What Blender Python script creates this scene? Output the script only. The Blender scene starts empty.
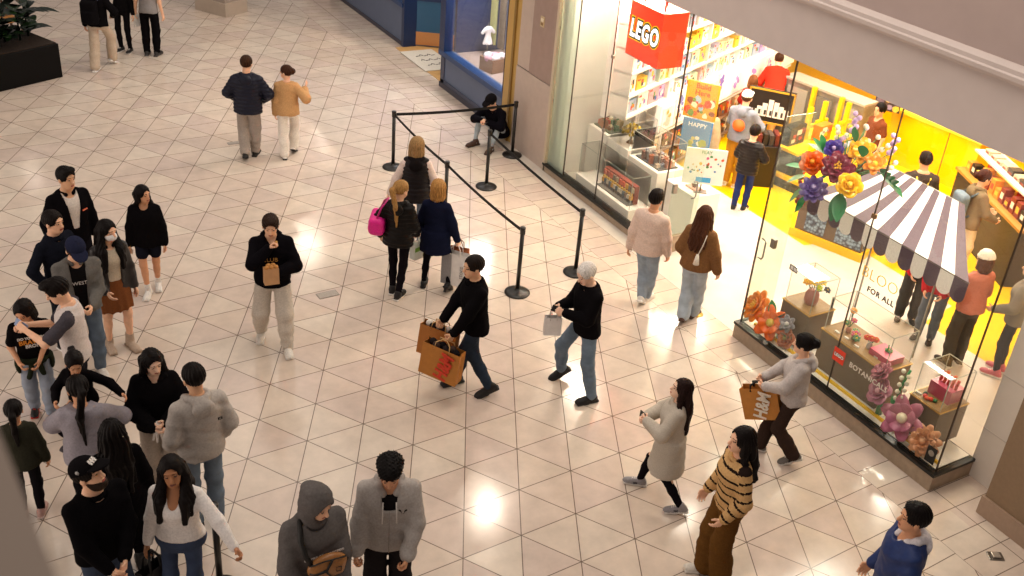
import bpy, bmesh, math, random
import numpy as np
from mathutils import Vector, Matrix, Euler
random.seed(7)
np.random.seed(7)
scene = bpy.context.scene
COL = scene.collection
PI = math.pi

# ------------------------------------------------------------------ materials
MATS = {}

def _nt(name):
    m = bpy.data.materials.new(name)
    m.use_nodes = True
    nt = m.node_tree
    return m, nt, nt.nodes['Principled BSDF']

def srgb(c):
    if isinstance(c, str):
        c = c.lstrip('#')
        c = [int(c[i:i + 2], 16) / 255 for i in (0, 2, 4)]
    return tuple(((v / 12.92) if v <= 0.04045 else ((v + 0.055) / 1.055) ** 2.4) for v in c)

def mat(color, rough=0.6, kind='plain', metal=0.0, scale=60.0, var=0.12, bump=0.15, emit=0.0, spec=0.4, name=None):
    """procedural material; kind: plain / cloth / knit / leather / hair / skin / paper / stone / metal / denim"""
    key = (color, rough, kind, metal, scale, var, bump, emit, spec)
    if key in MATS:
        return MATS[key]
    c = srgb(color)
    m, nt, b = _nt(name or (kind + '_material'))
    L = nt.links
    b.inputs['Roughness'].default_value = rough
    b.inputs['Metallic'].default_value = metal
    b.inputs['Specular IOR Level'].default_value = spec
    tc = nt.nodes.new('ShaderNodeTexCoord')
    nz = nt.nodes.new('ShaderNodeTexNoise')
    nz.inputs['Scale'].default_value = scale
    nz.inputs['Detail'].default_value = 4.0
    L.new(tc.outputs['Object'], nz.inputs['Vector'])
    src = nz.outputs['Fac']
    if kind == 'hair':
        mp = nt.nodes.new('ShaderNodeMapping')
        mp.inputs['Scale'].default_value = (1, 1, 0.12)
        L.new(tc.outputs['Object'], mp.inputs['Vector'])
        L.new(mp.outputs[0], nz.inputs['Vector'])
    if kind in ('knit', 'denim'):
        wv = nt.nodes.new('ShaderNodeTexWave')
        wv.inputs['Scale'].default_value = 55 if kind == 'knit' else 90
        wv.inputs['Distortion'].default_value = 1.5
        wv.bands_direction = 'Z' if kind == 'knit' else 'DIAGONAL'
        L.new(tc.outputs['Object'], wv.inputs['Vector'])
    rp = nt.nodes.new('ShaderNodeMapRange')
    rp.inputs['From Min'].default_value = 0.3
    rp.inputs['From Max'].default_value = 0.7
    rp.inputs['To Min'].default_value = 1.0 - var
    rp.inputs['To Max'].default_value = 1.0 + var
    L.new(src, rp.inputs['Value'])
    mx = nt.nodes.new('ShaderNodeMix')
    mx.data_type = 'RGBA'
    mx.blend_type = 'MULTIPLY'
    mx.inputs['Factor'].default_value = 1.0
    mx.inputs['A'].default_value = (*c, 1)
    L.new(rp.outputs[0], mx.inputs['B'])
    L.new(mx.outputs['Result'], b.inputs['Base Color'])
    if bump:
        bp = nt.nodes.new('ShaderNodeBump')
        bp.inputs['Strength'].default_value = bump
        bp.inputs['Distance'].default_value = 0.004
        L.new(wv.outputs['Fac'] if kind in ('knit', 'denim') else src, bp.inputs['Height'])
        L.new(bp.outputs[0], b.inputs['Normal'])
    if emit:
        b.inputs['Emission Color'].default_value = (*c, 1)
        b.inputs['Emission Strength'].default_value = emit
    if kind == 'skin':
        b.inputs['Subsurface Weight'].default_value = 0.08
        b.inputs['Subsurface Radius'].default_value = (0.012, 0.005, 0.003)
    MATS[key] = m
    return m

def cloth(c, rough=0.92, **k): return mat(c, rough, 'cloth', spec=0.04, **k)
def knit(c): return mat(c, 0.9, 'knit', spec=0.15, bump=0.3)
def denim(c): return mat(c, 0.85, 'denim', spec=0.08, scale=9, var=0.18, bump=0.2)
def leather(c): return mat(c, 0.4, 'leather', spec=0.5, bump=0.2)
def hairm(c): return mat(c, 0.5, 'hair', scale=160, var=0.45, bump=0.4, spec=0.10)
def skinm(c): return mat(c, 0.5, 'skin', scale=25, var=0.06, bump=0.03)
def paint(c, rough=0.5, **k): return mat(c, rough, 'plain', scale=4, var=k.pop('var', 0.03), bump=k.pop('bump', 0.0), **k)

def glass(tint=(1, 1, 1), rough=0.0, alpha=0.08, frost=0.0, refl=.035):
    key = ('glass', tint, rough, alpha, frost, refl)
    if key in MATS: return MATS[key]
    m, nt, b = _nt('clear_glass')
    nt.nodes.remove(b)
    out = nt.nodes['Material Output']
    tr = nt.nodes.new('ShaderNodeBsdfTransparent')
    tr.inputs['Color'].default_value = (*tint, 1)
    gl = nt.nodes.new('ShaderNodeBsdfGlossy')
    gl.inputs['Roughness'].default_value = rough
    lw = nt.nodes.new('ShaderNodeLayerWeight')
    lw.inputs['Blend'].default_value = 0.5
    pw = nt.nodes.new('ShaderNodeMath'); pw.operation = 'POWER'; pw.inputs[1].default_value = 4.0
    nt.links.new(lw.outputs['Facing'], pw.inputs[0])
    fr = nt.nodes.new('ShaderNodeMapRange')
    fr.inputs['To Min'].default_value = refl; fr.inputs['To Max'].default_value = 0.9 if refl > .03 else .4
    nt.links.new(pw.outputs[0], fr.inputs['Value'])
    mx = nt.nodes.new('ShaderNodeMixShader')
    nt.links.new(fr.outputs[0], mx.inputs['Fac'])
    nt.links.new(tr.outputs[0], mx.inputs[1])
    nt.links.new(gl.outputs[0], mx.inputs[2])
    last = mx
    if frost:
        df = nt.nodes.new('ShaderNodeBsdfTranslucent')
        df.inputs['Color'].default_value = (0.8, 0.85, 0.78, 1)
        d2 = nt.nodes.new('ShaderNodeBsdfDiffuse')
        d2.inputs['Color'].default_value = (0.8, 0.85, 0.78, 1)
        ad = nt.nodes.new('ShaderNodeMixShader')
        nt.links.new(df.outputs[0], ad.inputs[1])
        nt.links.new(d2.outputs[0], ad.inputs[2])
        m2 = nt.nodes.new('ShaderNodeMixShader')
        m2.inputs['Fac'].default_value = frost
        nt.links.new(mx.outputs[0], m2.inputs[1])
        nt.links.new(ad.outputs[0], m2.inputs[2])
        last = m2
    nt.links.new(last.outputs[0], out.inputs['Surface'])
    MATS[key] = m
    return m

# ------------------------------------------------------------------ object helpers
def link_mesh(name, verts, faces, mats, parent=None, fmat=None, smooth=True):
    me = bpy.data.meshes.new(name)
    me.from_pydata([tuple(map(float, v)) for v in verts] if not isinstance(verts, np.ndarray) else verts.tolist(), [],
                   faces if not isinstance(faces, np.ndarray) else faces.tolist())
    if not isinstance(mats, (list, tuple)): mats = [mats]
    for m in mats: me.materials.append(m)
    if fmat is not None: me.polygons.foreach_set('material_index', np.asarray(fmat, dtype=np.int32))
    if smooth: me.polygons.foreach_set('use_smooth', np.ones(len(me.polygons), dtype=bool))
    me.validate()
    me.update()
    o = bpy.data.objects.new(name, me)
    COL.objects.link(o)
    if parent is not None: o.parent = parent
    return o

def tag(o, label=None, cat=None, group=None, kind=None):
    if label: o['label'] = label
    if cat: o['category'] = cat
    if group: o['group'] = group
    if kind: o['kind'] = kind
    return o

def empty(name, loc=(0, 0, 0), rz=0.0):
    e = bpy.data.objects.new(name, None)
    e.empty_display_size = 0.1
    COL.objects.link(e)
    e.location = loc
    e.rotation_euler = (0, 0, rz)
    return e

def thing(name, label, cat, loc=(0, 0, 0), rz=0.0, group=None):
    return tag(empty(name, loc, rz), label, cat, group)

def children(o): return [c for c in bpy.data.objects if c.parent == o]

def copy_tree(o, parent=None, kids=None):
    c = o.copy()
    COL.objects.link(c)
    if parent is not None: c.parent = parent
    for ch in list(children(o)):
        copy_tree(ch, c)
    return c

class MB:
    """mesh builder: collects shapes, each with a material slot, and links ONE object"""
    def __init__(s): s.v = []; s.f = []; s.m = []; s.mats = []; s.sm = []
    def slot(s, m):
        if m not in s.mats: s.mats.append(m)
        return s.mats.index(m)
    def add(s, verts, faces, m, M=None, smooth=False):
        k = s.slot(m); n = len(s.v)
        for v in verts:
            v = Vector(v)
            s.v.append(M @ v if M is not None else v)
        for f in faces:
            s.f.append([n + i for i in f]); s.m.append(k); s.sm.append(smooth)
        return s
    def box(s, lo, hi, m, M=None, bev=0.0):
        x0, y0, z0 = lo; x1, y1, z1 = hi
        if bev <= 0:
            v = [(x0,y0,z0),(x1,y0,z0),(x1,y1,z0),(x0,y1,z0),(x0,y0,z1),(x1,y0,z1),(x1,y1,z1),(x0,y1,z1)]
            f = [(0,3,2,1),(4,5,6,7),(0,1,5,4),(1,2,6,5),(2,3,7,6),(3,0,4,7)]
            return s.add(v, f, m, M)
        bm = bmesh.new()
        bmesh.ops.create_cube(bm, size=1)
        for v in bm.verts:
            v.co = Vector(((x0+x1)/2 + v.co.x*(x1-x0), (y0+y1)/2 + v.co.y*(y1-y0), (z0+z1)/2 + v.co.z*(z1-z0)))
        bmesh.ops.bevel(bm, geom=bm.edges[:], offset=bev, segments=2, profile=0.5, affect='EDGES')
        bm.verts.index_update()
        s.add([v.co.copy() for v in bm.verts], [[v.index for v in f.verts] for f in bm.faces], m, M)
        bm.free()
        return s
    def lathe(s, prof, m, n=24, M=None, smooth=True):
        v = []; f = []
        for r, z in prof:
            for i in range(n):
                a = 2*PI*i/n
                v.append((r*math.cos(a), r*math.sin(a), z))
        for j in range(len(prof)-1):
            for i in range(n):
                f.append((j*n+i, j*n+(i+1) % n, (j+1)*n+(i+1) % n, (j+1)*n+i))
        f.append(tuple(range(n-1, -1, -1)))
        f.append(tuple((len(prof)-1)*n+i for i in range(n)))
        return s.add(v, f, m, M, smooth)
    def tube(s, pts, r, m, n=8, M=None, cap=True):
        pts = [Vector(p) for p in pts]; v = []; f = []
        rr = r if isinstance(r, (list, tuple)) else [r]*len(pts)
        up = Vector((0.13, 0.21, 0.97))
        for i, p in enumerate(pts):
            d = (pts[min(i+1, len(pts)-1)] - pts[max(i-1, 0)]).normalized()
            a = d.cross(up)
            if a.length < 1e-3: a = d.cross(Vector((1, 0, 0)))
            a.normalize(); b = d.cross(a)
            for k in range(n):
                t = 2*PI*k/n
                v.append(p + a*math.cos(t)*rr[i] + b*math.sin(t)*rr[i])
        for i in range(len(pts)-1):
            for k in range(n):
                f.append((i*n+k, i*n+(k+1) % n, (i+1)*n+(k+1) % n, (i+1)*n+k))
        if cap:
            f.append(tuple(range(n-1, -1, -1))); f.append(tuple((len(pts)-1)*n+k for k in range(n)))
        return s.add(v, f, m, M, True)
    def prism(s, outline, z0, z1, m, M=None):
        n = len(outline)
        v = [(x, y, z0) for x, y in outline] + [(x, y, z1) for x, y in outline]
        f = [tuple(range(n-1, -1, -1)), tuple(range(n, 2*n))] + [(i, (i+1) % n, n+(i+1) % n, n+i) for i in range(n)]
        return s.add(v, f, m, M)
    def sphere(s, c, r, m, M=None, n=10):
        r = r if isinstance(r, (tuple, list)) else (r, r, r)
        v = []; f = []
        for j in range(n+1):
            t = PI*j/n
            for i in range(2*n):
                p = PI*i/n
                v.append((c[0]+r[0]*math.sin(t)*math.cos(p), c[1]+r[1]*math.sin(t)*math.sin(p), c[2]+r[2]*math.cos(t)))
        for j in range(n):
            for i in range(2*n):
                a, b = j*2*n+i, j*2*n+(i+1) % (2*n)
                f.append((a, a+2*n, b+2*n, b))
        return s.add(v, f, m, M, True)
    def build(s, name, parent=None, label=None):
        o = link_mesh(name, [tuple(v) for v in s.v], s.f, s.mats, parent, s.m, False)
        o.data.polygons.foreach_set('use_smooth', np.array(s.sm, dtype=bool))
        if label: o['label'] = label
        return o

def text_mesh(body, size, m, depth=0.002, M=None, name='lettering', parent=None, bold=0.0, align='CENTER', shear=0.0, space=1.0, sx=1.0):
    cu = bpy.data.curves.new(name, 'FONT')
    cu.body = body; cu.size = size; cu.extrude = depth; cu.offset = bold; cu.shear = shear
    cu.align_x = align; cu.align_y = 'CENTER'; cu.resolution_u = 3; cu.space_character = space
    o = bpy.data.objects.new('tmp', cu)
    me = bpy.data.meshes.new_from_object(o)
    bpy.data.objects.remove(o); bpy.data.curves.remove(cu)
    me.name = name
    if sx != 1.0: me.transform(Matrix.Diagonal((sx, 1, 1, 1)))
    if M is not None: me.transform(M)
    me.materials.clear(); me.materials.append(m)
    ob = bpy.data.objects.new(name, me)
    COL.objects.link(ob)
    if parent is not None: ob.parent = parent
    return ob

def frame(origin, x, y):
    """matrix whose local x,y go along the given directions"""
    x = Vector(x).normalized(); y = Vector(y).normalized(); z = x.cross(y)
    return Matrix(((x.x, y.x, z.x, origin[0]), (x.y, y.y, z.y, origin[1]), (x.z, y.z, z.z, origin[2]), (0, 0, 0, 1)))

# ------------------------------------------------------------------ implicit surfaces -> one continuous mesh
F = np.float32
def rc(a, b, ra, rb):
    a = np.array(a, F); b = np.array(b, F); ba = b-a; L2 = float(ba @ ba)+1e-9
    def f(P):
        q = P-a
        t = np.clip((q @ ba)/L2, 0, 1)
        q = q - t[:, None]*ba
        return np.sqrt(np.einsum('ij,ij->i', q, q)) - (ra+(rb-ra)*t)
    r = max(ra, rb)
    f.lo = np.minimum(a, b)-r; f.hi = np.maximum(a, b)+r
    return f

def ell(c, r, R=None):
    c = np.array(c, F); r = np.array(r, F); R = np.eye(3, dtype=F) if R is None else np.array(R, F)
    def f(P):
        q = ((P-c) @ R)/r
        k0 = np.sqrt(np.einsum('ij,ij->i', q, q))+1e-6
        q = q/r
        k1 = np.sqrt(np.einsum('ij,ij->i', q, q))+1e-6
        return k0*(k0-1)/k1
    e = np.abs(R) @ r
    f.lo = c-e; f.hi = c+e
    return f

def rbox(c, h, rad, R=None):
    c = np.array(c, F); h = np.array(h, F)-rad; R = np.eye(3, dtype=F) if R is None else np.array(R, F)
    def f(P):
        q = np.abs((P-c) @ R)-h
        return np.sqrt((np.maximum(q, 0)**2).sum(1)) + np.minimum(q.max(1), 0) - rad
    e = np.abs(R) @ (h+rad)
    f.lo = c-e; f.hi = c+e
    return f

def loft(o, R, rings, wave=None):
    """rings: (h, half width, half depth, y offset) along R's third column from o"""
    o = np.array(o, F); R = np.array(R, F)
    rg = np.array(rings, F)
    hs = np.linspace(rg[0, 0], rg[-1, 0], 60)
    def sm(col):
        y = np.interp(hs, rg[:, 0], rg[:, col])
        yp = np.concatenate([[y[0]]*4, y, [y[-1]]*4])
        return np.convolve(yp, [1/9.]*9, 'valid')
    A, B, Y0 = sm(1), sm(2), sm(3)
    h0, h1 = float(hs[0]), float(hs[-1])
    def f(P):
        q = (P-o) @ R
        h = q[:, 2]
        a = np.interp(h, hs, A).astype(F); b = np.interp(h, hs, B).astype(F); y0 = np.interp(h, hs, Y0).astype(F)
        d = (np.sqrt((q[:, 0]/a)**2 + ((q[:, 1]-y0)/b)**2)-1)*np.minimum(a, b)
        return np.maximum(d, np.maximum(h-h1, h0-h))
    am, bm = float(A.max()), float((B+np.abs(Y0)).max())
    cs = np.array([o + R @ np.array((sx*am, sy*bm, hh), F) for sx in (-1, 1) for sy in (-1, 1) for hh in (h0, h1)])
    f.lo = cs.min(0); f.hi = cs.max(0)
    return f

def smin(a, b, k):
    h = np.clip(0.5+0.5*(b-a)/k, 0, 1)
    return b+(a-b)*h-k*h*(1-h)

def union(fs, k=0.02):
    def f(P):
        d = fs[0](P)
        for g in fs[1:]:
            d = smin(d, g(P), k)
        return d
    f.lo = np.min([g.lo for g in fs], 0); f.hi = np.max([g.hi for g in fs], 0)
    return f

def cut(f0, g, k=0.0):
    def f(P):
        return np.maximum(f0(P), -g(P))
    f.lo = f0.lo; f.hi = f0.hi
    return f

def meet(f0, g):
    def f(P):
        return np.maximum(f0(P), g(P))
    f.lo = f0.lo; f.hi = f0.hi
    return f

def plane(p, n):
    p = np.array(p, F); n = np.array(n, F)
    n = n/np.linalg.norm(n)
    return lambda P: (P-p) @ n

def warp(f0, g):
    def f(P): return f0(P)+g(P)
    f.lo = f0.lo-0.02; f.hi = f0.hi+0.02
    return f

_E = [((0,0,0),(1,0,0)),((0,1,0),(1,1,0)),((0,0,1),(1,0,1)),((0,1,1),(1,1,1)),
      ((0,0,0),(0,1,0)),((1,0,0),(1,1,0)),((0,0,1),(0,1,1)),((1,0,1),(1,1,1)),
      ((0,0,0),(0,0,1)),((1,0,0),(1,0,1)),((0,1,0),(0,1,1)),((1,1,0),(1,1,1))]

def nets(f, vox):
    """surface nets: implicit field -> (verts, quads)"""
    lo = f.lo-2.5*vox; hi = f.hi+2.5*vox
    n = np.maximum(np.ceil((hi-lo)/vox).astype(int)+1, 4)
    ax = [lo[i]+vox*np.arange(n[i]) for i in range(3)]
    G = np.stack(np.meshgrid(*ax, indexing='ij'), -1).reshape(-1, 3).astype(F)
    D = np.empty(len(G), F)
    for i in range(0, len(G), 400000):
        D[i:i+400000] = f(G[i:i+400000])
    D = D.reshape(n)
    S = D < 0
    c = [s-1 for s in n]
    acc = np.zeros((*c, 3), F); cnt = np.zeros(c, F)
    for (a, b) in _E:
        sa = tuple(slice(a[i], a[i]+c[i]) for i in range(3)); sb = tuple(slice(b[i], b[i]+c[i]) for i in range(3))
        da, db = D[sa], D[sb]
        x = S[sa] != S[sb]
        t = np.where(x, da/np.where(x, da-db, 1), 0)
        ix = np.nonzero(x)
        tt = t[ix][:, None]
        acc[ix] += np.array(a, F)*(1-tt)+np.array(b, F)*tt
        cnt[ix] += 1
    act = cnt > 0
    idx = np.full(c, -1, np.int64)
    ii = np.stack(np.nonzero(act), 1)
    idx[act] = np.arange(len(ii))
    V = (lo + vox*(ii + acc[act]/cnt[act][:, None])).astype(np.float64)
    Q = []
    for d in range(3):
        u, w = (d+1) % 3, (d+2) % 3
        s0 = [slice(1, m-1) for m in n]; s0[d] = slice(0, n[d]-1)
        s1 = list(s0); s1[d] = slice(1, n[d])
        A, B = S[tuple(s0)], S[tuple(s1)]
        e = np.stack(np.nonzero(A != B), 1)
        if not len(e): continue
        fl = A[tuple(e.T)]
        base = e + np.array([0 if k == d else 1 for k in range(3)])
        def at(du, dw):
            k = base.copy(); k[:, u] -= du; k[:, w] -= dw
            return idx[k[:, 0], k[:, 1], k[:, 2]]
        q = np.stack([at(1, 1), at(0, 1), at(0, 0), at(1, 0)], 1)
        q[~fl] = q[~fl][:, ::-1]
        Q.append(q)
    Q = np.concatenate(Q) if Q else np.zeros((0, 4), np.int64)
    Q = Q[(Q >= 0).all(1)]
    return V, Q

def field_obj(name, f, vox, mats, parent=None, pick=None, label=None):
    V, Q = nets(f, vox)
    fm = None
    if pick is not None and len(Q):
        fm = pick(V[Q].mean(1).astype(F))
    o = link_mesh(name, V, Q, mats, parent, fm)
    if label: o['label'] = label
    return o
# ------------------------------------------------------------------ people
def rotm(yaw=0, pitch=0, roll=0):
    """columns right, forward, up; yaw to the left, pitch up, roll to the right (degrees)"""
    M = Matrix.Rotation(math.radians(yaw), 3, 'Z') @ Matrix.Rotation(math.radians(pitch), 3, 'X') @ Matrix.Rotation(math.radians(roll), 3, 'Y')
    return np.array(M, F)

def ik(a, b, l1, l2, pole):
    a = Vector(a); b = Vector(b); d = b-a
    L = d.length
    if L > (l1+l2)*0.999:
        b = a+d*((l1+l2)*0.999/L); d = b-a; L = d.length
    u = d/L
    x = (l1*l1-l2*l2+L*L)/(2*L)
    y = math.sqrt(max(l1*l1-x*x, 0))
    p = Vector(pole); p = p-u*p.dot(u)
    if p.length < 1e-4: p = Vector((0, 0, 1)).cross(u)
    p.normalize()
    return a+u*x+p*y, b

SKIN = dict(light='#ecb997', fair='#f0c6aa', tan='#d59b75', olive='#dca983', brown='#ab744f', pale='#f0ccb6')

def fold(amp, fr, seed):
    rs = np.random.RandomState(seed)
    d = rs.normal(size=(3, 3)); d[:, 2] = np.sign(d[:, 2]+.01)*(1.2+np.abs(d[:, 2])); d /= np.linalg.norm(d, axis=1)[:, None]
    ks = (d*np.array([[.8], [1.15], [1.6]])*fr).astype(F); ms = (rs.normal(size=(3, 3))*fr*.45).astype(F); ph = rs.rand(3)*6.28
    def g(P):
        s = 0
        for k, m_, p, w in zip(ks, ms, ph, (.5, .35, .22)):
            s = s+w*np.sin(P @ k+2.2*np.sin(P @ m_+F(p))+F(p))
        return (amp*s).astype(F)
    return g

def quilt(pitch, amp):
    def g(P):
        return (-amp*(np.abs(np.sin(P[:, 2]*F(PI/pitch)))-0.5)).astype(F)
    return g

SHIFT = {}
class Person:
    n = 0
    def __init__(s, label, xy, H, heading, fem=False, skin='light', wide=1.0, pose=None, headscale=1.0, lod=1.0, group=None, z=0.0, legs_bare=False, arms_bare=False):
        s.seed = Person.n*17+3; Person.n += 1
        sx_, sy_ = SHIFT.get(Person.n-1, (0, 0)); xy = (xy[0]+sx_, xy[1]+sy_)
        s.k = k = H/1.75; s.fem = fem; s.lod = lod
        s.root = thing('person', label, 'person', (xy[0], xy[1], z), math.radians(heading-90), group)
        p = dict(lean=0, side=0, twist=0, LF=(-0.10, 0.0, 0, 8, 0), RF=(0.10, 0.0, 0, -8, 0),
                 LH=(-0.27, 0.03, 0.80), RH=(0.27, 0.03, 0.80), Lpole=(-0.5, -1, -0.1), Rpole=(0.5, -1, -0.1),
                 Lcurl=0.45, Rcurl=0.45, Ldir=None, Rdir=None, head=(0, 0, 0), pel=None, Lknee=None, Rknee=None, Lpalm=None, Rpalm=None)
        p.update(pose or {})
        s.p = p
        w = wide
        sh = (0.150 if fem else 0.175)*(0.5+0.5*w)
        # legs -----------------------------------------------------
        s.ank = {}; s.foot = {}
        for side, key in ((-1, 'LF'), (1, 'RF')):
            x, y, z_, yaw, pit = p[key]
            Rf = rotm(yaw, pit)
            base = Vector((x*k, y*k, z_*k))
            heel = base+Vector(Rf @ np.array((0, -0.01, 0.09), F))*k if pit <= 0 else base+Vector((0, 0, 0.09*k))
            if pit < 0:      # heel lifted, toe on the floor: turn about the ball of the foot
                ball = base+Vector((rotm(yaw) @ np.array((0, 0.13, 0.0), F)).tolist())*k
                heel = ball+Vector((Rf @ np.array((0, -0.13, 0.09), F)).tolist())*k
            s.ank[side] = heel; s.foot[side] = Rf
        lt, ls = 0.425*k, 0.42*k
        if p['pel'] is None:
            zmax = 0.935*k
            cx = 0.0
            for side in (-1, 1):
                a = s.ank[side]
                dx, dy = a.x-side*0.095*k, a.y
                zmax = min(zmax, a.z+math.sqrt(max((0.995*(lt+ls))**2-dx*dx-dy*dy, 0.01)))
            s.pel = Vector((cx, 0, zmax))
        else:
            s.pel = Vector(p['pel'])*k
        s.R = Rt = rotm(p['twist'], -p['lean'], p['side'])
        Rh = rotm(0, -p['lean']*0.4, 0)
        s.Rh = Rh
        T = lambda x, y, h: s.pel+Vector((Rt @ np.array((x, y, h), F)).tolist())*k
        s.T = T
        s.hip = {sd: s.pel+Vector((Rh @ np.array((sd*0.095, 0, 0), F)).tolist())*k for sd in (-1, 1)}
        s.knee = {}
        for side, kk in ((-1, 'Lknee'), (1, 'Rknee')):
            pole = p[kk] or (s.foot[side] @ np.array((0, 1, 0.15), F)).tolist()
            s.knee[side], a = ik(s.hip[side], s.ank[side], lt, ls, pole)
            s.ank[side] = a
        # arms -----------------------------------------------------
        s.sho = {sd: T(sd*sh, -0.012, 0.448) for sd in (-1, 1)}
        s.elb = {}; s.wri = {}
        dz = s.pel.z-0.935*k
        for side, hk, pk in ((-1, 'LH', 'Lpole'), (1, 'RH', 'Rpole')):
            h = p[hk]
            tgt = Vector((h[0]*k, h[1]*k, h[2]*k+(dz if p['pel'] is None else 0)))
            s.elb[side], s.wri[side] = ik(s.sho[side], tgt, 0.285*k, 0.255*k, p[pk])
        # torso rings ----------------------------------------------
        if fem:
            rg = [(-.13, .09, .08, -.01), (-.06, .168, .112, -.012), (0, .175, .118, -.015), (.08, .15, .10, -.005), (.16, .125, .088, 0), (.26, .135, .10, .01), (.33, .148, .118, .022), (.41, .15, .105, .01), (.47, .135, .085, -.008), (.53, .07, .06, -.018), (.57, .05, .05, -.012)]
        else:
            rg = [(-.13, .09, .08, -.01), (-.06, .16, .108, -.008), (0, .165, .112, -.008), (.08, .155, .105, 0), (.16, .15, .10, .003), (.26, .158, .108, .006), (.36, .172, .118, .006), (.42, .172, .112, 0), (.47, .155, .092, -.01), (.53, .08, .065, -.02), (.57, .055, .055, -.012)]
        s.rings = [(h, a*w, b*(0.4+0.6*w), y) for h, a, b, y in rg]
        # head -----------------------------------------------------
        yw, pt, rl = p['head']
        s.Hs = hs = k*headscale*1.06
        s.Rhd = rotm(yw, pt, rl)
        s.nb = T(0, -0.012, 0.545)
        up = Vector((0, 0, 1))*0.55+Vector(Rt[:, 2].tolist())*0.45
        s.hc = s.nb+up.normalized()*0.045*k+Vector((s.Rhd @ np.array((0, 0.012, 0.100), F)).tolist())*hs+Vector((Rt @ np.array((0, 0.022, 0), F)).tolist())*k
        s.skin = skin
        s.lb = 1.0 if legs_bare else 0.72; s.ab = 1.0 if arms_bare else 0.78
        s.body()

    def hd(s, x, y, z):
        return s.hc+Vector((s.Rhd @ np.array((x, y, z), F)).tolist())*s.Hs

    def scaled(s, rings, th=0.0, loose=0.0, hem=None, top=None):
        k = s.k; out = []
        amax = max(a for h, a, b, y in s.rings if -0.02 <= h <= 0.44); bmax = max(b for h, a, b, y in s.rings if -0.02 <= h <= 0.44)
        rs = list(rings)
        if hem is not None:
            lo = [r for r in rs if r[0] > hem+0.01]
            hs = [r[0] for r in rs]
            a = np.interp(hem, hs, [r[1] for r in rs]); b = np.interp(hem, hs, [r[2] for r in rs]); y = np.interp(hem, hs, [r[3] for r in rs])
            if hem < -0.02: a, b, y = rs[2][1], rs[2][2], rs[2][3]
            rs = [(hem, a, b, y)]+[r if r[0] > 0 else (r[0], max(r[1], rs[2][1]*0.98), max(r[2], rs[2][2]*0.98), r[3]) for r in lo]
        if top is not None:
            rs = [r for r in rs if r[0] < top-0.005]+[(top, np.interp(top, [r[0] for r in rings], [r[1] for r in rings]), np.interp(top, [r[0] for r in rings], [r[2] for r in rings]), -0.012)]
        for h, a, b, y in rs:
            if h < 0.44:
                a = a+(amax-a)*loose; b = b+(bmax-b)*loose
            if h < .02: a = max(a, .174 if s.fem else .170)
            out.append((h*k, (a+th)*k, (b+th)*k, y*k))
        return out

    def fobj(s, name, f, vox, mats, pick=None, label=None, parent=None):
        return field_obj(name, f, vox*s.lod, mats, parent or s.root, pick, label)

    # -------------------------------------------------------------- bare body: one mesh
    def body(s):
        k, hs = s.k, s.Hs
        Rm = s.Rhd
        E = lambda c, r: ell(s.hd(*c), np.array(r)*hs, Rm)
        C = lambda a, b, ra, rb: rc(s.hd(*a), s.hd(*b), ra*hs, rb*hs)
        fm = 0.94 if s.fem else 1.0
        head = union([E((0, -.014, .028), (.076, .096, .086)), E((0, .016, -.045), (.060*fm, .072, .072)), E((0, .05, -.085*fm), (.032*fm, .035, .028))], 0.03)
        head = union([head, C((0, .082, .012), (0, .103, -.028), .009, .0135), E((-.078, -.008, -.012), (.010, .02, .032)), E((.078, -.008, -.012), (.010, .02, .032)),
                      E((0, .072, .033), (.05, .018, .010))], 0.012)
        head = cut(head, union([E((-.031, .096, .008), (.017, .0095, .010)), E((.031, .096, .008), (.017, .0095, .010))], 0.001))
        head = union([head, E((0, .083, -.062), (.022, .010, .008)), E((-.031, .079, .008), (.014, .010, .009)), E((.031, .079, .008), (.014, .010, .009))], 0.004)
        neck = rc(s.nb-Vector((0, 0, 0.05*k)), s.hd(0, -.018, -.05), (.054 if s.fem else .062)*k, .052*hs)
        headf = union([head, neck], 0.02)
        parts = [nets(headf, 0.0068*s.lod)]
        nh = len(parts[0][1])
        # trunk and limbs
        fs = [loft(s.pel, s.R, [(h*k, a*k*.93, b*k*.93, y*k) for h, a, b, y in s.rings])]
        for sd in (-1, 1):
            fs += [rc(s.sho[sd], s.elb[sd], .047*k*s.ab, .039*k*s.ab), rc(s.elb[sd], s.wri[sd], .040*k*s.ab, .026*k*s.ab),
                   rc(s.hip[sd], s.knee[sd], .080*k*s.lb, .054*k*s.lb), rc(s.knee[sd], s.ank[sd], .050*k*s.lb, .036*k*s.lb),
                   ell(s.knee[sd].lerp(s.ank[sd], .3)-Vector((s.foot[sd] @ np.array((0, .018*s.lb**3, 0), F)).tolist())*k, (.047*k*s.lb, .052*k*s.lb, .10*k))]
        core = union(fs, 0.03*k)
        parts.append(nets(core, 0.0135*s.lod))
        for sd in (-1, 1):
            parts.append(nets(s.hand(sd), 0.0044*s.lod))
        V = []; Q = []; off = 0
        for v, q in parts:
            V.append(v); Q.append(q+off); off += len(v)
        V = np.concatenate(V); Q = np.concatenate(Q)
        fm_ = np.zeros(len(Q), np.int32)
        c = V[Q[:nh]].mean(1)
        q = ((c-np.array(s.hc)) @ np.array(Rm, np.float64))/hs
        eye = (np.abs(np.abs(q[:, 0])-.031) < .0105) & (np.abs(q[:, 2]-.008) < .0052) & (q[:, 1] > .06)
        lip = (np.abs(q[:, 0]) < .022) & (np.abs(q[:, 2]+.062) < .008) & (q[:, 1] > .075)
        brow = (np.abs(np.abs(q[:, 0])-.032) < .02) & (np.abs(q[:, 2]-.030) < .0042) & (q[:, 1] > .06)
        m0 = fm_[:nh]; m0[eye] = 1; m0[lip] = 2; m0[brow] = 3
        if getattr(s, 'beard', None): pass
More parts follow.
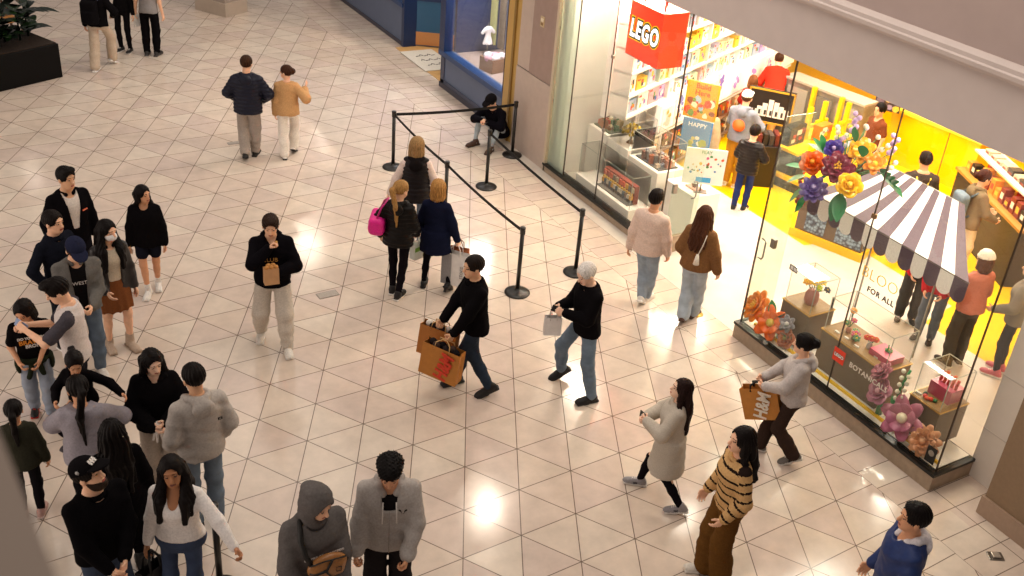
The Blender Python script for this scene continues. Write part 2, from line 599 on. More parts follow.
        s.bodyobj = link_mesh('body', V, Q, [skinm(SKIN[s.skin]), mat('#241812', 0.3, bump=0), skinm('#a8574c' if s.skin != 'brown' else '#6f3d34'), hairm('#1d1410')], s.root, fm_)

    def hand(s, sd):
        k = s.k; p = s.p
        W = s.wri[sd]; fa = (W-s.elb[sd]).normalized()
        d = p['Ldir'] if sd < 0 else p['Rdir']
        d = Vector(d).normalized() if d else fa
        n = p['Lpalm'] if sd < 0 else p['Rpalm']
        n = Vector(n) if n else Vector((-sd, 0.25, 0))
        n = n-d*n.dot(d)
        if n.length < 1e-3: n = Vector((0, 0, -1)).cross(d)
        n.normalize()
        side = d.cross(n)        # towards the thumb
        if side.dot(Vector((0, 1, 0.3))) < 0 and not (p['Lpalm'] if sd < 0 else p['Rpalm']): side = -side
        if (p['Lpalm'] if sd < 0 else p['Rpalm']) and sd < 0: side = -side
        curl = p['Lcurl'] if sd < 0 else p['Rcurl']
        s.hframe = getattr(s, 'hframe', {}); s.hframe[sd] = (W, d, n, side)
        fs = []
        offs = [.030, .010, -.010, -.029]; lens = [.070, .078, .073, .056]
        for i, (o, L) in enumerate(zip(offs, lens)):
            a = W+d*.012*k+side*o*.55*k; kn = W+d*(.088-abs(i-1)*.004)*k+side*o*k
            fs.append(rc(a, kn, .0155*k, .0115*k))
        palm = union(fs, .012*k)
        fing = []
        for i, (o, L) in enumerate(zip(offs, lens)):
            kn = W+d*(.088-abs(i-1)*.004)*k+side*o*k
            ang = 0.0; pt = kn
            spread = (o/.03)*.06
            for j, fr in enumerate((.45, .32, .23)):
                ang += curl*(0.75, 1.0, 0.7)[j]*(1+.10*i)
                dr = (d*math.cos(ang)+n*math.sin(ang)+side*spread).normalized()
                q = pt+dr*L*fr*k
                fing.append(rc(pt, q, (.0098-.0008*j)*k, (.0092-.001*j)*k)); pt = q
        tb = W+d*.030*k+side*.026*k+n*.008*k
        t1 = tb+(d*.55+side*.75+n*.35).normalized()*.040*k
        t2 = t1+(d*.85+side*(.25-.3*curl)+n*(.25+.5*curl)).normalized()*.030*k
        th = [rc(W+d*.015*k+side*.012*k, tb, .016*k, .013*k), rc(tb, t1, .0135*k, .0105*k), rc(t1, t2, .0105*k, .0088*k)]
        f = union([palm]+fing, .0035*k)
        f = union([f, union(th, .006*k)], .008*k)
        return union([f, rc(W-fa*.06*k, W+d*.01*k, .027*k, .024*k)], .015*k)

    # -------------------------------------------------------------- clothes
    def top(s, color, name='sweater', th=0.02, loose=0.35, hem=-0.06, sleeve=1.0, hood=False, collar=None, puffer=False, m=None,
            inner=None, open_=None, stripes=None, sleeve_mat=None, neck=(.075, .085, .07), wr=0.004, label=None, flare=0.0, hood_mat=None, cuff=0.0, inner_name='shirt', vlow=0.0, wide_sleeve=0.0):
        k = s.k; th *= .80; loose *= .72; wide_sleeve *= .6
        mt = m or (cloth(color) if not puffer else mat(color, 0.5, 'cloth', spec=0.16, bump=0.1))
        mats = [mt]
        body = loft(s.pel, s.R, s.scaled(s.rings, th, loose, max(hem, -0.12), 0.53))
        parts = [body]
        if hem < -0.12:
            a0, b0 = s.rings[2][1]+th+.01, s.rings[2][2]+th+.012
            L = [(hem*k, (a0+flare)*k, (b0+flare)*k, 0.0), (hem*.5*k, (a0+flare*.6)*k, (b0+flare*.55)*k, 0), (-.04*k, a0*k, b0*k, -.005*k), (.06*k, (a0-.005)*k, (b0-.01)*k, 0)]
            parts.append(loft(s.pel, s.Rh, L))
        arms = []
        for sd in (-1, 1):
            up = 0.0
            tt = th*.72
            S0, E0, W0 = s.sho[sd], s.elb[sd], s.wri[sd]
            if sleeve > 0:
                nb = s.T(sd*.045, -.018, .50)
                arms.append(rc(nb, S0, (.036+tt*.3)*k, (.046+tt*.75)*k))
                if sleeve <= 0.55:
                    arms.append(rc(S0, S0.lerp(E0, sleeve*1.5), (.050+tt*.8)*k, (.056+tt)*k))
                else:
                    e = E0.lerp(W0, min(1.0, (sleeve-.5)*2)*0.97)
                    arms.append(rc(S0, E0, (.050+tt*.8)*k, (.049+tt*1.1+wide_sleeve)*k))
                    arms.append(rc(E0, e, (.049+tt*1.1+wide_sleeve)*k, (.036+tt*.8+wide_sleeve)*k))
                    if cuff: arms.append(rc(e-(e-E0).normalized()*.035*k, e, (.038+tt*.8+cuff)*k, (.036+tt*.6+cuff)*k))
        armf = union(arms, .02*k) if arms else None
        bodyf = union(parts, .03*k)
        f = union([bodyf, armf], .03*k) if armf else bodyf
        if not arms:      # vest: close round the arm holes
            ff = bodyf
            f = union([ff]+[rc(s.T(sd*.05, -.018, .515), s.T(sd*.13, -.012, .49), .05*k, .05*k) for sd in (-1, 1)], .03*k)
        if puffer: f = warp(f, quilt(.062*k, .011*k))
        if wr: f = warp(f, fold(wr*k, 34/k, s.seed))
        if collar and not inner: neck = (.066, .066, .058)
        ng = ell(s.T(0, .07, .535), np.array(neck)*k, s.R)
        f = cut(f, ng)
        if vlow:
            f = cut(f, meet(ell(s.T(0, .16, .50-vlow*.3), np.array((.055+vlow*.1, .13, .06+vlow))*k, s.R), lambda P: -np.ones(len(P), F)))
        if open_:
            w0, w1, hb = open_     # half width at neck, at hem, lowest point
            o = np.array(s.pel, F); R = s.R
            def wedge(P):
                q = (P-o) @ R/k
                w = w1+(w0-w1)*np.clip((q[:, 2]-max(hem, -.12))/(.5-max(hem, -.12)), 0, 1)
                return np.maximum(np.maximum(np.abs(q[:, 0])-w, -q[:, 1]+.02), hb-q[:, 2])*k
            f = cut(f, wedge)
        pick = None
        if sleeve_mat is not None:
            mats.append(sleeve_mat)
            pick = lambda P: (armf(P) < bodyf(P)-.004).astype(np.int32)
        if stripes is not None:
            m2, period, frac = stripes
            mats.append(m2)
            def pick(P):
                hz = (P-np.array(s.pel, F)) @ s.R[:, 2]/k
                al = np.full(len(P), 9., F); ta = np.zeros(len(P), F)
                for sd in (-1, 1):
                    for (a, b, t0) in ((s.sho[sd], s.elb[sd], 0.0), (s.elb[sd], s.wri[sd], .285)):
                        A = np.array(a, F); B = np.array(b, F)-A; L = np.linalg.norm(B)
                        t = np.clip((P-A) @ B/L, 0, L)
                        d = np.linalg.norm(P-A-t[:, None]*B/L, axis=1)-.06*k
                        u = d < al; al = np.where(u, d, al); ta = np.where(u, t/k+t0, ta)
                arm = al < bodyf(P)-.004
                v = np.where(arm, ta+.02, hz)
                return (np.mod(v, period) < period*frac).astype(np.int32)
        ob = s.fobj(name, f, 0.0115, mats, pick, label)
        if inner:
            fi = cut(loft(s.pel, s.R, s.scaled(s.rings, .016, .15, -.05, .53)), ng)
            s.fobj(inner_name, fi, 0.013, [cloth(inner)])
        if hood:
            hm = hood_mat or mt
            ring = []
            pts = [(-.052, .075, .475), (-.088, .035, .51), (-.085, -.04, .54), (-.05, -.09, .545), (0, -.105, .535), (.05, -.09, .545), (.085, -.04, .54), (.088, .035, .51), (.052, .075, .475)]
            for a, b in zip(pts[:-1], pts[1:]): ring.append(rc(s.T(*a), s.T(*b), .029*k, .029*k))
            ring += [ell(s.T(0, -.135, .465), np.array((.10, .045, .085))*k, s.R)]
            fh = warp(union(ring, .03*k), fold(.005*k, 40, s.seed+1))
            h = s.fobj('hood', fh, 0.0105, [hm], parent=ob)
        if collar:
            c, hgt = collar if isinstance(collar, tuple) else (color, .03)
            ring = []
            N = 9 if open_ or inner else 12
            for i in range(N):
                a0 = math.radians(-60+300*i/N) if (open_ or inner) else math.radians(360*i/N)
                a1 = math.radians(-60+300*(i+1)/N) if (open_ or inner) else math.radians(360*(i+1)/N)
                # angle 0 = right, going round the back
                P0 = (math.cos(a0)*.078, -math.sin(a0)*.075-.008, .525-.012*(-math.sin(a0))-.01)
                P1 = (math.cos(a1)*.078, -math.sin(a1)*.075-.008, .525-.012*(-math.sin(a1))-.01)
                ring.append(rc(s.T(*P0), s.T(*P1), .012*k+hgt*.25*k, .012*k+hgt*.25*k))
                ring.append(rc(s.T(P0[0]*.93, P0[1]*.93, P0[2]+hgt*.8), s.T(P1[0]*.93, P1[1]*.93, P1[2]+hgt*.8), .009*k, .009*k))
            s.fobj('collar', union(ring, .018*k), 0.009, [cloth(c)], parent=ob)
        s.topobj = ob; s.tophem = hem
        return ob

    def legs(s, color, name='trousers', fit=0.012, hemfit=None, m=None, length=1.0, wr=0.004, bunch=0.0, label=None, gap=0.0):
        k = s.k
        hf = fit if hemfit is None else hemfit
        mt = m or cloth(color)
        R3 = [(h*k, (a+.006+fit*.3)*k, (b+.006+fit*.3)*k, y*k) for h, a, b, y in s.rings if h < .13]
        fs = [loft(s.pel, s.Rh, R3)]
        for sd in (-1, 1):
            Hp, K, A = s.hip[sd], s.knee[sd], s.ank[sd]
            if length <= .55:
                fs.append(rc(Hp, Hp.lerp(K, length*1.8), (.078+fit*.5)*k, (.066+fit)*k))
            else:
                e = K.lerp(A, min(1.06, (length-.5)*2)*0.98)
                fs.append(rc(Hp, K, (.076+fit*.6)*k, (.058+fit)*k))
                mid = K.lerp(e, .5)
                fs.append(rc(K, mid, (.058+fit)*k, (.052+fit*.5+hf*.5)*k))
                fs.append(rc(mid, e, (.052+fit*.5+hf*.5)*k, (.042+hf)*k))
        f = union(fs, .035*k)
        if wr: f = warp(f, fold(wr*k, 36/k, s.seed+5))
        if bunch:
            zz = max(s.ank[-1].z, s.ank[1].z)
            def g(P): return (bunch*k*np.sin(P[:, 2]*F(70/k)+P[:, 0]*30+np.sin(P[:, 1]*25)*2)*np.clip(1.1-(P[:, 2])/(.36*k), 0, 1)).astype(F)
            f = warp(f, g)
        th_ = getattr(s, 'tophem', None)
        if th_ is not None and th_ < .02:
            O = np.array(s.pel, F); up = s.Rh[:, 2]; lim = (max(th_, -.5)+.012)*k
            f = warp(f, lambda P: (.028*k*np.clip(((P-O) @ up-lim)/(.02*k), 0, 1)).astype(F))
        o = s.fobj(name, f, 0.0115, [mt], None, label)
        return o

    def skirt(s, color, name='skirt', hem=-0.36, flare=0.03, m=None):
        k = s.k
        a0, b0 = s.rings[2][1]+.015, s.rings[2][2]+.015
        L = [(hem*k, (a0+flare)*k, (b0+flare)*k, 0.0), (hem*.5*k, (a0+flare*.7)*k, (b0+flare*.6)*k, 0), (0, a0*k, b0*k, -.008*k), (.09*k, (s.rings[3][1]+.012)*k, (s.rings[3][2]+.012)*k, 0)]
        f = loft(s.pel, s.Rh, L)
        def g(P):
            a = np.arctan2(P[:, 1], P[:, 0]); return (.006*k*np.sin(a*11)*np.clip((s.pel.z-P[:, 2])/(.35*k), 0, 1)).astype(F)
        return s.fobj(name, warp(f, g), 0.0115, [m or cloth(color)])

    def shoes(s, color, sole='#e8e4de', kind='sneaker', size=1.0, accent=None, sock=None):
        k = s.k*size
        for sd in (-1, 1):
            Rf = s.foot[sd]
            A = s.ank[sd]
            o = A-Vector((Rf @ np.array((0, 0, .09), F)).tolist())*s.k
            T = lambda x, y, z: o+Vector((Rf @ np.array((x, y, z), F)).tolist())*k
            up = [ell(T(0, .12, .035), np.array((.050, .085, .042))*k, Rf), ell(T(0, -.03, .045), np.array((.042, .055, .055))*k, Rf), rc(T(0, .0, .06), T(0, .07, .05), .040*k, .042*k), rc(T(0, -.02, .07), T(0, -.012, .10), .046*k, .045*k)]
            if kind == 'boot': up.append(rc(T(0, -.01, .1), T(0, -.005, .19), .05*k, .052*k))
            if kind == 'pump': up = up[:3]
            sl = [rbox(T(0, .115, .016), np.array((.050, .075, .016))*k, .014*k, Rf), rbox(T(0, -.005, .016), np.array((.044, .09, .016))*k, .014*k, Rf)]
            if kind == 'pump': sl.append(rbox(T(0, -.06, -.015), np.array((.02, .02, .045))*k, .01*k, Rf))
            solef = union(sl, .02*k)
            f = union([union(up, .025*k), solef], .006*k)
            f = cut(f, plane(T(0, 0, -.07 if kind == 'pump' else .0), -Rf[:, 2])) if False else f
            O = np.array(o, F)
            mats = [mat(color, 0.55, 'leather', bump=.1), mat(sole, 0.6, bump=.05), mat(accent or sole, .6, bump=.05)]
            def pick(P, O=O, Rf=Rf):
                q = (P-O) @ Rf/k
                r = np.where(q[:, 2] < .031, 1, 0)
                if kind == 'sneaker' and accent:
                    r = np.where((np.abs(q[:, 1]-.05) < .022) & (q[:, 2] > .031) & (q[:, 2] < .062), 2, r)
                if kind == 'sneaker': r = np.where((np.abs(q[:, 0]) < .016) & (q[:, 1] > .03) & (q[:, 1] < .10) & (np.mod(q[:, 1], .022) < .010) & (q[:, 2] > .06), 1, r)
                return r.astype(np.int32)
            s.fobj('boot' if kind == 'boot' else 'shoe', f, 0.0085, mats, pick)
            if sock:
                Kn = s.knee[sd]
                s.fobj('sock', rc(T(0, -.012, .075), A.lerp(Kn, .22), .042*s.k, .045*s.k), .011, [cloth(sock)])

    # -------------------------------------------------------------- hair and hats
    def hair(s, style='short', color='#16100d', length=0.35, name='hair', front=False, amp=0.004, m=None, vol=0.0):
        hs = s.Hs; k = s.k
        Rm = s.Rhd
        E = lambda c, r: ell(s.hd(*c), np.array(r)*hs, Rm)
        C = lambda a, b, ra, rb: rc(s.hd(*a), s.hd(*b), ra*hs, rb*hs)
        v = vol
        fem = style in ('long', 'ponytail', 'bun', 'bob')
        v += .003
        cap = E((0, -.018, .034), (.085+v, .105+v, .096+v))
        face = E((0, .118, -.018), (.074, .084, .102 if not fem else .110))
        cap = cut(cap, face)
        if style in ('short', 'curly', 'fade', 'quiff'):
            low = -.055 if style != 'curly' else -.03
            cap = cut(cap, plane(s.hd(0, -.05, low), -(Rm[:, 2]*1.0+Rm[:, 1]*(-.35))*-1)) if False else meet(cap, plane(s.hd(0, -.09, -.065), -(Rm @ np.array((0, -.42, 1.0), F))))
            if style == 'fade': v2 = .0
        fs = [cap]
        if style == 'quiff': fs.append(E((0, .045, .105), (.066, .06, .036)))
        if style == 'curly': fs += [E((0, .02, .095), (.085, .088, .05)), E((0, -.05, .06), (.098, .08, .075))]
        if style == 'fade': fs += [E((0, .0, .10), (.066, .09, .035))]
        bk = lambda x, h, off: s.T(x, -(np.interp(h, [r[0] for r in s.rings], [r[2] for r in s.rings])+off), h)
        hb = s.T(0, 0, .5)
        if style == 'long':
            L = length
            nape = s.hd(0, -.075, -.04)
            for x in (-.055, 0, .055):
                a = s.hd(x, -.07, .0)
                b = bk(x*1.25, .46, .035); c = bk(x*1.1, .50-L, .05)
                fs += [rc(a, b, .050*hs, .048*k), rc(b, c, .048*k, .026*k)]
            for x in (-1, 1):
                a = s.hd(x*.074, -.01, .03); b = s.hd(x*.082, -.015, -.075)
                fs.append(rc(a, b, (.03)*hs, .036*hs))
                if front:
                    c = s.T(x*.095, .10, .455); d_ = s.T(x*.10, .145, .50-L*.8); c2 = s.T(x*.13, .05, .46); d2 = s.T(x*.135, .09, .50-L*.62)
                    fs += [rc(b, c2, .036*hs, .04*k), rc(c2, d2, .04*k, .026*k)]
                    fs += [rc(b, c, .036*hs, .042*k), rc(c, d_, .044*k, .026*k)]
                else:
                    c = s.T(x*.115, -.02, .50); fs.append(rc(b, c, .03*hs, .032*k)); fs.append(rc(c, bk(x*.10, .50-L*.75, .035), .032*k, .022*k))
        if style == 'bob':
            for x in (-1, 1): fs += [C((x*.07, -.01, .02), (x*.078, -.01, -.10), .028, .03), C((x*.05, -.06, 0), (x*.055, -.06, -.115), .045, .04)]
            fs.append(C((0, -.07, 0), (0, -.075, -.12), .055, .045))
        if style == 'ponytail':
            a = s.hd(0, -.115, .045); b = s.hd(0, -.155, .015); c = bk(0, .50, .075); d_ = bk(0.015, .50-length, .045)
            fs += [rc(a, b, .026*hs, .034*hs), rc(b, c, .034*hs, .036*k), rc(c, d_, .036*k, .014*k)]
        if style == 'bun':
            fs.append(E((0, -.128, .040), (.054, .05, .052)))
        f = union(fs, .02*hs)
        c0 = np.array(s.hc, F)
        if style == 'curly': f = warp(f, lambda P: (.013*hs*np.sin(P[:, 0]*F(165)+np.sin(P[:, 1]*F(60)))*np.sin(P[:, 1]*F(150)+1)*np.sin(P[:, 2]*F(170)+np.sin(P[:, 0]*F(70)))).astype(F))
        elif amp:
            def strands(P):
                q = (P-c0) @ Rm
                return (amp*hs*np.sin(np.arctan2(q[:, 0], -q[:, 1]+.02)*26+np.sin(q[:, 2]*25)*1.5)).astype(F)
            f = warp(f, strands)
        s.hairobj = s.fobj(name, f, 0.0082, [m or hairm(color)])
        return s.hairobj

    def beard(s, color='#2c2019'):
        hs = s.Hs; Rm = s.Rhd
        E = lambda c, r: ell(s.hd(*c), np.array(r)*hs, Rm)
        f = union([E((0, .016, -.047), (.0655, .0775, .076)), E((0, .05, -.088), (.042, .046, .037)), E((0, .03, -.103), (.048, .05, .028))], .03)
        f = meet(f, plane(s.hd(0, .05, -.050), (Rm @ np.array((0, .35, 1.0), F))))
        f = cut(f, E((0, .10, -.060), (.028, .05, .012)))
        f = cut(f, E((0, -.06, -.05), (.09, .06, .1)))
        s.fobj('beard', f, .0075, [hairm(color)])

    def cap(s, color, logo=None, name='cap', brim_color=None, back=False):
        hs = s.Hs; Rm = s.Rhd
        E = lambda c, r: ell(s.hd(*c), np.array(r)*hs, Rm)
        dome = meet(E((0, -.014, .045), (.092, .112, .095)), plane(s.hd(0, 0, .045), -(Rm @ np.array((0, -.12, 1), F))))
        br = meet(E((0, .095, .060), (.076, .095, .018)), plane(s.hd(0, .06, .05), -Rm[:, 1]))
        o = s.fobj(name, union([dome, E((0, -.014, .142), (.012, .012, .008))], .004), .008, [cloth(color)])
        s.fobj('brim', br, .0065, [cloth(brim_color or color)], parent=o)
        return o

    def beanie(s, color, name='beanie', m=None):
        hs = s.Hs; Rm = s.Rhd
        E = lambda c, r: ell(s.hd(*c), np.array(r)*hs, Rm)
        dome = meet(E((0, -.02, .05), (.092, .112, .105)), plane(s.hd(0, 0, .03), -(Rm @ np.array((0, .25, 1), F))))
        ring = meet(E((0, -.018, .045), (.10, .12, .06)), plane(s.hd(0, 0, .028), -(Rm @ np.array((0, .25, 1), F))))
        ring = meet(ring, plane(s.hd(0, 0, .07), (Rm @ np.array((0, .25, 1), F))))
        c0 = np.array(s.hc, F)
        def ribs(P):
            q = (P-c0) @ Rm
            return (.0035*hs*np.sin(np.arctan2(q[:, 0], q[:, 1])*30)).astype(F)
        return s.fobj(name, warp(union([dome, ring], .006), ribs), .0082, [m or knit(color)])

    def hood_up(s, color, m=None):
        hs = s.Hs; k = s.k; Rm = s.Rhd
        E = lambda c, r: ell(s.hd(*c), np.array(r)*hs, Rm)
        f = union([E((0, -.025, .028), (.108, .128, .118)), rc(s.hd(0, -.03, -.05), s.T(0, -.02, .50), .105*hs, .115*k), E((0, -.10, .05), (.05, .06, .06))], .04)
        f = cut(f, E((0, .15, -.03), (.085, .14, .120)))
        f = warp(f, fold(.005*k, 38, s.seed+9))
        return s.fobj('hood', f, .0095, [m or cloth(color)], parent=s.topobj)

    # handy points in world space
    def world(s, v):
        rz = s.root.rotation_euler[2]
        return Matrix.Translation(s.root.location) @ Matrix.Rotation(rz, 4, 'Z') @ Vector(v)
    def grip(s, sd):
        """world point inside the closed hand"""
        W, d, n, side = s.hframe[sd]
        return s.world(W+d*.085*s.k+n*.03*s.k)
# ------------------------------------------------------------------ setting
XF = 6.56            # glass line of the toy shop
def struct(o):
    o['kind'] = 'structure'
    return o

def math_node(nt, op, a, b=None, c=None):
    n = nt.nodes.new('ShaderNodeMath'); n.operation = op
    for i, v in enumerate((a, b, c)):
        if v is None: continue
        if isinstance(v, (int, float)): n.inputs[i].default_value = v
        else: nt.links.new(v, n.inputs[i])
    return n.outputs[0]

def floor_material():
    m, nt, b = _nt('mall_floor_tiles')
    L = nt.links
    geo = nt.nodes.new('ShaderNodeNewGeometry')
    sp = nt.nodes.new('ShaderNodeSeparateXYZ'); L.new(geo.outputs['Position'], sp.inputs[0])
    X, Y = sp.outputs[0], sp.outputs[1]
    ax, ay, bx, by = .9989*.63, .04695*.63, .46138*.63, .89156*.63
    det = ax*by-bx*ay
    M = lambda *a: math_node(nt, *a)
    I = M('ADD', M('MULTIPLY', X, by/det), M('MULTIPLY', Y, -bx/det))
    J = M('ADD', M('MULTIPLY', X, -ay/det), M('MULTIPLY', Y, ax/det))
    S = M('ADD', I, J)
    def dist(v, w):
        f = M('ABSOLUTE', M('SUBTRACT', M('FRACT', M('ADD', v, 0.5)), 0.5))
        return M('MULTIPLY', f, w)
    dt = M('MINIMUM', M('MINIMUM', dist(I, .546), dist(J, .546)), dist(S, .546))
    # the rows of small rectangular tiles by the shop fronts
    dr = M('MINIMUM', M('ABSOLUTE', M('SUBTRACT', X, 6.02)), dist(M('DIVIDE', Y, .281), .281))
    dr = M('MINIMUM', dr, M('ABSOLUTE', M('SUBTRACT', X, 6.58)))
    edge = M('GREATER_THAN', X, 6.02)
    mixd = nt.nodes.new('ShaderNodeMix'); mixd.data_type = 'FLOAT'
    L.new(edge, mixd.inputs['Factor']); L.new(dt, mixd.inputs['A']); L.new(dr, mixd.inputs['B'])
    seam = nt.nodes.new('ShaderNodeMapRange')
    seam.inputs['From Min'].default_value = .0025; seam.inputs['From Max'].default_value = .0065
    L.new(mixd.outputs['Result'], seam.inputs['Value'])
    cid = nt.nodes.new('ShaderNodeCombineXYZ')
    L.new(M('FLOOR', I), cid.inputs[0]); L.new(M('FLOOR', J), cid.inputs[1]); L.new(M('FLOOR', S), cid.inputs[2])
    cid2 = nt.nodes.new('ShaderNodeCombineXYZ')
    L.new(M('FLOOR', M('DIVIDE', X, .54)), cid2.inputs[0]); L.new(M('FLOOR', M('DIVIDE', Y, .281)), cid2.inputs[1])
    mv = nt.nodes.new('ShaderNodeMix'); mv.data_type = 'VECTOR'
    L.new(edge, mv.inputs['Factor']); L.new(cid.outputs[0], mv.inputs['A']); L.new(cid2.outputs[0], mv.inputs['B'])
    wn = nt.nodes.new('ShaderNodeTexWhiteNoise'); wn.noise_dimensions = '3D'
    L.new(mv.outputs['Result'], wn.inputs['Vector'])
    rp = nt.nodes.new('ShaderNodeValToRGB')
    rp.color_ramp.elements[0].color = (*srgb('#d2bfb3'), 1); rp.color_ramp.elements[1].color = (*srgb('#ddcfbf'), 1)
    e = rp.color_ramp.elements.new(.5); e.color = (*srgb('#d6c4b4'), 1)
    L.new(wn.outputs['Value'], rp.inputs['Fac'])
    nz = nt.nodes.new('ShaderNodeTexNoise'); nz.inputs['Scale'].default_value = 3.5; nz.inputs['Detail'].default_value = 6; nz.inputs['Roughness'].default_value = .65
    L.new(geo.outputs['Position'], nz.inputs['Vector'])
    mr = nt.nodes.new('ShaderNodeMapRange'); mr.inputs['From Min'].default_value = .3; mr.inputs['From Max'].default_value = .7
    mr.inputs['To Min'].default_value = .86; mr.inputs['To Max'].default_value = 1.06
    L.new(nz.outputs['Fac'], mr.inputs['Value'])
    m1 = nt.nodes.new('ShaderNodeMix'); m1.data_type = 'RGBA'; m1.blend_type = 'MULTIPLY'; m1.inputs['Factor'].default_value = 1
    L.new(rp.outputs[0], m1.inputs['A']); L.new(mr.outputs[0], m1.inputs['B'])
    m2 = nt.nodes.new('ShaderNodeMix'); m2.data_type = 'RGBA'
    m2.inputs['A'].default_value = (*srgb('#6b5a4f'), 1)
    L.new(seam.outputs[0], m2.inputs['Factor']); L.new(m1.outputs['Result'], m2.inputs['B'])
    L.new(m2.outputs['Result'], b.inputs['Base Color'])
    rr = nt.nodes.new('ShaderNodeMapRange'); rr.inputs['To Min'].default_value = .08; rr.inputs['To Max'].default_value = .20
    L.new(nz.outputs['Fac'], rr.inputs['Value'])
    L.new(rr.outputs[0], b.inputs['Roughness'])
    b.inputs['Specular IOR Level'].default_value = .55
    # each slab lies a hair out of level
    vs_ = nt.nodes.new('ShaderNodeVectorMath'); vs_.operation = 'SUBTRACT'; vs_.inputs[1].default_value = (.5, .5, .5)
    L.new(wn.outputs['Color'], vs_.inputs[0])
    vm_ = nt.nodes.new('ShaderNodeVectorMath'); vm_.operation = 'MULTIPLY'; vm_.inputs[1].default_value = (.009, .009, 0)
    L.new(vs_.outputs[0], vm_.inputs[0])
    va_ = nt.nodes.new('ShaderNodeVectorMath'); va_.operation = 'ADD'
    L.new(geo.outputs['Normal'], va_.inputs[0]); L.new(vm_.outputs[0], va_.inputs[1])
    vn_ = nt.nodes.new('ShaderNodeVectorMath'); vn_.operation = 'NORMALIZE'; L.new(va_.outputs[0], vn_.inputs[0])
    L.new(vn_.outputs[0], b.inputs['Normal'])
    return m

def flat(name, pts, z0, z1, m, kind='structure'):
    mb = MB(); mb.prism(pts, z0, z1, m)
    o = mb.build(name)
    o['kind'] = kind
    return o

FL = floor_material()
flat('floor', [(-14, -14), (9.0, -14), (9.0, -3.2), (7.2, -3.2), (7.2, -2.72), (XF+.02, -2.72), (XF+.02, 7.4), (8.4, 7.4), (8.4, 26), (-14, 26)], -.12, 0, FL)
# shop floor: pale stone by the entrance, yellow beyond
stone = mat('#cfc6bb', .3, 'stone', scale=2.5, var=.08, bump=0)
yel = mat('#f2bb00', .32, 'plain', scale=1.5, var=.03, bump=0, spec=.35)
flat('floor_entrance', [(XF+.02, -2.72), (7.2, -2.72), (7.2, -3.2), (9.25, -3.2), (9.25, -.35), (10.0, -.2), (10.0, 1.9), (9.25, 2.0), (9.25, 7.4), (XF+.02, 7.4)], -.12, 0, stone)
flat('floor_shop', [(9.25, -3.2), (16.5, -3.2), (16.5, 9.5), (9.25, 9.5), (9.25, 2.0), (10.0, 1.9), (10.0, -.2), (9.25, -.35)], -.12, 0, yel)

taupe = paint('#cbbdb7', .6)
taupe2 = paint('#b09d97', .6)
bronze = mat('#8d6f4e', .35, 'metal', metal=.7, scale=20, var=.08, bump=0)
black = mat('#14110f', .4, bump=0)
white = paint('#efe9e0', .45)
cream = paint('#e6dccb', .5)

# fascia over the shop front with its moulding
mb = MB()
mb.box((XF-.03, -12, 3.675), (XF+.35, 7.4, 4.33), taupe)
mb.box((XF-.03, -12, 4.33), (XF+.35, 7.4, 6.2), taupe2)
o = struct(mb.build('wall_fascia'))
mb = MB()
prof = [(0, 4.30), (-.05, 4.31), (-.085, 4.345), (-.09, 4.385), (-.07, 4.40), (-.07, 4.44), (-.03, 4.47), (0, 4.48)]
n = len(prof)
v = [(XF-.03+x, -12, z) for x, z in prof]+[(XF-.03+x, 7.4, z) for x, z in prof]
mb.add(v, [(i, i+1, n+i+1, n+i) for i in range(n-1)]+[(n-1, 0, n, 2*n-1), tuple(range(n-1, -1, -1)), tuple(range(n, 2*n))], taupe)
struct(mb.build('trim_1'))
# shop ceiling, back and side walls
flat('ceiling', [(XF+.35, -3.2), (16.5, -3.2), (16.5, 9.5), (XF+.35, 9.5)], 3.70, 3.8, paint('#f3efe6', .7))
mb = MB(); mb.box((16.4, -3.3, 0), (16.6, 9.6, 3.7), yel); struct(mb.build('wall_back'))
mb = MB(); mb.box((7.36, -3.45, 0), (16.5, -3.2, 3.7), cream); struct(mb.build('wall_right'))
mb = MB(); mb.box((6.98, 5.55, 0), (8.1, 5.75, 3.7), white); mb.box((8.02, 5.02, 0), (8.1, 5.55, 3.7), white); struct(mb.build('wall_left'))

# right window: plinth, panes, joints
stoneb = mat('#a38e78', .3, 'stone', scale=14, var=.12, bump=0)
def plinth(name, x0, y0, x1, y1, h, deep):
    mb = MB()
    mb.box((x0, y0, 0), (x1, y1, h-.035), stoneb)
    mb.box((x0-.012, y0-.012, h-.035), (x1+.0, y1+.012, h), black)
    return struct(mb.build(name))
plinth('trim_2', XF-.06, -2.80, 7.15, .42, .225, 0)
clear = glass((.975, .985, .965))
green = glass((.90, .955, .90), frost=.05)
smoke = mat('#3b2a1e', .4, bump=0)
def pane(name, lo, hi, m=None, frames=()):
    mb = MB(); mb.box(lo, hi, m or clear)
    o = mb.build(name); o['kind'] = 'structure'
    for lo2, hi2 in frames:
        f = MB(); f.box(lo2, hi2, smoke)
        f.build('glass_joint', o)
    return o
T = .012
w1 = pane('window_1', (XF, -1.155, .225), (XF+T, .39, 3.675), frames=[((XF-.004, -1.164, .225), (XF+T+.002, -1.155, 3.675)), ((XF-.004, .380, .225), (XF+T+.006, .392, 3.675))])
w2 = pane('window_2', (XF, -2.765, .225), (XF+T, -1.167, 3.675), frames=[((XF-.004, -2.772, .225), (XF+T+.004, -2.760, 3.675))])
w3 = pane('window_3', (XF+T, -2.775, .225), (7.15, -2.763, 3.675))
w4 = pane('window_4', (XF+T, .38, .225), (7.05, .392, 3.0), green)
# window floor behind the panes
mb = MB()
mb.box((XF+.03, -2.74, .19), (7.13, .36, .232), white)
mb.box((XF+.10, -2.0, .232), (XF+.13, .25, .262), paint('#f2c200', .5))
mb.box((XF+.10, -2.70, .232), (XF+.13, -2.02, .262), paint('#f2c200', .5))
struct(mb.build('trim_3'))
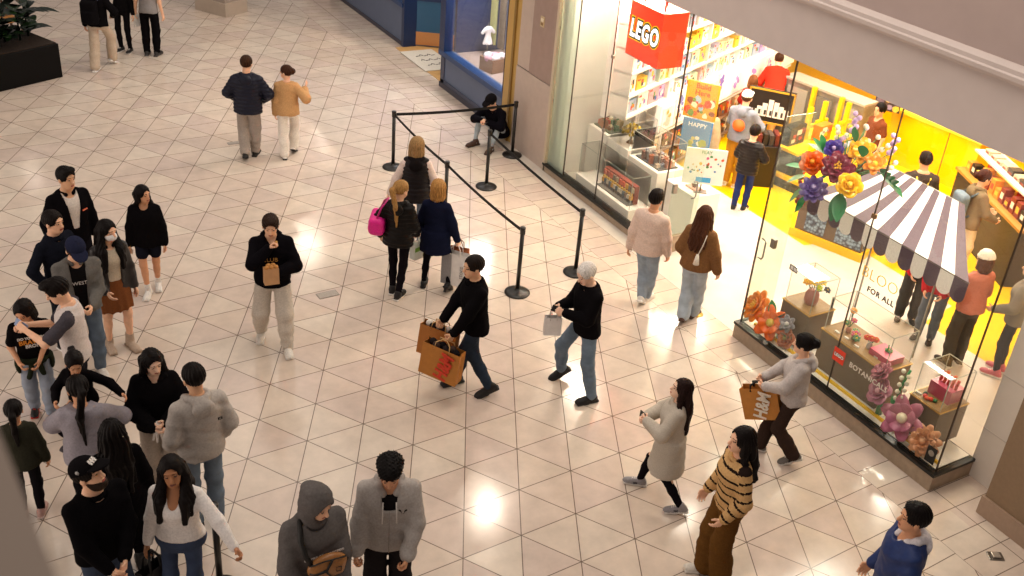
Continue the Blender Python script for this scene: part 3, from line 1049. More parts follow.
# left window
XL = 6.86
plinth('trim_4', XL-.05, 2.62, XL+.10, 5.78, .14, 0)
w5 = pane('window_5', (XL, 2.62, .14), (XL+T, 4.265, 3.675), frames=[((XL-.004, 4.266, .14), (XL+T+.002, 4.274, 3.675)), ((XL-.004, 2.616, .14), (XL+T+.006, 2.628, 3.675))])
w6 = pane('window_6', (XL, 4.275, .14), (XL+T, 5.22, 3.675))
w7 = pane('window_7', (XL, 5.23, .14), (XL+T, 5.76, 3.675), glass((.86, .93, .86), frost=.28), frames=[((XL-.004, 5.222, .14), (XL+T+.004, 5.230, 3.675))])
w8 = pane('window_8', (XL+.12, 2.60, .26), (7.50, 2.614, 3.2), green)
mb = MB(); mb.box((XL+.06, 2.575, 0), (7.55, 2.64, .26), stoneb); struct(mb.build('trim_5'))
# door handles and clamps
steel = mat('#8d8780', .28, 'metal', metal=.9, var=.03, bump=0)
def pull(parent, c, axis, name='door_handle'):
    mb = MB(); x, y, z = c
    ax = Vector(axis)
    pts = [Vector((x, y, z-.13)), Vector((x, y, z-.13))+ax*.055, Vector((x, y, z-.10))+ax*.075, Vector((x, y, z+.10))+ax*.075, Vector((x, y, z+.13))+ax*.055, Vector((x, y, z+.13))]
    mb.tube(pts, .011, steel)
    return mb.build(name, parent)
pull(w1, (XF-.055, .28, 1.36), (0, -1, 0))
mb = MB(); mb.box((XF-.02, .10, 1.42), (XF+.03, .17, 1.54), steel, bev=.006); mb.build('lock', w1)
pull(w8, (7.32, 2.56, .98), (1, 0, 0))
mb = MB(); mb.box((6.99, 2.585, .96), (7.06, 2.63, 1.10), steel, bev=.006); mb.build('lock', w8)
for par, y, zs in ((w2, -1.16, (2.46,)), (w6, 4.27, (1.30, 2.45)), (w7, 5.76, (1.25, 2.45))):
    for z in zs:
        mb = MB(); xx = (XF if par is w2 else XL)-.012
        mb.box((xx, y-.028, z-.028), (xx+.035, y+.028, z+.028), bronze if par is w2 else steel, bev=.006)
        mb.build('clamp', par)

# pier between the shops
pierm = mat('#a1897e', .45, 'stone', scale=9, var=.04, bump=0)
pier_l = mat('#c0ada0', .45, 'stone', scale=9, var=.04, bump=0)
gold = paint('#c09a56', .45)
mb = MB()
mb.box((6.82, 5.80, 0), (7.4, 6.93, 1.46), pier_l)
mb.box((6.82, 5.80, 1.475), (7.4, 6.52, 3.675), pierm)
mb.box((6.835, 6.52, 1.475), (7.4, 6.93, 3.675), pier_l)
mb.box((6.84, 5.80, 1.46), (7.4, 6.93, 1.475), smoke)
pier_o = struct(mb.build('wall_pier'))
mb = MB(); mb.box((6.86, 6.93, 0), (7.4, 7.40, 3.675), gold); mb.box((6.83, 7.10, 0), (6.87, 7.16, 3.675), paint('#8d6c33', .5)); struct(mb.build('trim_6'))
mb = MB(); mb.box((6.81, 5.74, 0), (6.90, 5.80, 3.675), paint('#c9b99f', .4)); struct(mb.build('trim_7'))

# right-hand end of the shop: white return wall, then the dark column
seam = paint('#c9bfb5', .6)
mb = MB()
mb.box((7.15, -3.24, 0), (7.36, -2.77, 3.675), paint('#dfd5cb', .5))
for z in (.62, 1.3, 2.0): mb.box((7.146, -3.24, z), (7.151, -2.77, z+.012), seam)
struct(mb.build('wall_return'))
colm = mat('#8c7359', .5, 'stone', scale=30, var=.05, bump=0)
mb = MB()
mb.box((6.75, -5.6, .22), (7.6, -3.255, 6.2), colm)
mb.box((6.72, -5.63, 0), (7.6, -3.235, .22), mat('#a58b76', .5, 'stone', scale=30, var=.05, bump=0))
struct(mb.build('wall_column'))

# ---- blue shop
blue = paint('#27436f', .4); blue2 = paint('#5f6b84', .5); navy = paint('#1b2f55', .35); teal = paint('#2d5878', .4)
XB = 6.95
mb = MB()
mb.box((XB, 7.42, .10), (XB+.25, 10.05, .70), blue2)
mb.box((XB-.03, 7.42, 0), (XB+.25, 10.08, .10), paint('#44434f', .5))
for y0, y1 in ((7.42, 7.55), (9.90, 10.05)): mb.box((XB-.02, y0, .10), (XB+.05, y1, .62), paint('#4a4f62', .5))
mb.box((XB-.02, 7.42, .10), (XB+.05, 10.05, .17), paint('#4a4f62', .5))
struct(mb.build('wall_blue_shop'))
mb = MB()
mb.box((XB-.06, 7.42, .66), (XB+.12, 10.10, .76), blue)
mb.box((XB-.05, 9.88, .76), (XB+.14, 10.10, 3.675), navy)
mb.box((XB-.05, 7.42, .76), (XB+.10, 7.50, 3.675), paint('#2a2230', .5))
struct(mb.build('trim_8'))
pane('window_9', (XB+.03, 7.50, .76), (XB+.04, 9.88, 3.675), glass((.95, .96, 1)))
mb = MB(); mb.box((XB+.25, 7.42, .60), (8.3, 10.05, .68), paint('#a28f83', .5)); struct(mb.build('trim_9'))
# recess with the blue door, left window
mb = MB(); mb.box((XB+.25, 9.98, 0), (8.2, 10.06, 3.6), navy); struct(mb.build('wall_recess'))
mb = MB(); mb.box((7.05, 10.05, 0.0), (8.39, 12.55, .012), mat('#c79d63', .5, 'stone', scale=12, var=.08, bump=0)); struct(mb.build('floor_recess'))
dM = frame((7.36, 12.62, 0), (math.cos(math.radians(-30.8)), math.sin(math.radians(-30.8)), 0), (0, 0, 1))
mb = MB()
mb.box((0, .03, -.045), (1.05, 2.3, 0), teal, M=dM)
mb.box((.1, 1.16, -.05), (.95, 2.16, .01), paint('#c9bba9', .3), M=dM)
mb.box((.0, 1.02, .0), (1.05, 1.12, .012), navy, M=dM)
d1 = struct(mb.build('door_1'))
mb = MB(); mb.box((.03, .05, 0), (1.02, .34, .008), mat('#c98f5b', .35, 'metal', metal=.5, var=.06, bump=0), M=dM); mb.build('kick_plate', d1, 'brass kick plate')
mb = MB(); mb.tube([dM @ Vector((.07, 1.0, 0)), dM @ Vector((.07, 1.0, .06)), dM @ Vector((.07, 1.5, .06)), dM @ Vector((.07, 1.5, 0))], .012, steel); mb.build('door_handle', d1)
mb = MB()
mb.box((7.26, 12.60, .08), (7.5, 16.5, .86), blue2); mb.box((7.24, 12.55, 0), (7.5, 16.5, .08), paint('#44434f', .5))
mb.box((7.22, 12.52, 0), (7.52, 12.64, 3.6), navy)
mb.box((7.20, 12.60, .86), (7.5, 16.5, .95), blue)
struct(mb.build('wall_far_shop'))
pane('window_10', (7.30, 12.64, .95), (7.31, 16.5, 3.4), glass((.9, .94, 1)))
mb = MB(); mb.box((7.0, 16.5, 0), (8.3, 18.5, 3.6), taupe); mb.box((6.97, 16.5, 0), (8.3, 18.5, .3), pier_l); struct(mb.build('wall_far'))
mb = MB(); mb.box((8.3, 7.42, 0), (8.45, 16.5, 3.7), paint('#8c9ac0', .5)); struct(mb.build('wall_blue_shop_back'))

# stone column far behind
a = math.radians(31); cM = Matrix.Translation((4.20, 15.58, 0)) @ Matrix.Rotation(a, 4, 'Z')
mb = MB()
mb.box((0, 0, .30), (.62, .85, 4.2), mat('#a99a8e', .5, 'stone', scale=6, var=.05, bump=0), M=cM)
mb.box((-.04, -.04, 0), (.66, .89, .30), mat('#b9a999', .5, 'stone', scale=6, var=.05, bump=0), M=cM)
struct(mb.build('wall_column_far'))

# near balcony parapet seen soft at the lower left
zp = 6.45
pd = Vector((-.0123, .1246, 0)).normalized(); pn = Vector((pd.y, -pd.x, 0)); p0 = Vector((-1.739, -7.05, 0))
PM = Matrix(((pn.x, pd.x, 0, p0.x), (pn.y, pd.y, 0, p0.y), (0, 0, 1, 0), (0, 0, 0, 1)))
mb = MB()
mb.box((-.9, -1.5, 5.2), (0, 9, zp), paint('#a39184', .6), M=PM)
struct(mb.build('wall_balcony'))
# ------------------------------------------------------------------ queue posts and belts
pb = mat('#17130f', .38, bump=0, spec=.5)
beltm = mat('#0f0d0d', .8, 'cloth', scale=200)
def make_post(label, xy, h=.985):
    r = thing('stanchion', label, 'stanchion', (xy[0], xy[1], 0), 0, 'queue posts of the belt barrier')
    mb = MB(); mb.lathe([(.0, 0), (.168, 0), (.172, .008), (.168, .020), (.12, .032), (.05, .042), (.034, .055), (.030, .07)], pb, 32); mb.build('base', r)
    mb = MB(); mb.lathe([(.028, .05), (.028, h-.10)], pb, 20); mb.build('post', r)
    mb = MB(); mb.lathe([(.03, h-.105), (.036, h-.10), (.036, h-.03), (.038, h-.025), (.038, h-.006), (.032, h), (0, h+.001)], pb, 20)
    mb.box((-.012, .03, h-.09), (.012, .045, h-.035), pb); mb.box((-.012, -.045, h-.09), (.012, -.03, h-.035), pb)
    mb.build('belt_head', r)
    return r
posts = [((4.48, 6.68), 'black queue post at the far left corner of the belt barrier'),
         ((4.42, 4.61), 'black queue post half hidden behind the woman in the black vest'),
         ((4.43, 2.40), 'black queue post at the near end of the long sloping belt'),
         ((5.59, 5.50), 'black queue post in front of the man sitting against the pier'),
         ((6.62, 6.50), 'black queue post close against the pier beside the sitting man'),
         ((5.46, 2.58), 'black queue post behind the white-haired man, nearest the shop entrance')]
P0 = make_post(posts[0][1], posts[0][0])
plist = [P0]
for xy, lb in posts[1:]:
    c = copy_tree(P0); c.location = (xy[0], xy[1], 0); c['label'] = lb; plist.append(c)
c = copy_tree(P0); c.location = (-.40, -1.02, 0); c['label'] = 'black post beside the woman in the white top, cut off by the lower edge'; plist.append(c)
def belt(a, b, label, sag=.03, n=14):
    mb = MB(); a = Vector((*a, .925)); b = Vector((*b, .925))
    d = (b-a).normalized(); a = a+d*.04; b = b-d*.04
    sd = Vector((-d.y, d.x, 0))*.0015
    v = []; f = []
    for i in range(n+1):
        t = i/n; p = a.lerp(b, t); p.z -= sag*4*t*(1-t)
        for s_ in (-1, 1):
            for z in (-.024, .024): v.append(p+sd*s_+Vector((0, 0, z)))
    for i in range(n):
        k = 4*i
        for (q, w_) in ((0, 1), (1, 3), (3, 2), (2, 0)): f.append((k+q, k+4+q, k+4+w_, k+w_))
    f += [(0, 1, 3, 2), (4*n, 4*n+2, 4*n+3, 4*n+1)]
    mb.add(v, f, beltm)
    tag(mb.build('barrier_belt'), label, 'belt', 'belts of the queue barrier')
pp = [p[0] for p in posts]
belt(pp[0], pp[4], 'black belt across the far end of the queue, over the sitting man')
belt(pp[0], pp[1], 'black belt from the far left queue post to the one behind the black vest')
belt(pp[1], pp[2], 'black belt sloping down to the near queue post above the man with brown bags')
belt(pp[3], pp[5], 'black belt along the shop window side of the queue')

# ------------------------------------------------------------------ floor fittings
def plate(name, label, c, sx, sy, ang, m, cat):
    mb = MB(); M = Matrix.Translation((c[0], c[1], 0)) @ Matrix.Rotation(math.radians(ang), 4, 'Z')
    mb.box((-sx/2, -sy/2, .0005), (sx/2, sy/2, .006), m, M=M)
    mb.box((-sx/2+.01, -sy/2+.01, .006), (sx/2-.01, sy/2-.01, .007), mat('#a39a90', .35, bump=0), M=M)
    return tag(mb.build(name), label, cat)
plate('access_plate', 'grey rectangular access plate set in the floor right of the man eating', (2.12, 3.27), .27, .14, 2.7, mat('#8d857d', .4, bump=0), 'floor plate')
plate('access_plate', 'small grey access plate in the floor behind the couple walking away', (2.38, 8.44), .22, .10, 2.7, mat('#8b847e', .4, bump=0), 'floor plate')
r = thing('floor_outlet', 'metal floor outlet box with open lid beside the dark column', 'outlet', (6.36, -3.76, 0), math.radians(-30))
mb = MB(); mb.box((-.075, -.055, .0), (.075, .055, .012), steel, bev=.004); mb.build('plate', r)
mb = MB(); mb.box((-.04, -.035, .012), (.04, .035, .03), mat('#c2b8ab', .3, metal=.6, bump=0), bev=.005); mb.build('lid', r)
mb = MB(); mb.lathe([(0, .0005), (.085, .0005), (.085, .004), (0, .0045)], mat('#cda84a', .4, metal=.3, bump=0), 28)
o = mb.build('floor_sticker'); o.location = (6.40, 1.03, 0); tag(o, 'round gold sticker on the floor at the shop entrance', 'sticker')
mb = MB(); mb.box((7.0, 10.9, .012), (7.75, 12.2, .028), mat('#d8d2c8', .9, 'cloth', scale=300))
mat_ = mb.build('doormat'); tag(mat_, 'white doormat with dark lettering in front of the blue door', 'doormat')
for k_, y in enumerate((11.2, 11.5, 11.8)):
    mb = MB()
    for q in range(5): mb.tube([(7.2+.09*q, y, .03), (7.24+.09*q, y+.10*((q+k_) % 2), .03), (7.28+.09*q, y+.02, .03)], .008, mat('#4a4340', .9, bump=0), 6)
    mb.build('lettering', mat_)

# ------------------------------------------------------------------ planter at the upper left
pang = math.radians(205.4)
r = thing('planter', 'long dark planter full of broad glossy leaves at the upper left', 'planter', (.33, 12.42, 0), 0)
M_ = Matrix.Rotation(math.radians(25.4), 4, 'Z')
mb = MB(); dk = mat('#070504', .6, bump=0, spec=.15)
mb.box((-2.3, 0, 0), (0, 1.05, .64), dk, M=M_, bev=.015)
mb.build('trough', r)
mb = MB(); mb.box((-2.27, .03, .62), (-.03, 1.02, .66), mat('#2a1d14', .9, scale=40, var=.4, bump=.6), M=M_); mb.build('soil', r)
rnd = random.Random(5)
def leaf(mb, base, d, L, W, m, droop=.5):
    d = Vector(d).normalized(); sd = d.cross(Vector((0, 0, 1)))
    if sd.length < .05: sd = Vector((1, 0, 0))
    sd.normalize(); v = []; f = []; n = 6
    for i in range(n+1):
        t = i/n; c = Vector(base)+d*L*t-Vector((0, 0, 1))*droop*L*t*t
        w_ = W*math.sin(PI*min(1, t*.93+.05))**.8
        up = Vector((0, 0, .25*w_))
        v += [c-sd*w_+up, c, c+sd*w_+up]
    for i in range(n):
        k = 3*i
        f += [(k, k+1, k+4, k+3), (k+1, k+2, k+5, k+4)]
    mb.add(v, f, m, None, True)
lm = [mat(c, .3, 'leather', scale=12, var=.2, bump=.1, spec=.5) for c in ('#142014', '#182815', '#203a1a', '#0f1a12')]
for q in range(9):
    mb = MB(); bx, by = -2.1+.24*q, .3+.45*rnd.random()
    b0 = M_ @ Vector((bx, by, .62))
    mb.tube([b0, b0+Vector((0, .02, .35)), b0+Vector((.03, .0, .62))], [.02, .016, .008], lm[3])
    for j in range(12):
        a = rnd.random()*6.28; z = .1+.6*rnd.random()
        leaf(mb, b0+Vector((0, 0, z)), (math.cos(a), math.sin(a), .35+.6*rnd.random()), .38+.30*rnd.random(), .10+.06*rnd.random(), lm[rnd.randrange(4)], .35)
    mb.build('plant', r)
# wooden seat beyond the planter
r = thing('wooden_chair', 'dark wooden slatted chair behind the planter at the upper left corner', 'chair', (-.35, 14.9, 0), math.radians(20))
wd = mat('#4a2e1e', .5, 'stone', scale=20, var=.3, bump=.1); wd2 = mat('#a8713a', .6, 'cloth')
mb = MB(); mb.box((-.25, -.25, .40), (.25, .25, .45), wd2, bev=.015); mb.build('seat', r)
mb = MB(); mb.box((-.25, .20, .46), (.25, .25, .54), wd, bev=.01); mb.box((-.25, .22, .84), (.25, .27, .92), wd, bev=.01)
for q in range(6): mb.box((-.22+.08*q, .22, .5), (-.19+.08*q, .25, .88), wd)
mb.build('backrest', r)
for sx, sy in ((-1, -1), (1, -1), (-1, 1), (1, 1)):
    mb = MB(); mb.box((sx*.24-.02, sy*.23-.02, 0), (sx*.24+.02, sy*.23+.02, .40 if sy < 0 else .9), wd); mb.build('leg', r)

# ------------------------------------------------------------------ blue shop window: little dress on a stand, boxes
r = thing('dress_stand', 'white child dress on a stand in the blue shop window', 'dress', (7.80, 9.78, .68)); r.scale = (.62, .62, .62)
mb = MB(); mb.lathe([(0, 0), (.12, 0), (.12, .015), (.012, .03), (.010, .45)], steel, 20); mb.build('stand', r)
f = union([loft((0, 0, 0), np.eye(3), [(.33, .17, .13, 0), (.50, .12, .09, 0), (.62, .09, .06, 0), (.82, .13, .07, 0), (.90, .05, .04, 0)]), rc((-.10, 0, .83), (-.20, 0, .70), .05, .055), rc((.10, 0, .83), (.20, 0, .70), .05, .055)], .03)
f = warp(f, lambda P: (.012*np.sin(np.arctan2(P[:, 1], P[:, 0])*9)*np.clip((.62-P[:, 2])*4, 0, 1)).astype(F))
field_obj('dress', f, .014, [cloth('#efeae6')], r)
mb = MB(); mb.tube([(0, 0, .88), (0, 0, 1.02)], .012, steel); mb.tube([(-.09, 0, .90), (0, 0, .96), (.09, 0, .90)], .008, steel); mb.build('hanger', r)
def carton(name, label, c, sz, ang, col, open_top=True, z=.68):
    r = thing(name, label, 'box', (c[0], c[1], z), math.radians(ang)); mb = MB(); m = mat(col, .8, 'paper', scale=30, var=.06); x, y, h = sz
    t = .008
    mb.box((-x/2, -y/2, 0), (x/2, y/2, t), m)
    for a, b in (((-x/2, -y/2, 0), (x/2, -y/2+t, h)), ((-x/2, y/2-t, 0), (x/2, y/2, h)), ((-x/2, -y/2, 0), (-x/2+t, y/2, h)), ((x/2-t, -y/2, 0), (x/2, y/2, h))): mb.box(a, b, m)
    mb.build('box', r)
    return r
r = carton('carton', 'brown cardboard box with white cloths in the blue shop window', (7.48, 8.86), (.44, .38, .26), 12, '#b08a68')
mb = MB()
for i in range(7): mb.sphere((-.16+.05*i, .10*math.sin(i*2.1), .25+.03*(i % 2)), (.09, .08, .07), cloth('#ece6e4' if i % 3 else '#d9a9b0'))
mb.build('cloths', r)
f = union([ell((0, 0, .16), (.11, .10, .16)), ell((0, -.02, .36), (.085, .08, .085)), ell((.06, 0, .45), (.025, .02, .06)), ell((-.06, 0, .45), (.025, .02, .06)), rc((.08, -.04, .2), (.12, -.10, .10), .04, .03), rc((-.08, -.04, .2), (-.12, -.10, .10), .04, .03)], .02)
r = thing('plush_rabbit', 'white plush toy behind the cardboard box in the blue shop window', 'plush toy', (7.74, 8.50, .68)); field_obj('body', f, .014, [cloth('#efecec')], r)
for (y, c, lb) in ((7.62, '#d8478c', 'pink hanging garment at the right end of the blue shop window'), (10.6-.75, '#c9c98c', 'pale green hanging drape at the left end of the blue shop window'), (9.50, '#8a7d6b', 'brown patterned drape behind the white dress')):
    mb = MB(); m = cloth(c); v = []; f_ = []
    for i in range(13):
        for z in (.85, 2.9): v.append((7.95+.03*math.sin(i*1.9), y-.11+.22*i/12, z))
    v2 = [(x+.012, yy, z) for x, yy, z in v]
    n = len(v)
    for i in range(12): f_ += [(2*i, 2*i+1, 2*i+3, 2*i+2), (n+2*i, n+2*i+2, n+2*i+3, n+2*i+1), (2*i, 2*i+2, n+2*i+2, n+2*i), (2*i+1, n+2*i+1, n+2*i+3, 2*i+3)]
    mb.add(v, f_, m, None, True); tag(mb.build('drape'), lb, 'drape')
mb = MB(); mb.box((6.805, 6.16, 2.33), (6.82, 6.27, 2.50), paint('#c7b08a', .4)); mb.box((6.80, 6.18, 2.36), (6.806, 6.25, 2.40), paint('#8b6c3f', .4)); mb.box((6.80, 6.18, 2.42), (6.806, 6.25, 2.47), paint('#e9dcc2', .4))
mb.build('plaque', pier_o, 'small gold and white plaque')
# ------------------------------------------------------------------ toy shop: hanging sign
RED = '#e23a1c'
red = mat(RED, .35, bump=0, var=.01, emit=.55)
r = thing('hanging_sign', 'red box sign with the white toy shop lettering above the entrance', 'sign', (7.0, 3.39, 2.54))
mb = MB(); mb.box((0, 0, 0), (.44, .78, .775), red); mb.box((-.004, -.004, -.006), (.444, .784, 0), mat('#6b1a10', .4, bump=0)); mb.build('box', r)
mb = MB()
for x, y in ((.12, .15), (.12, .63), (.34, .39)): mb.tube([(x, y, .775), (x, y, 1.14)], .012, steel)
mb.build('hanger', r)
SM = frame((0, .39, .39), (0, -1, 0), (0, 0, 1))
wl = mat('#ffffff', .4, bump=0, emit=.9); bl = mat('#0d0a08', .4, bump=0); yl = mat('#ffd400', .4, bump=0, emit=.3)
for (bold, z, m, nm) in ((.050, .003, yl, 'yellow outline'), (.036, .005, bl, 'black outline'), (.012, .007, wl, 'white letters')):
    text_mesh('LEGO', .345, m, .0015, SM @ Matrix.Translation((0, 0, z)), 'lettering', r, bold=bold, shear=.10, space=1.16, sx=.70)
# ------------------------------------------------------------------ lettering on the glass
def glass_text(name, body, size, y, z, m, label, bold=0, space=1.0, sx=1.0, x=XF-.006):
    o = text_mesh(body, size, m, .0012, frame((0, 0, 0), (0, -1, 0), (0, 0, 1)), name, None, bold=bold, space=space, sx=sx, align='LEFT')
    o.location = (x, y, z)
    return tag(o, label, 'lettering')
glass_text('window_lettering', 'BLOO', .185, -1.20, 1.83, mat('#e9b91d', .5, bump=0), 'thin yellow letters BLOO on the right shop window', bold=-.004, space=1.05)
glass_text('window_lettering', 'FOR ALL', .088, -1.33, 1.665, mat('#2b2420', .5, bump=0), 'small dark words FOR ALL on the right shop window', bold=.003, space=1.15)
o = glass_text('window_lettering', 'BOTANICALS', .090, -1.375, .70, mat('#e4dccd', .5, bump=0), 'white word BOTANICALS low on the right shop window', bold=.001, space=1.05)
r = thing('window_decal', 'small red square logo sticker left of the word BOTANICALS', 'sticker', (XF-.004, -1.21, .705))
mb = MB(); mb.box((-.002, -.085, -.085), (.0, .085, .085), mat(RED, .5, bump=0)); mb.build('backing', r)
for bold, x_, m in ((.006, -.0035, bl), (.002, -.0045, mat('#f4efe8', .5, bump=0))):
    text_mesh('LEGO', .055, m, .0006, frame((x_, 0, 0), (0, -1, 0), (0, 0, 1)), 'lettering', r, bold=bold, shear=.1)
r = thing('window_decal', 'small black sticker on the glass left of the yellow flower case', 'sticker', (XF-.004, -.265, 1.345))
mb = MB(); mb.box((-.002, -.065, -.035), (.0, .065, .035), mat('#1d1a18', .5, bump=0)); mb.box((-.003, -.052, -.022), (-.002, -.004, .022), mat('#e9e4da', .5, bump=0)); mb.box((-.003, .006, -.022), (-.002, .05, .022), mat('#e9e4da', .5, bump=0)); mb.build('decal', r)
r = thing('window_decal', 'black notice sticker at the bottom right corner of the shop window', 'sticker', (XF-.004, -2.66, .37))
mb = MB(); mb.box((-.002, -.06, -.10), (.0, .06, .10), mat('#15120f', .5, bump=0)); mb.build('backing', r)
mb = MB(); mb.lathe([(.030, 0), (.036, 0), (.036, .001), (.030, .001)], mat('#8e8478', .5, bump=0), 20, M=frame((-.003, 0, .02), (0, -1, 0), (0, 0, 1))); mb.build('symbol', r)

# ------------------------------------------------------------------ display cases in the right window
wood = mat('#9a7b4e', .45, 'stone', scale=10, var=.15, bump=.05); brown = mat('#6d5d49', .5, 'plain', scale=4, var=.05, bump=0); goldm = mat('#c8a35a', .3, metal=.7, bump=0)
acr = glass((.985, .985, .98), refl=.012); edgem = glass((.95, .96, .93), frost=.45)
def case(label, y0, y1, x0, x1, z, h, front=brown):
    r = thing('display_case', label, 'display case', ((x0+x1)/2, (y0+y1)/2, .232))
    X, Y = (x1-x0)/2, (y1-y0)/2
    mb = MB(); mb.box((-X, -Y, 0), (X, Y, z-.252), front); mb.build('pedestal', r)
    mb = MB(); mb.box((-X-.01, -Y-.01, z-.252), (X+.01, Y+.01, z-.238), goldm); mb.box((-X, -Y, z-.238), (X, Y, z-.232), wood); mb.build('top', r)
    a = MB(); t = .006; zz = z-.232; hh = zz+h; X -= .02; Y -= .02
    a.box((-X, -Y, zz), (-X+t, Y, hh), acr); a.box((X-t, -Y, zz), (X, Y, hh), acr); a.box((-X, -Y, zz), (X, -Y+t, hh), acr); a.box((-X, Y-t, zz), (X, Y, hh), acr); a.box((-X, -Y, hh), (X, Y, hh+t), acr)
    c = a.build('acrylic_cover', r)
    e = MB(); q = .004
    for sx in (-1, 1):
        for sy in (-1, 1): e.box((sx*X-q, sy*Y-q, zz), (sx*X+q, sy*Y+q, hh), edgem)
        e.box((sx*X-q, -Y, hh-q), (sx*X+q, Y, hh+q), edgem); e.box((-X, sx*Y-q, hh-q), (X, sx*Y+q, hh+q), edgem)
    e.build('cover_edges', c)
    return r
case('brown display case with a yellow bouquet, leftmost in the right window', -.46, .0, 6.80, 7.22, .75, .42)
case('long brown display case with small flower models, middle of the right window', -1.70, -.72, 6.76, 7.2, .75, .42)
case('brown display case with pink models at the right corner of the window', -2.46, -2.06, 6.80, 7.26, .70, .40)

def petals(mb, c, n, L, W, m, axis=(0, 0, 1), tilt=.5, curl=.3, off=0.0):
    ax = Vector(axis).normalized(); u = ax.cross(Vector((.3, .7, .2))).normalized(); w_ = ax.cross(u)
    for i in range(n):
        a = 2*PI*i/n+off; d = u*math.cos(a)+w_*math.sin(a); sd = ax.cross(d)
        v = []; f = []; N = 6
        for j in range(N+1):
            t = j/N; ww = W*math.sin(PI*(.08+.84*t))**.7
            p = Vector(c)+d*L*t*math.cos(tilt*t)+ax*(L*math.sin(tilt)*t*(1-curl*t))
            v += [p-sd*ww+ax*.18*ww, p-ax*.02*L, p+sd*ww+ax*.18*ww]
        n0 = len(v)
        v += [Vector(q)-ax*.012 for q in v]
        for j in range(N):
            k = 3*j
            f += [(k, k+1, k+4, k+3), (k+1, k+2, k+5, k+4), (n0+k, n0+k+3, n0+k+4, n0+k+1), (n0+k+1, n0+k+4, n0+k+5, n0+k+2), (k, k+3, n0+k+3, n0+k), (k+2, n0+k+2, n0+k+5, k+5)]
        f += [(3*N, 3*N+1, n0+3*N+1, n0+3*N), (3*N+1, 3*N+2, n0+3*N+2, n0+3*N+1)]
        mb.add(v, f, m, None, True)
def pl(c): return mat(c, .28, bump=0, var=.02, spec=.5)
GRN, DGR = pl('#1f8a4c'), pl('#1c6b3f')
def flower(mb, c, R, col, axis, kind='daisy', center='#f2c61e', rings=2):
    ax = Vector(axis).normalized(); m = pl(col)
    if kind == 'rose':
        for q, (rr, tl, n) in enumerate(((1.0, .35, 5), (.80, .75, 5), (.58, 1.05, 4), (.36, 1.3, 4))): petals(mb, Vector(c)+ax*R*.08*q, n, R*rr, R*.42*rr+.01, m, ax, tl, .2, q*.6)
        mb.sphere(Vector(c)+ax*R*.42, R*.2, pl(center))
    elif kind == 'peony':
        for q, (rr, tl, n) in enumerate(((1.0, .25, 7), (.82, .6, 7), (.6, .9, 6))): petals(mb, Vector(c)+ax*R*.10*q, n, R*rr, R*.34*rr, m, ax, tl, .2, q*.45)
        for q in range(9):
            a = q*2.4; o_ = ax.cross(Vector((.3, .7, .2))).normalized(); w_ = ax.cross(o_)
            mb.sphere(Vector(c)+ax*R*.42+(o_*math.cos(a)+w_*math.sin(a))*R*.08*math.sqrt(q), R*.07, pl(center), n=5)
    elif kind == 'ball':
        for q, (rr, tl, n) in enumerate(((1.0, .2, 10), (.85, .55, 9), (.65, .9, 8), (.42, 1.2, 6))): petals(mb, Vector(c)+ax*R*.13*q, n, R*rr, R*.24*rr+.005, m, ax, tl, .1, q*.3)
        mb.sphere(Vector(c)+ax*R*.5, R*.22, pl(center))
    else:
        for q in range(rings): petals(mb, Vector(c)+ax*R*.10*q, 6, R*(1-.25*q), R*.30, m, ax, .35+.3*q, .3, q*.5)
        mb.sphere(Vector(c)+ax*R*.22, R*.22, pl(center))

# small models in the cases
def zc(z): return z
def vase_model(name, label, c, z, body, flowers, h=.14, r_=.06, group=None, cat='toy flowers'):
    r = thing(name, label, cat, (c[0], c[1], z), 0, group)
    mb = MB(); mb.lathe([(0, 0), (r_*.8, 0), (r_, h*.3), (r_*.95, h*.7), (r_*.6, h), (r_*.5, h)], pl(body), 18); mb.build('vase', r)
    mb = MB()
    for i, (dx, dy, dz, R_, col, kd) in enumerate(flowers):
        p = Vector((dx, dy, h+dz)); mb.tube([(0, 0, h*.8), p*.6+Vector((0, 0, h*.3)), p], .005, GRN, 5); flower(mb, p, R_, col, (dx*3-.25, dy*3-.3, 1), kd)
    mb.build('blooms', r)
    return r
vase_model('toy_bouquet', 'yellow brick flowers in a pink square vase inside the leftmost case', (7.02, -.24), .75, '#b8756a',
           [(0, 0, .10, .075, '#f2c21b', 'rose'), (-.08, .05, .09, .06, '#e9a61d', 'daisy'), (.08, -.04, .10, .06, '#f4d23a', 'daisy'), (-.02, -.09, .07, .05, '#b7c93a', 'daisy'), (.03, .10, .08, .055, '#f0b52a', 'daisy'), (.10, -.12, .03, .05, '#3c4a58', 'daisy')], .20, .09)
vase_model('toy_orchid', 'tall orange brick flower model in the long middle case', (6.98, -.92), .75, '#c7876c', [(0, 0, .22, .045, '#e9a24a', 'rose'), (.02, -.03, .10, .04, '#d4577a', 'daisy'), (-.03, .03, .05, .04, '#4a8a5a', 'daisy')], .07, .035)
vase_model('toy_succulents', 'pink and green brick plant model in the long middle case', (6.92, -1.08), .75, '#8a6a4a', [(0, 0, .02, .06, '#c85a74', 'daisy'), (-.05, -.06, .02, .05, '#4d8a58', 'daisy'), (.05, .05, .03, .045, '#5f9a62', 'daisy')], .05, .045)
vase_model('toy_tulips', 'red brick flowers in a glass vase in the long middle case', (6.95, -1.28), .75, '#cfc6c0', [(0, 0, .05, .045, '#e0442e', 'rose'), (.03, -.04, .05, .04, '#e8623c', 'rose'), (-.03, .04, .05, .04, '#e0442e', 'rose')], .08, .035)
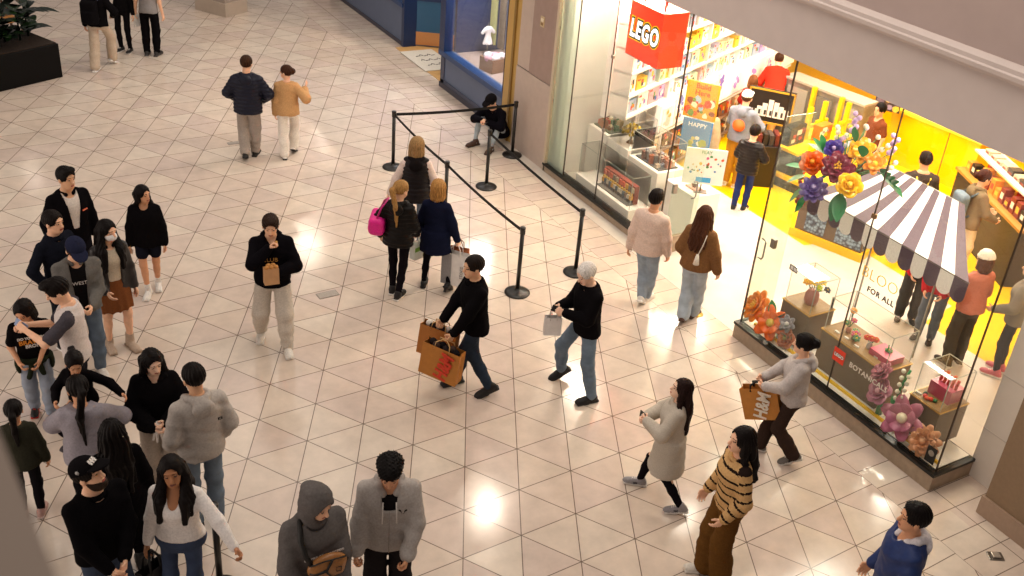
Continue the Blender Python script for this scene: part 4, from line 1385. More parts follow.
for q, (x, y) in enumerate(((6.84, -.88), (6.85, -1.02), (6.83, -1.20), (6.88, -1.46))):
    mb = MB(); mb.box((-.012, -.03, 0), (.012, .03, .018), mat('#f0ece2', .6, bump=0)); o = mb.build('price_card'); o.location = (x, y, .751)
    tag(o, 'small white price card on the long middle display case', 'card', 'price cards in the middle case')
r = thing('toy_box', 'flat pink toy box at the right end of the long middle case', 'box', (6.99, -1.50, .751), .0)
mb = MB(); mb.box((-.12, -.15, 0), (.12, .15, .075), pl('#d8607c')); mb.build('box', r)
mb = MB(); flower(mb, (.02, 0, .085), .05, '#4c8f56', (0, 0, 1)); mb.tube([(0, 0, .07), (.01, .01, .16)], .008, GRN); mb.build('flower', r)
r = thing('toy_box', 'pink boxed brick bouquet inside the right corner case', 'box', (7.08, -2.27, .70), .0)
mb = MB(); mb.box((-.09, -.13, 0), (.13, .15, .16), pl('#c9536c')); mb.build('box', r)
mb = MB()
for i in range(5): mb.tube([(0, -.10+.05*i, .16), (.02, -.10+.05*i, .27+.03*(i % 2))], [.018, .02], pl(('#d83a2c', '#e86a3c')[i % 2]))
mb.build('candles', r)
mb = MB()
for i, (dx, dy, c_) in enumerate(((0, 0, '#e2452c'), (-.03, .03, '#e85c34'), (.02, -.04, '#2c7a46'), (-.01, .07, '#d93b3b'), (.03, .10, '#3c5a48'))): mb.sphere((dx, dy, .022), (.026, .026, .022), pl(c_))
o = mb.build('toy_fruit'); o.location = (6.88, -2.26, .70); tag(o, 'small red and green brick model in front of the pink box', 'toy')
mb = MB(); mb.box((-.012, -.03, 0), (.012, .03, .018), mat('#f0ece2', .6, bump=0)); o = mb.build('price_card'); o.location = (6.86, -2.11, .701); tag(o, 'small white price card at the left of the corner case', 'card')

# big flowers standing on the window floor
r = thing('giant_flower', 'big orange brick flower with green leaves low in the right window', 'toy flowers', (6.71, .05, .232))
mb = MB(); flower(mb, (-.03, .20, .26), .23, '#f08a1c', (-.8, .3, .5), 'peony', '#f4b82a'); mb.build('orange_bloom', r)
mb = MB(); flower(mb, (-.05, -.08, .19), .24, '#ea6a1f', (-.85, -.3, .5), 'daisy', '#c9b13a', 2); mb.build('star_bloom', r)
mb = MB()
for d in ((0, .3, 1), (0, -.6, 1), (0, -1, .4)): leaf(mb, (0, -.05, .15), d, .34, .07, GRN, .1)
for d in ((-.2, -1, .9), (-.1, -.8, 1.2), (-.1, -1, .2)): leaf(mb, (-.02, -.22, .15), d, .22, .06, DGR, .1)
flower(mb, (-.01, -.30, .30), .12, '#8d8a90', (-.9, -.2, .5), 'daisy', '#d9d4cf')
mb.tube([(0, 0, 0), (0, .05, .2)], .03, GRN); mb.tube([(0, -.1, 0), (0, -.08, .2)], .03, GRN); mb.build('leaves', r)
mb = MB(); flower(mb, (-.02, -.36, .12), .14, '#b96a4a', (-.9, 0, .4), 'rose', '#8f8a50'); mb.tube([(0, -.36, 0), (0, -.36, .12)], .02, GRN); mb.build('small_bloom', r)
r = thing('giant_flower', 'big dusty pink brick orchid and peach bloom low in the right window', 'toy flowers', (6.71, -2.10, .232))
mb = MB(); flower(mb, (-.04, -.06, .22), .27, '#b5687e', (-.85, -.1, .5), 'daisy', '#efe3c4', 2); mb.build('orchid_bloom', r)
mb = MB(); flower(mb, (-.04, .30, .32), .17, '#b97a8c', (-.8, .2, .6), 'rose', '#d5a3ac'); mb.build('rose_bloom', r)
mb = MB(); flower(mb, (-.04, -.38, .15), .19, '#d99a6c', (-.85, -.2, .5), 'ball', '#e5b083'); mb.build('peach_bloom', r)
mb = MB(); flower(mb, (.02, .40, .50), .15, '#a05a68', (-.6, .4, .7), 'peony', '#b97a8c'); mb.tube([(.05, .3, 0), (.03, .40, .5)], .02, GRN); mb.build('dark_bloom', r)
mb = MB()
mb.tube([(0, .12, 0), (.0, .12, .5), (.02, .08, .75)], .014, GRN)
for i in range(9): mb.sphere((-.02+.03*(i % 2), .10+.03*((-1)**i), .36+.045*i), .026, pl('#e9e4cf'))
for d in ((0, .5, 1), (0, -.5, .8)): leaf(mb, (0, .1, .2), d, .2, .05, GRN, .2)
mb.tube([(0, -.06, 0), (0, -.06, .2)], .03, GRN); mb.tube([(0, -.38, 0), (0, -.38, .14)], .03, GRN); mb.tube([(0, .3, 0), (0, .3, .3)], .03, GRN)
mb.build('white_spray', r)

# ------------------------------------------------------------------ awning and its giant bouquet
r = thing('awning', 'striped dark and white shop awning with scalloped edge behind the right window', 'awning', (7.36, -.75, 1.90))
dkm = mat('#5c4a56', .6, 'cloth', bump=.05); whm = mat('#f4efe8', .6, 'cloth', bump=.05)
N = 13
yf0, yf1 = 1.22, -1.20; yb0, yb1 = .98, -.20     # front and back edge along Y
zb, xb = .30, 1.03
mb = MB(); vb = MB()
for i in range(N):
    m = dkm if i % 2 == 0 else whm
    a0 = yf0+(yf1-yf0)*i/N; a1 = yf0+(yf1-yf0)*(i+1)/N; b0 = yb0+(yb1-yb0)*i/N; b1 = yb0+(yb1-yb0)*(i+1)/N
    v = []; f = []
    for j in range(7):
        t = j/6
        sagz = -.03*math.sin(PI*t)
        for (p, q) in ((a0, b0), (a1, b1)):
            v.append((xb*t, p+(q-p)*t, zb*t+sagz)); v.append((xb*t, p+(q-p)*t, zb*t+sagz-.012))
    for j in range(6):
        k = 4*j
        f += [(k, k+4, k+6, k+2), (k+1, k+3, k+7, k+5), (k, k+1, k+5, k+4), (k+2, k+6, k+7, k+3)]
    mb.add(v, f, m)
    # hanging scallop
    out = [(a0, 0), (a0, -.20)]+[(a0+(a1-a0)*(.5-.5*math.cos(PI*s/8)), -.20-.085*math.sin(PI*s/8)) for s in range(1, 8)]+[(a1, -.20), (a1, 0)]
    v = [(0, y, z) for y, z in out]+[(.008, y, z) for y, z in out]; n = len(out)
    vb.add(v, [tuple(range(n)), tuple(range(2*n-1, n-1, -1))]+[(q, n+q, n+(q+1) % n, (q+1) % n) for q in range(n)], m)
mb.build('canopy', r); vb.build('valance', r)
mb = MB()
for y in (.9, -.15): mb.tube([(xb, y, zb-.02), (xb, y, -1.9)], .014, steel)
mb.tube([(.01, yf0, -.012), (.01, yf1, -.012)], .012, steel); mb.tube([(xb, yb0, zb-.01), (xb, yb1, zb-.01)], .012, steel)
mb.build('frame', r)
r = thing('giant_bouquet', 'giant bouquet of colourful brick flowers at the left end of the awning', 'toy flowers', (7.42, .10, 2.22))
B = [('orange_rose', (-.22, .30, .10), .17, '#ee6a1e', 'rose', '#f09a2a'), ('purple_bloom', (-.02, .20, .30), .13, '#4a3a9c', 'rose', '#c9b8f0'), ('maroon_peony', (-.20, -.08, .20), .21, '#7c1f3c', 'peony', '#d9a02a'),
     ('lavender_ball', (-.32, .10, -.14), .18, '#7a66a8', 'ball', '#b9a8d8'), ('yellow_tulip', (-.26, -.36, .10), .17, '#f4b90e', 'rose', '#f7d246'), ('yellow_daisy', (.02, -.18, .42), .18, '#f2ab1f', 'daisy', '#e0d24a'), ('orange_daisy', (.0, -.42, .36), .15, '#ef8f2a', 'daisy', '#f0c43a')]
for nm, c, R_, col, kd, ce in B:
    mb = MB(); flower(mb, c, R_, col, (-.62, -.45, .65), kd, ce); mb.build(nm, r)
mb = MB()
rnd = random.Random(11)
for i in range(26):
    a = rnd.random(); p = Vector((.10+.1*rnd.random(), .38-.95*a, .34+.34*rnd.random()*(.5+.5*math.sin(PI*a))))
    mb.sphere(p, .032, pl(rnd.choice(('#efe6d2', '#f3ecd8', '#c5a5d6', '#e7dff0', '#f1d63e'))), n=5); mb.tube([(0, 0, 0), p], .005, GRN, 4)
for i in range(12):
    p = Vector((-.30+.06*rnd.random(), .36-.12*rnd.random(), -.12-.32*rnd.random())); mb.sphere(p, .03, pl(rnd.choice(('#e6b0c0', '#efe0dc', '#c23a34'))), n=5)
for p0 in ((.02, -.55, .62), (.02, .05, .66)):
    for i in range(7): mb.sphere(Vector(p0)+Vector((.02*(i % 2), -.03*(i % 3), .035*i-.06)), .032, pl('#c9a9dc'), n=5)
mb.build('small_sprays', r)
mb = MB()
for d in ((-.2, 1, .8), (-.2, 1, .3), (0, .6, 1)): leaf(mb, (-.05, .28, .20), d, .28, .06, GRN, .1)
for i in range(4):
    for s_ in (-1, 1): leaf(mb, (.0-.02*i, -.55-.08*i, .30-.01*i), (-.2-.3*s_, -.5, .25+.55*s_), .17, .045, DGR, .1)
mb.tube([(0, -.35, .25), (0, -.55, .30), (-.06, -.90, .26)], .008, GRN)
for d, b0 in (((-.6, .6, -.5), (-.30, .30, -.05)), ((-.5, .4, -1), (-.32, .28, -.22)), ((-.4, .2, -1), (-.34, .18, -.28)), ((-.5, .7, 0), (-.28, .36, .02))): leaf(mb, b0, d, .22, .085, GRN, .05)
for d in ((-.5, -.25, -1), (-.45, -.5, -1)): leaf(mb, (-.30, -.30, -.02), d, .34, .085, DGR, .0)
leaf(mb, (-.1, -.30, .42), (-.3, -.1, 1), .16, .07, GRN, 0); leaf(mb, (-.05, -.1, .52), (-.3, .0, 1), .2, .06, GRN, 0)
mb.tube([(0, 0, -.12), (-.05, 0, .2)], .05, GRN); mb.tube([(-.1, -.3, -.02), (0, 0, .1)], .02, GRN); mb.tube([(-.2, .2, -.1), (0, .1, .1)], .02, GRN)
mb.build('leaves', r)

# ------------------------------------------------------------------ yellow flower cart below the awning
a1 = math.radians(109.3); u = Vector((math.cos(a1), math.sin(a1), 0)); w_ = Vector((math.sin(a1), -math.cos(a1), 0))
CM = Matrix(((u.x, w_.x, 0, 0), (u.y, w_.y, 0, 0), (0, 0, 1, 0), (0, 0, 0, 1)))
r = thing('flower_cart', 'yellow cart with blue flowered side panels under the awning', 'cart', (9.69, 1.30, 0))
def pattern_mat():
    m, nt, b = _nt('flowered_panel')
    tc = nt.nodes.new('ShaderNodeTexCoord'); vo = nt.nodes.new('ShaderNodeTexVoronoi'); vo.inputs['Scale'].default_value = 22
    nt.links.new(tc.outputs['Object'], vo.inputs['Vector'])
    rp = nt.nodes.new('ShaderNodeValToRGB'); e = rp.color_ramp.elements
    e[0].color = (*srgb('#93a9ba'), 1); e[1].color = (*srgb('#3f4654'), 1); e[0].position = .2; e[1].position = .75
    nt.links.new(vo.outputs['Distance'], rp.inputs['Fac']); nt.links.new(rp.outputs[0], b.inputs['Base Color']); b.inputs['Roughness'].default_value = .6
    return m
pm = pattern_mat()
mb = MB(); mb.box((-.04, -.04, 0), (1.16, .54, .13), yel, M=CM); mb.box((0, 0, .13), (1.10, .50, .98), mat('#6b5846', .6, bump=0), M=CM); mb.box((-.03, -.03, .98), (1.14, .53, 1.02), yel, M=CM); mb.build('body', r)
for lo, hi in (((.02, -.012, .16), (.44, 0, .96)), ((.62, -.012, .16), (.95, 0, .96)), ((1.10, .04, .16), (1.112, .46, .96)), ((-.012, .05, .16), (0, .45, .96))):
    mb = MB(); mb.box(lo, hi, pm, M=CM); mb.build('side_panel', r)

# ------------------------------------------------------------------ left window: white plinths with acrylic covers
def plinth_case(label, x0, x1, y0, y1, z, h, cover=True):
    r = thing('display_plinth', label, 'display case', ((x0+x1)/2, (y0+y1)/2, 0)); X, Y = (x1-x0)/2, (y1-y0)/2
    mb = MB(); mb.box((-X, -Y, 0), (X, Y, z), white, bev=.008); mb.build('plinth', r)
    if cover:
        a = MB(); t = .006; hh = z+h; X -= .03; Y -= .03
        a.box((-X, -Y, z), (-X+t, Y, hh), acr); a.box((X-t, -Y, z), (X, Y, hh), acr); a.box((-X, -Y, z), (X, -Y+t, hh), acr); a.box((-X, Y-t, z), (X, Y, hh), acr); a.box((-X, -Y, hh), (X, Y, hh+t), acr)
        c = a.build('acrylic_cover', r); e = MB(); q = .003
        for sx in (-1, 1):
            for sy in (-1, 1): e.box((sx*X-q, sy*Y-q, z), (sx*X+q, sy*Y+q, hh), edgem)
            e.box((sx*X-q, -Y, hh-q), (sx*X+q, Y, hh+q), edgem); e.box((-X, sx*Y-q, hh-q), (X, sx*Y+q, hh+q), edgem)
        e.build('cover_edges', c)
    return r
plinth_case('low white display plinth with clear cover behind the left window', 7.0, 7.40, 3.55, 5.05, .24, .52)
plinth_case('tall white plinth at the far left of the left window', 7.45, 7.95, 4.95, 5.5, .87, .0, False)
plinth_case('tall white plinth with a small tree model in the left window', 7.45, 8.0, 4.35, 4.92, .85, .45)
plinth_case('tall white plinth with a brick street model in the left window', 7.45, 8.0, 3.55, 4.32, .80, .42)
plinth_case('white plinth beside the glass door with a small dark bust on top', 7.55, 8.05, 2.75, 3.45, .74, .0, False)
# framed street scene in the low case
def brick_scene(name, label, c, z, sz, n, seed, cols, base=None, group=None, ang=0):
    rr = random.Random(seed); r = thing(name, label, 'toy model', (c[0], c[1], z), ang, group)
    X, Y = sz
    mb = MB(); mb.box((-X/2, -Y/2, 0), (X/2, Y/2, .018), pl(base or '#5a5650')); mb.build('base_plate', r)
    for q in range(3):
        mb = MB()
        for i in range(n//3):
            x = (rr.random()-.5)*X*.85; y = (rr.random()-.5)*Y*.9; a = .018+.025*rr.random(); b = .018+.03*rr.random(); h = .03+.11*rr.random()
            m = pl(rr.choice(cols)); mb.box((x-a, y-b, .018), (x+a, y+b, .018+h), m)
            mb.sphere((x, y, .018+h), (a*.6, a*.6, .02), m, n=5)
        mb.build('figures', r)
    return r
r = thing('toy_diorama', 'long red framed figure scene standing in the low case', 'toy model', (7.17, 4.12, .24), 0)
mb = MB(); mb.box((.02, -.42, 0), (.10, .42, .30), mat('#8e3b2c', .5, bump=0)); mb.box((-.10, -.42, 0), (.02, .42, .02), pl('#6d6a64')); mb.build('backdrop', r)
rr = random.Random(3)
for q in range(13):
    y = -.38+.063*q; mb = MB(); c1 = pl(rr.choice(('#c43a28', '#e0a33a', '#6d4a3a', '#3d5a6a', '#cfc6b6', '#8a3426')))
    mb.box((-.03, y-.018, .02), (.01, y+.018, .075), pl(rr.choice(('#3a3532', '#5a4438', '#454c5c')))); mb.box((-.032, y-.024, .075), (.012, y+.024, .14), c1); mb.sphere((-.01, y, .165), .022, pl('#e2b13c'), n=6); mb.build('figure', r)
for q in range(10):
    mb = MB(); y = -.38+.085*q; mb.box((.0, y-.03, .19), (.02, y+.03, .27), pl(rr.choice(('#d9552f', '#b7a58a', '#a33a2a', '#e0a23a', '#7a6a5c')))); mb.build('panel', r)
brick_scene('toy_village', 'brick village model on the far left plinth', (7.70, 5.22), .87, (.36, .46), 36, 5, ('#8a5a3a', '#4d7a4a', '#c9b28a', '#5a4a3c', '#b5442f', '#d9cfbf'), '#4c5a3c')
brick_scene('toy_street', 'grey and brown brick street model under a clear cover', (7.70, 3.92), .80, (.36, .62), 48, 6, ('#7a7470', '#a05a3c', '#5c5a66', '#b8a58c', '#6a4436', '#8d93a0'), '#4a4a4a')
r = thing('toy_tree', 'small yellow brick tree on the middle white plinth', 'toy model', (7.68, 4.62), .0) if False else thing('toy_tree', 'small yellow brick tree on the middle white plinth', 'toy model', (7.68, 4.62, .85))
mb = MB(); mb.lathe([(0, 0), (.07, 0), (.06, .02), (.02, .05), (.018, .14)], pl('#7a5a30'), 10); mb.build('trunk', r)
mb = MB(); rr = random.Random(8)
for i in range(34):
    a = rr.random()*6.28; q = rr.random(); mb.sphere((.15*q*math.cos(a), .15*q*math.sin(a), .15+.16*rr.random()), .03, pl(rr.choice(('#c9a42a', '#e0c03a', '#8a7a24', '#a58c2c'))), n=4)
mb.build('crown', r)
r = thing('toy_bust', 'dark brick figure with a pink base on the plinth by the door', 'toy model', (7.75, 3.02, .74))
mb = MB(); mb.box((-.07, -.12, 0), (.07, .12, .03), pl('#d8a090')); mb.build('base', r)
mb = MB(); mb.lathe([(.03, .03), (.05, .08), (.035, .15), (.055, .20), (.05, .27), (.01, .31)], pl('#6a4a34'), 12); mb.build('figure', r)

# ------------------------------------------------------------------ posters
def poster(name, label, px, w, h, ang, deco, depth=.02, stand=True, col='#ffffff', zb=0.0):
    r = thing(name, label, 'poster', (px[0], px[1], px[2]), math.radians(ang))
    mb = MB(); mb.box((-w/2, 0, 0), (w/2, depth, h), paint(col, .4)); mb.build('panel', r)
    deco(r, w, h)
    if stand:
        mb = MB(); px = (px[0], px[1], px[2]-zb); mb.tube([(0, depth+.01, h*.5), (0, depth+.01, -px[2])], .014, steel); mb.box((-.10, -.02, -px[2]), (.10, .10, -px[2]+.015), steel); mb.build('stand', r)
    return r
FM = lambda x, z, y=-.003: frame((x, y, z), (1, 0, 0), (0, 0, 1))
def blobs(r, w, h, cols, n, seed, area_, size, name='picture'):
    rr = random.Random(seed); mb = MB()
    for i in range(n):
        x = (area_[0]+(area_[1]-area_[0])*rr.random())*w-w/2; z = (area_[2]+(area_[3]-area_[2])*rr.random())*h; s = size*(.6+.8*rr.random())
        mb.prism([(x+s*math.cos(k*1.05+i), z+s*(.7+.6*rr.random())*math.sin(k*1.05+i)) for k in range(6)], .0, .0015+.0002*i, mat(cols[i % len(cols)], .5, bump=0), M=frame((0, 0, 0), (1, 0, 0), (0, 0, 1)))
    mb.build(name, r)
def deco_o(r, w, h):
    text_mesh('Build', .12, mat('#c8341c', .5, bump=0), .001, FM(0, h*.88), 'lettering', r, bold=.002)
    text_mesh('Here', .12, mat('#c8341c', .5, bump=0), .001, FM(0, h*.70), 'lettering', r, bold=.002)
    blobs(r, w, h, ('#c8341c', '#e2571e', '#8a2a1a', '#6a8a3a', '#efe0c0', '#d9401f', '#8fb0c9'), 22, 2, (.1, .9, .08, .55), .05)
def deco_b(r, w, h):
    text_mesh('HAPPY', .10, mat('#e9eef2', .5, bump=0), .001, FM(0, h*.84), 'lettering', r, bold=.001)
    blobs(r, w, h, ('#8d9a4a', '#b8b37a', '#6a7a86', '#d8d5c8'), 9, 4, (.25, .8, .1, .5), .055)
def deco_w(r, w, h):
    text_mesh('PLAY', .07, mat('#4a9a5a', .5, bump=0), .001, FM(0, h*.90), 'lettering', r)
    blobs(r, w, h, ('#e0b23a', '#d8603a', '#5a9a5a', '#4a86b8', '#c85a8a', '#8a6a4a'), 22, 7, (.08, .92, .3, .8), .018)
    mb = MB(); mb.box((-.1, -.004, .06*h), (.12, -.001, .20*h), mat('#4aa3d8', .5, bump=0)); mb.build('blue_block', r)
poster('shop_poster', 'orange poster with red figures standing inside the entrance', (8.47, 4.0, 1.40), .53, .59, 124.2-180, deco_o, col='#f09a1c')
poster('shop_poster', 'blue poster with a yellow model below the orange poster', (8.30, 3.80, .93), .48, .54, 124.2-180, deco_b, col='#3f7fb5')
poster('shop_poster', 'white notice board with small coloured pictures nearest the glass door', (7.74, 2.86, .88), .60, .56, -11.3-22, deco_w, col='#f4f1ea', zb=.741)

# ------------------------------------------------------------------ angled back wall of shelves
sa = math.radians(24.5); SU = Vector((math.cos(sa), math.sin(sa), 0)); SQ = Vector((8.0, 5.0, 0)); SN = Vector((SU.y, -SU.x, 0))     # SN points into the shop
WM = Matrix(((SU.x, -SU.y, 0, SQ.x), (SU.y, SU.x, 0, SQ.y), (0, 0, 1, 0), (0, 0, 0, 1)))     # local x along the wall, -y into the shop
mb = MB(); mb.box((.06, .02, 0), (6.4, .12, 3.7), white, M=WM); mb.box((-.95, .02, 1.34), (.06, .12, 3.7), white, M=WM); struct(mb.build('wall_shelves'))
sh = tag(empty('shelving', (0, 0, 0)), 'long white shelving along the angled back wall of the toy shop', 'shelving')
levels = [.12, .50, .86, 1.42, 1.76, 2.12, 2.48, 2.84]
for z in levels:
    mb = MB(); mb.box((.10 if z < 1.36 else -.9, -.36 if z < 1.0 else -.32, z-.035), (5.8, .02, z), paint('#f2ece4', .45) if z > .7 else mat('#8f735c', .5, bump=0), M=WM); mb.build('shelf', sh)
for x in (-.9, .42, 1.74, 3.06, 4.38, 5.76):
    mb = MB(); mb.box((x, -.31, 0 if x > 0 else 1.38), (x+.03, .02, 3.0), paint('#e9e2d8', .5), M=WM); mb.build('upright', sh)
mb = MB(); mb.box((.10, -.40, .92), (5.8, -.30, 1.38), paint('#f5f1ea', .4, emit=.12), M=WM); mb.build('light_band', sh, 'white lit picture band')
# pictures on the band
rr = random.Random(21)
for i, (x, w0, c0, c1) in enumerate(((.32, .30, '#d9cfc0', '#e0a23a'), (.75, .32, '#6a78b8', '#e0b23a'), (1.45, .34, '#8fb89a', '#c9d8d0'), (2.25, .34, '#7a66b8', '#e5a53c'), (2.95, .34, '#a884c9', '#e8d8f0'), (3.7, .32, '#b08ad0', '#efe6f2'), (4.4, .3, '#c9b8e0', '#a06ab0'))):
    r = thing('picture_panel', ['picture panel with tan picture at the left end of the white band', 'tall blue and gold picture panel on the white band', 'pale green picture panel on the white band', 'tall purple and orange picture panel above the orange poster', 'wide lilac picture panel right of the purple one', 'lilac picture panel beside the kneeling child', 'pale violet picture panel at the right end of the white band'][i], 'picture', WM @ Vector((x, -.405, .94)), sa)
    mb = MB(); tall = i in (1, 3); mb.box((-w0/2, -.012, 0), (w0/2, .0, .56 if tall else .38), paint('#f6f3ee', .4)); mb.build('panel', r)
    blobs(r, w0, .5 if tall else .34, (c0, c0, c1, c0), 14, 30+i, (.2, .8, .15, .9), .045)
    for ch in children(r):
        if ch.name.startswith('picture'): ch.location = (0, -.013, 0)
# boxed toys on the shelves: one thing each
def toy_cols(z):
    if z > 2.2: return ('#e8c53a', '#e9e2d4', '#5a4a3c', '#d8cfc0', '#8fa0b8', '#f2ece2', '#e9d25a', '#b9862c')
    if z > 1.3: return ('#f0ebe2', '#e6d9b8', '#b9a8d8', '#efe6d6', '#9fb4cf', '#e2b83a', '#cfdcc0', '#f4f0ea', '#d9a0a8')
    return ('#8a5a34', '#d39a2c', '#5c4632', '#a8672f', '#d9c9a8', '#3f4a5a', '#c24a2c')
tb_n = 0
ART = ('#d8402c', '#e8b820', '#3f6fb0', '#5a9a50', '#8a5ab0', '#f4efe6', '#2f2b2a', '#e88a2c', '#c9b48a')
def face_art(mb, w, h, cols, rr, y):
    for q in range(4):
        x0 = (-.42+.62*rr.random())*w; z0 = (.08+.5*rr.random())*h
        mb.box((x0, y-.002-.0006*q, z0), (x0+w*(.12+.14*rr.random()), y, z0+h*(.14+.2*rr.random())), mat(ART[rr.randrange(9)], .45, bump=0))
    mb.box((-w*.42, y-.0015, h*.80), (-w*.16, y, h*.94), mat('#d8301c', .45, bump=0))
POS = {.12: 'bottom shelf', .50: 'second lowest shelf', .86: 'shelf below the white band', 1.42: 'shelf just above the white band', 1.76: 'second shelf above the white band', 2.12: 'third shelf above the white band', 2.48: 'fourth shelf above the white band', 2.84: 'top shelf'}
for z in levels:
    if z == .86: continue
    x = -.84 if z > 1 else .14; nn = 0
    lim = 5.6 if z < 2 else 3.6
    while x < lim:
        w0 = .17+.16*rr.random(); h0 = .17+.12*rr.random() if z > .2 else .2+.1*rr.random(); d0 = .10+.06*rr.random()
        if any(abs(x-u_) < .03 for u_ in ()): pass
        cols = toy_cols(z); c = cols[rr.randrange(len(cols))]
        mb = MB(); mb.box((-w0/2, -d0, 0), (w0/2, 0, h0), mat(c, .4, bump=0)); face_art(mb, w0, h0, toy_cols(z)+('#f4efe4',), rr, -d0)
        o = mb.build('toy_box'); fy = -.14 if z > 1 else -.18
        o.matrix_world = WM @ Matrix.Translation((x+w0/2, fy, z+.001))
        tag(o, 'small colourful toy box on the %s' % POS[z], 'box', 'toy boxes on the %s' % POS[z])
        x += w0+.015+.05*rr.random(); nn += 1

# ------------------------------------------------------------------ yellow island with boxed sets
r = thing('display_island', 'low yellow display island with yellow posts and ledges', 'display', (10.75, 3.52, 0), math.radians(10.9))
mb = MB(); mb.box((-.3, -.05, 0), (1.5, .95, .16), mat('#3a332b', .5, bump=0)); mb.box((-.3, -.05, .16), (1.5, .95, .22), yel); mb.build('plinth', r)
mb = MB(); mb.box((-.2, .25, .22), (1.4, .9, .62), mat('#3c352d', .5, bump=0)); mb.box((-.24, .18, .62), (1.44, .95, .67), yel); mb.build('upper_tier', r)
for q, x in enumerate((-.1, .28, .66, 1.04)):
    mb = MB(); mb.prism([(x, .0), (x+.07, .0), (x+.07, .16), (x, .10)], .22, .62, yel); mb.build('bracket', r)
for x, y in ((.45, .55), (.95, .6), (1.3, .35)):
    mb = MB(); mb.box((x-.035, y-.035, .67), (x+.035, y+.035, 1.25), yel); mb.box((x-.16, y-.03, .86), (x+.16, y+.03, .92), yel); mb.build('yellow_arm', r)
IM = r.matrix_basis.copy() if False else Matrix.Translation((10.75, 3.52, 0)) @ Matrix.Rotation(math.radians(10.9), 4, 'Z')
def setbox(label, c, w0, d0, h0, col, seed, z, ang=10.9, cols=('#e0b52a', '#c24a2c', '#efe6d6', '#7a8a9a')):
    r = thing('boxed_set', label, 'box', IM @ Vector((c[0], c[1], z)), math.radians(ang))
    mb = MB(); mb.box((-w0/2, -d0/2, 0), (w0/2, d0/2, h0), mat(col, .35, bump=0)); mb.build('box', r)
    rq = random.Random(seed); mb = MB()
    for i in range(8):
        x = (rq.random()-.5)*w0*.7; zz = h0*(.1+.55*rq.random()); s = .03+.04*rq.random()
        mb.box((x-s, -d0/2-.003-.0003*i, zz), (x+s, -d0/2, zz+s*1.4), mat(cols[i % len(cols)], .4, bump=0))
    mb.build('picture', r)
setbox('dark boxed set with orange picture, left end of the lower yellow ledge', (-.05, .12), .30, .12, .26, '#3b342e', 1, .22)
setbox('brown boxed set on the lower yellow ledge, second from left', (.42, .12), .34, .12, .24, '#7a5a34', 2, .22)
setbox('yellow boxed set on the lower yellow ledge, third from left', (.86, .12), .30, .12, .25, '#d9a21e', 3, .22)
setbox('black boxed set on the upper tier of the yellow island', (.08, .55), .44, .16, .34, '#1c1918', 4, .67, cols=('#c22f24', '#d9d2c6', '#8a2a22'))
setbox('orange boxed set on the upper tier of the yellow island', (.70, .40), .34, .16, .28, '#b8732c', 5, .67)
# black stand with folded dark goods beside the boy
r = thing('display_rack', 'black rack of dark boxed sets in front of the boy in the black puffer', 'display', (10.02, 3.98, 0), math.radians(-31))
mb = MB(); mb.box((-.27, -.02, 0), (.27, .34, .74), mat('#1d1917', .4, bump=0), bev=.01); mb.build('body', r)
for q in range(5):
    mb = MB(); mb.box((-.25+.10*q, .02, .74), (-.17+.10*q, .30, .94-.02*(q % 2)), mat(('#201a18', '#6d2420', '#2c2522', '#3c3430', '#59201c')[q], .4, bump=0), bev=.004); mb.build('book', r)
# tall framed picture of a white building, behind
def deco_house(r, w, h):
    mb = MB(); wm = mat('#d9d3c8', .5, bump=0)
    for q, (x, hh) in enumerate(((-.30, .14), (-.22, .22), (-.13, .30), (-.03, .40), (.07, .36), (.16, .28), (.25, .22))): mb.box((x, -.006, .12), (x+.085, -.001, .12+hh*.8), wm)
    for q in range(6): mb.box((-.29+.10*q, -.008, .15), (-.25+.10*q, -.006, .24), mat('#3a3532', .5, bump=0))
    mb.build('picture', r)
    mb = MB(); fr = mat('#b58a2c', .4, bump=0)
    mb.box((-w/2, -.015, 0), (w/2, .0, .03), fr); mb.box((-w/2, -.015, h-.03), (w/2, 0, h), fr); mb.box((-w/2, -.015, 0), (-w/2+.03, 0, h), fr); mb.box((w/2-.03, -.015, 0), (w/2, 0, h), fr); mb.build('frame', r)
poster('framed_picture', 'black framed picture of a white building above the yellow island', (10.95, 4.98, .66), .82, .62, -50, deco_house, depth=.08, col='#26201d')
# grey machine and yellow counter further back
r = thing('machine', 'grey glass fronted display wall at the back of the yellow floor', 'display', (12.55, 4.4, 0), math.radians(100))
gy = mat('#7e7a70', .3, metal=.4, scale=5, var=.3, bump=0)
mb = MB(); mb.box((-.3, -.1, 0), (1.5, .3, 1.15), gy); mb.box((-.3, -.12, 1.15), (1.5, .32, 1.19), mat('#a59f92', .35, bump=0)); mb.build('cabinet', r)
for q in range(3):
    mb = MB(); mb.box((-.2+.55*q, -.13 if q < 0 else .30, .35), (.25+.55*q, .315, 1.05), mat(('#8f8d86', '#6d6b64', '#9a958a')[q], .2, bump=0)); mb.build('panel', r)
for q in range(2):
    mb = MB(); mb.box((.1+.6*q, .32, .0), (.17+.6*q, .40, 1.2), yel); mb.build('yellow_post', r)
r = thing('service_counter', 'yellow counter with a dark poster on its corner', 'counter', (13.3, 4.0, 0), math.radians(97))
mb = MB(); mb.box((-1.6, -.5, 0), (.2, .0, .95), yel); mb.box((-1.64, -.54, .95), (.22, .04, 1.0), paint('#f3d43a', .4)); mb.build('body', r)
mb = MB(); mb.box((-1.0, .0, 0), (-.985, .006, .95), mat('#4a4230', .5, bump=0)); mb.build('seam', r)
def deco_k(r, w, h): blobs(r, w, h, ('#d8c27a', '#8f7f9a', '#c9b03a', '#b5645a', '#6d5d6d'), 10, 9, (.12, .88, .12, .9), .06)
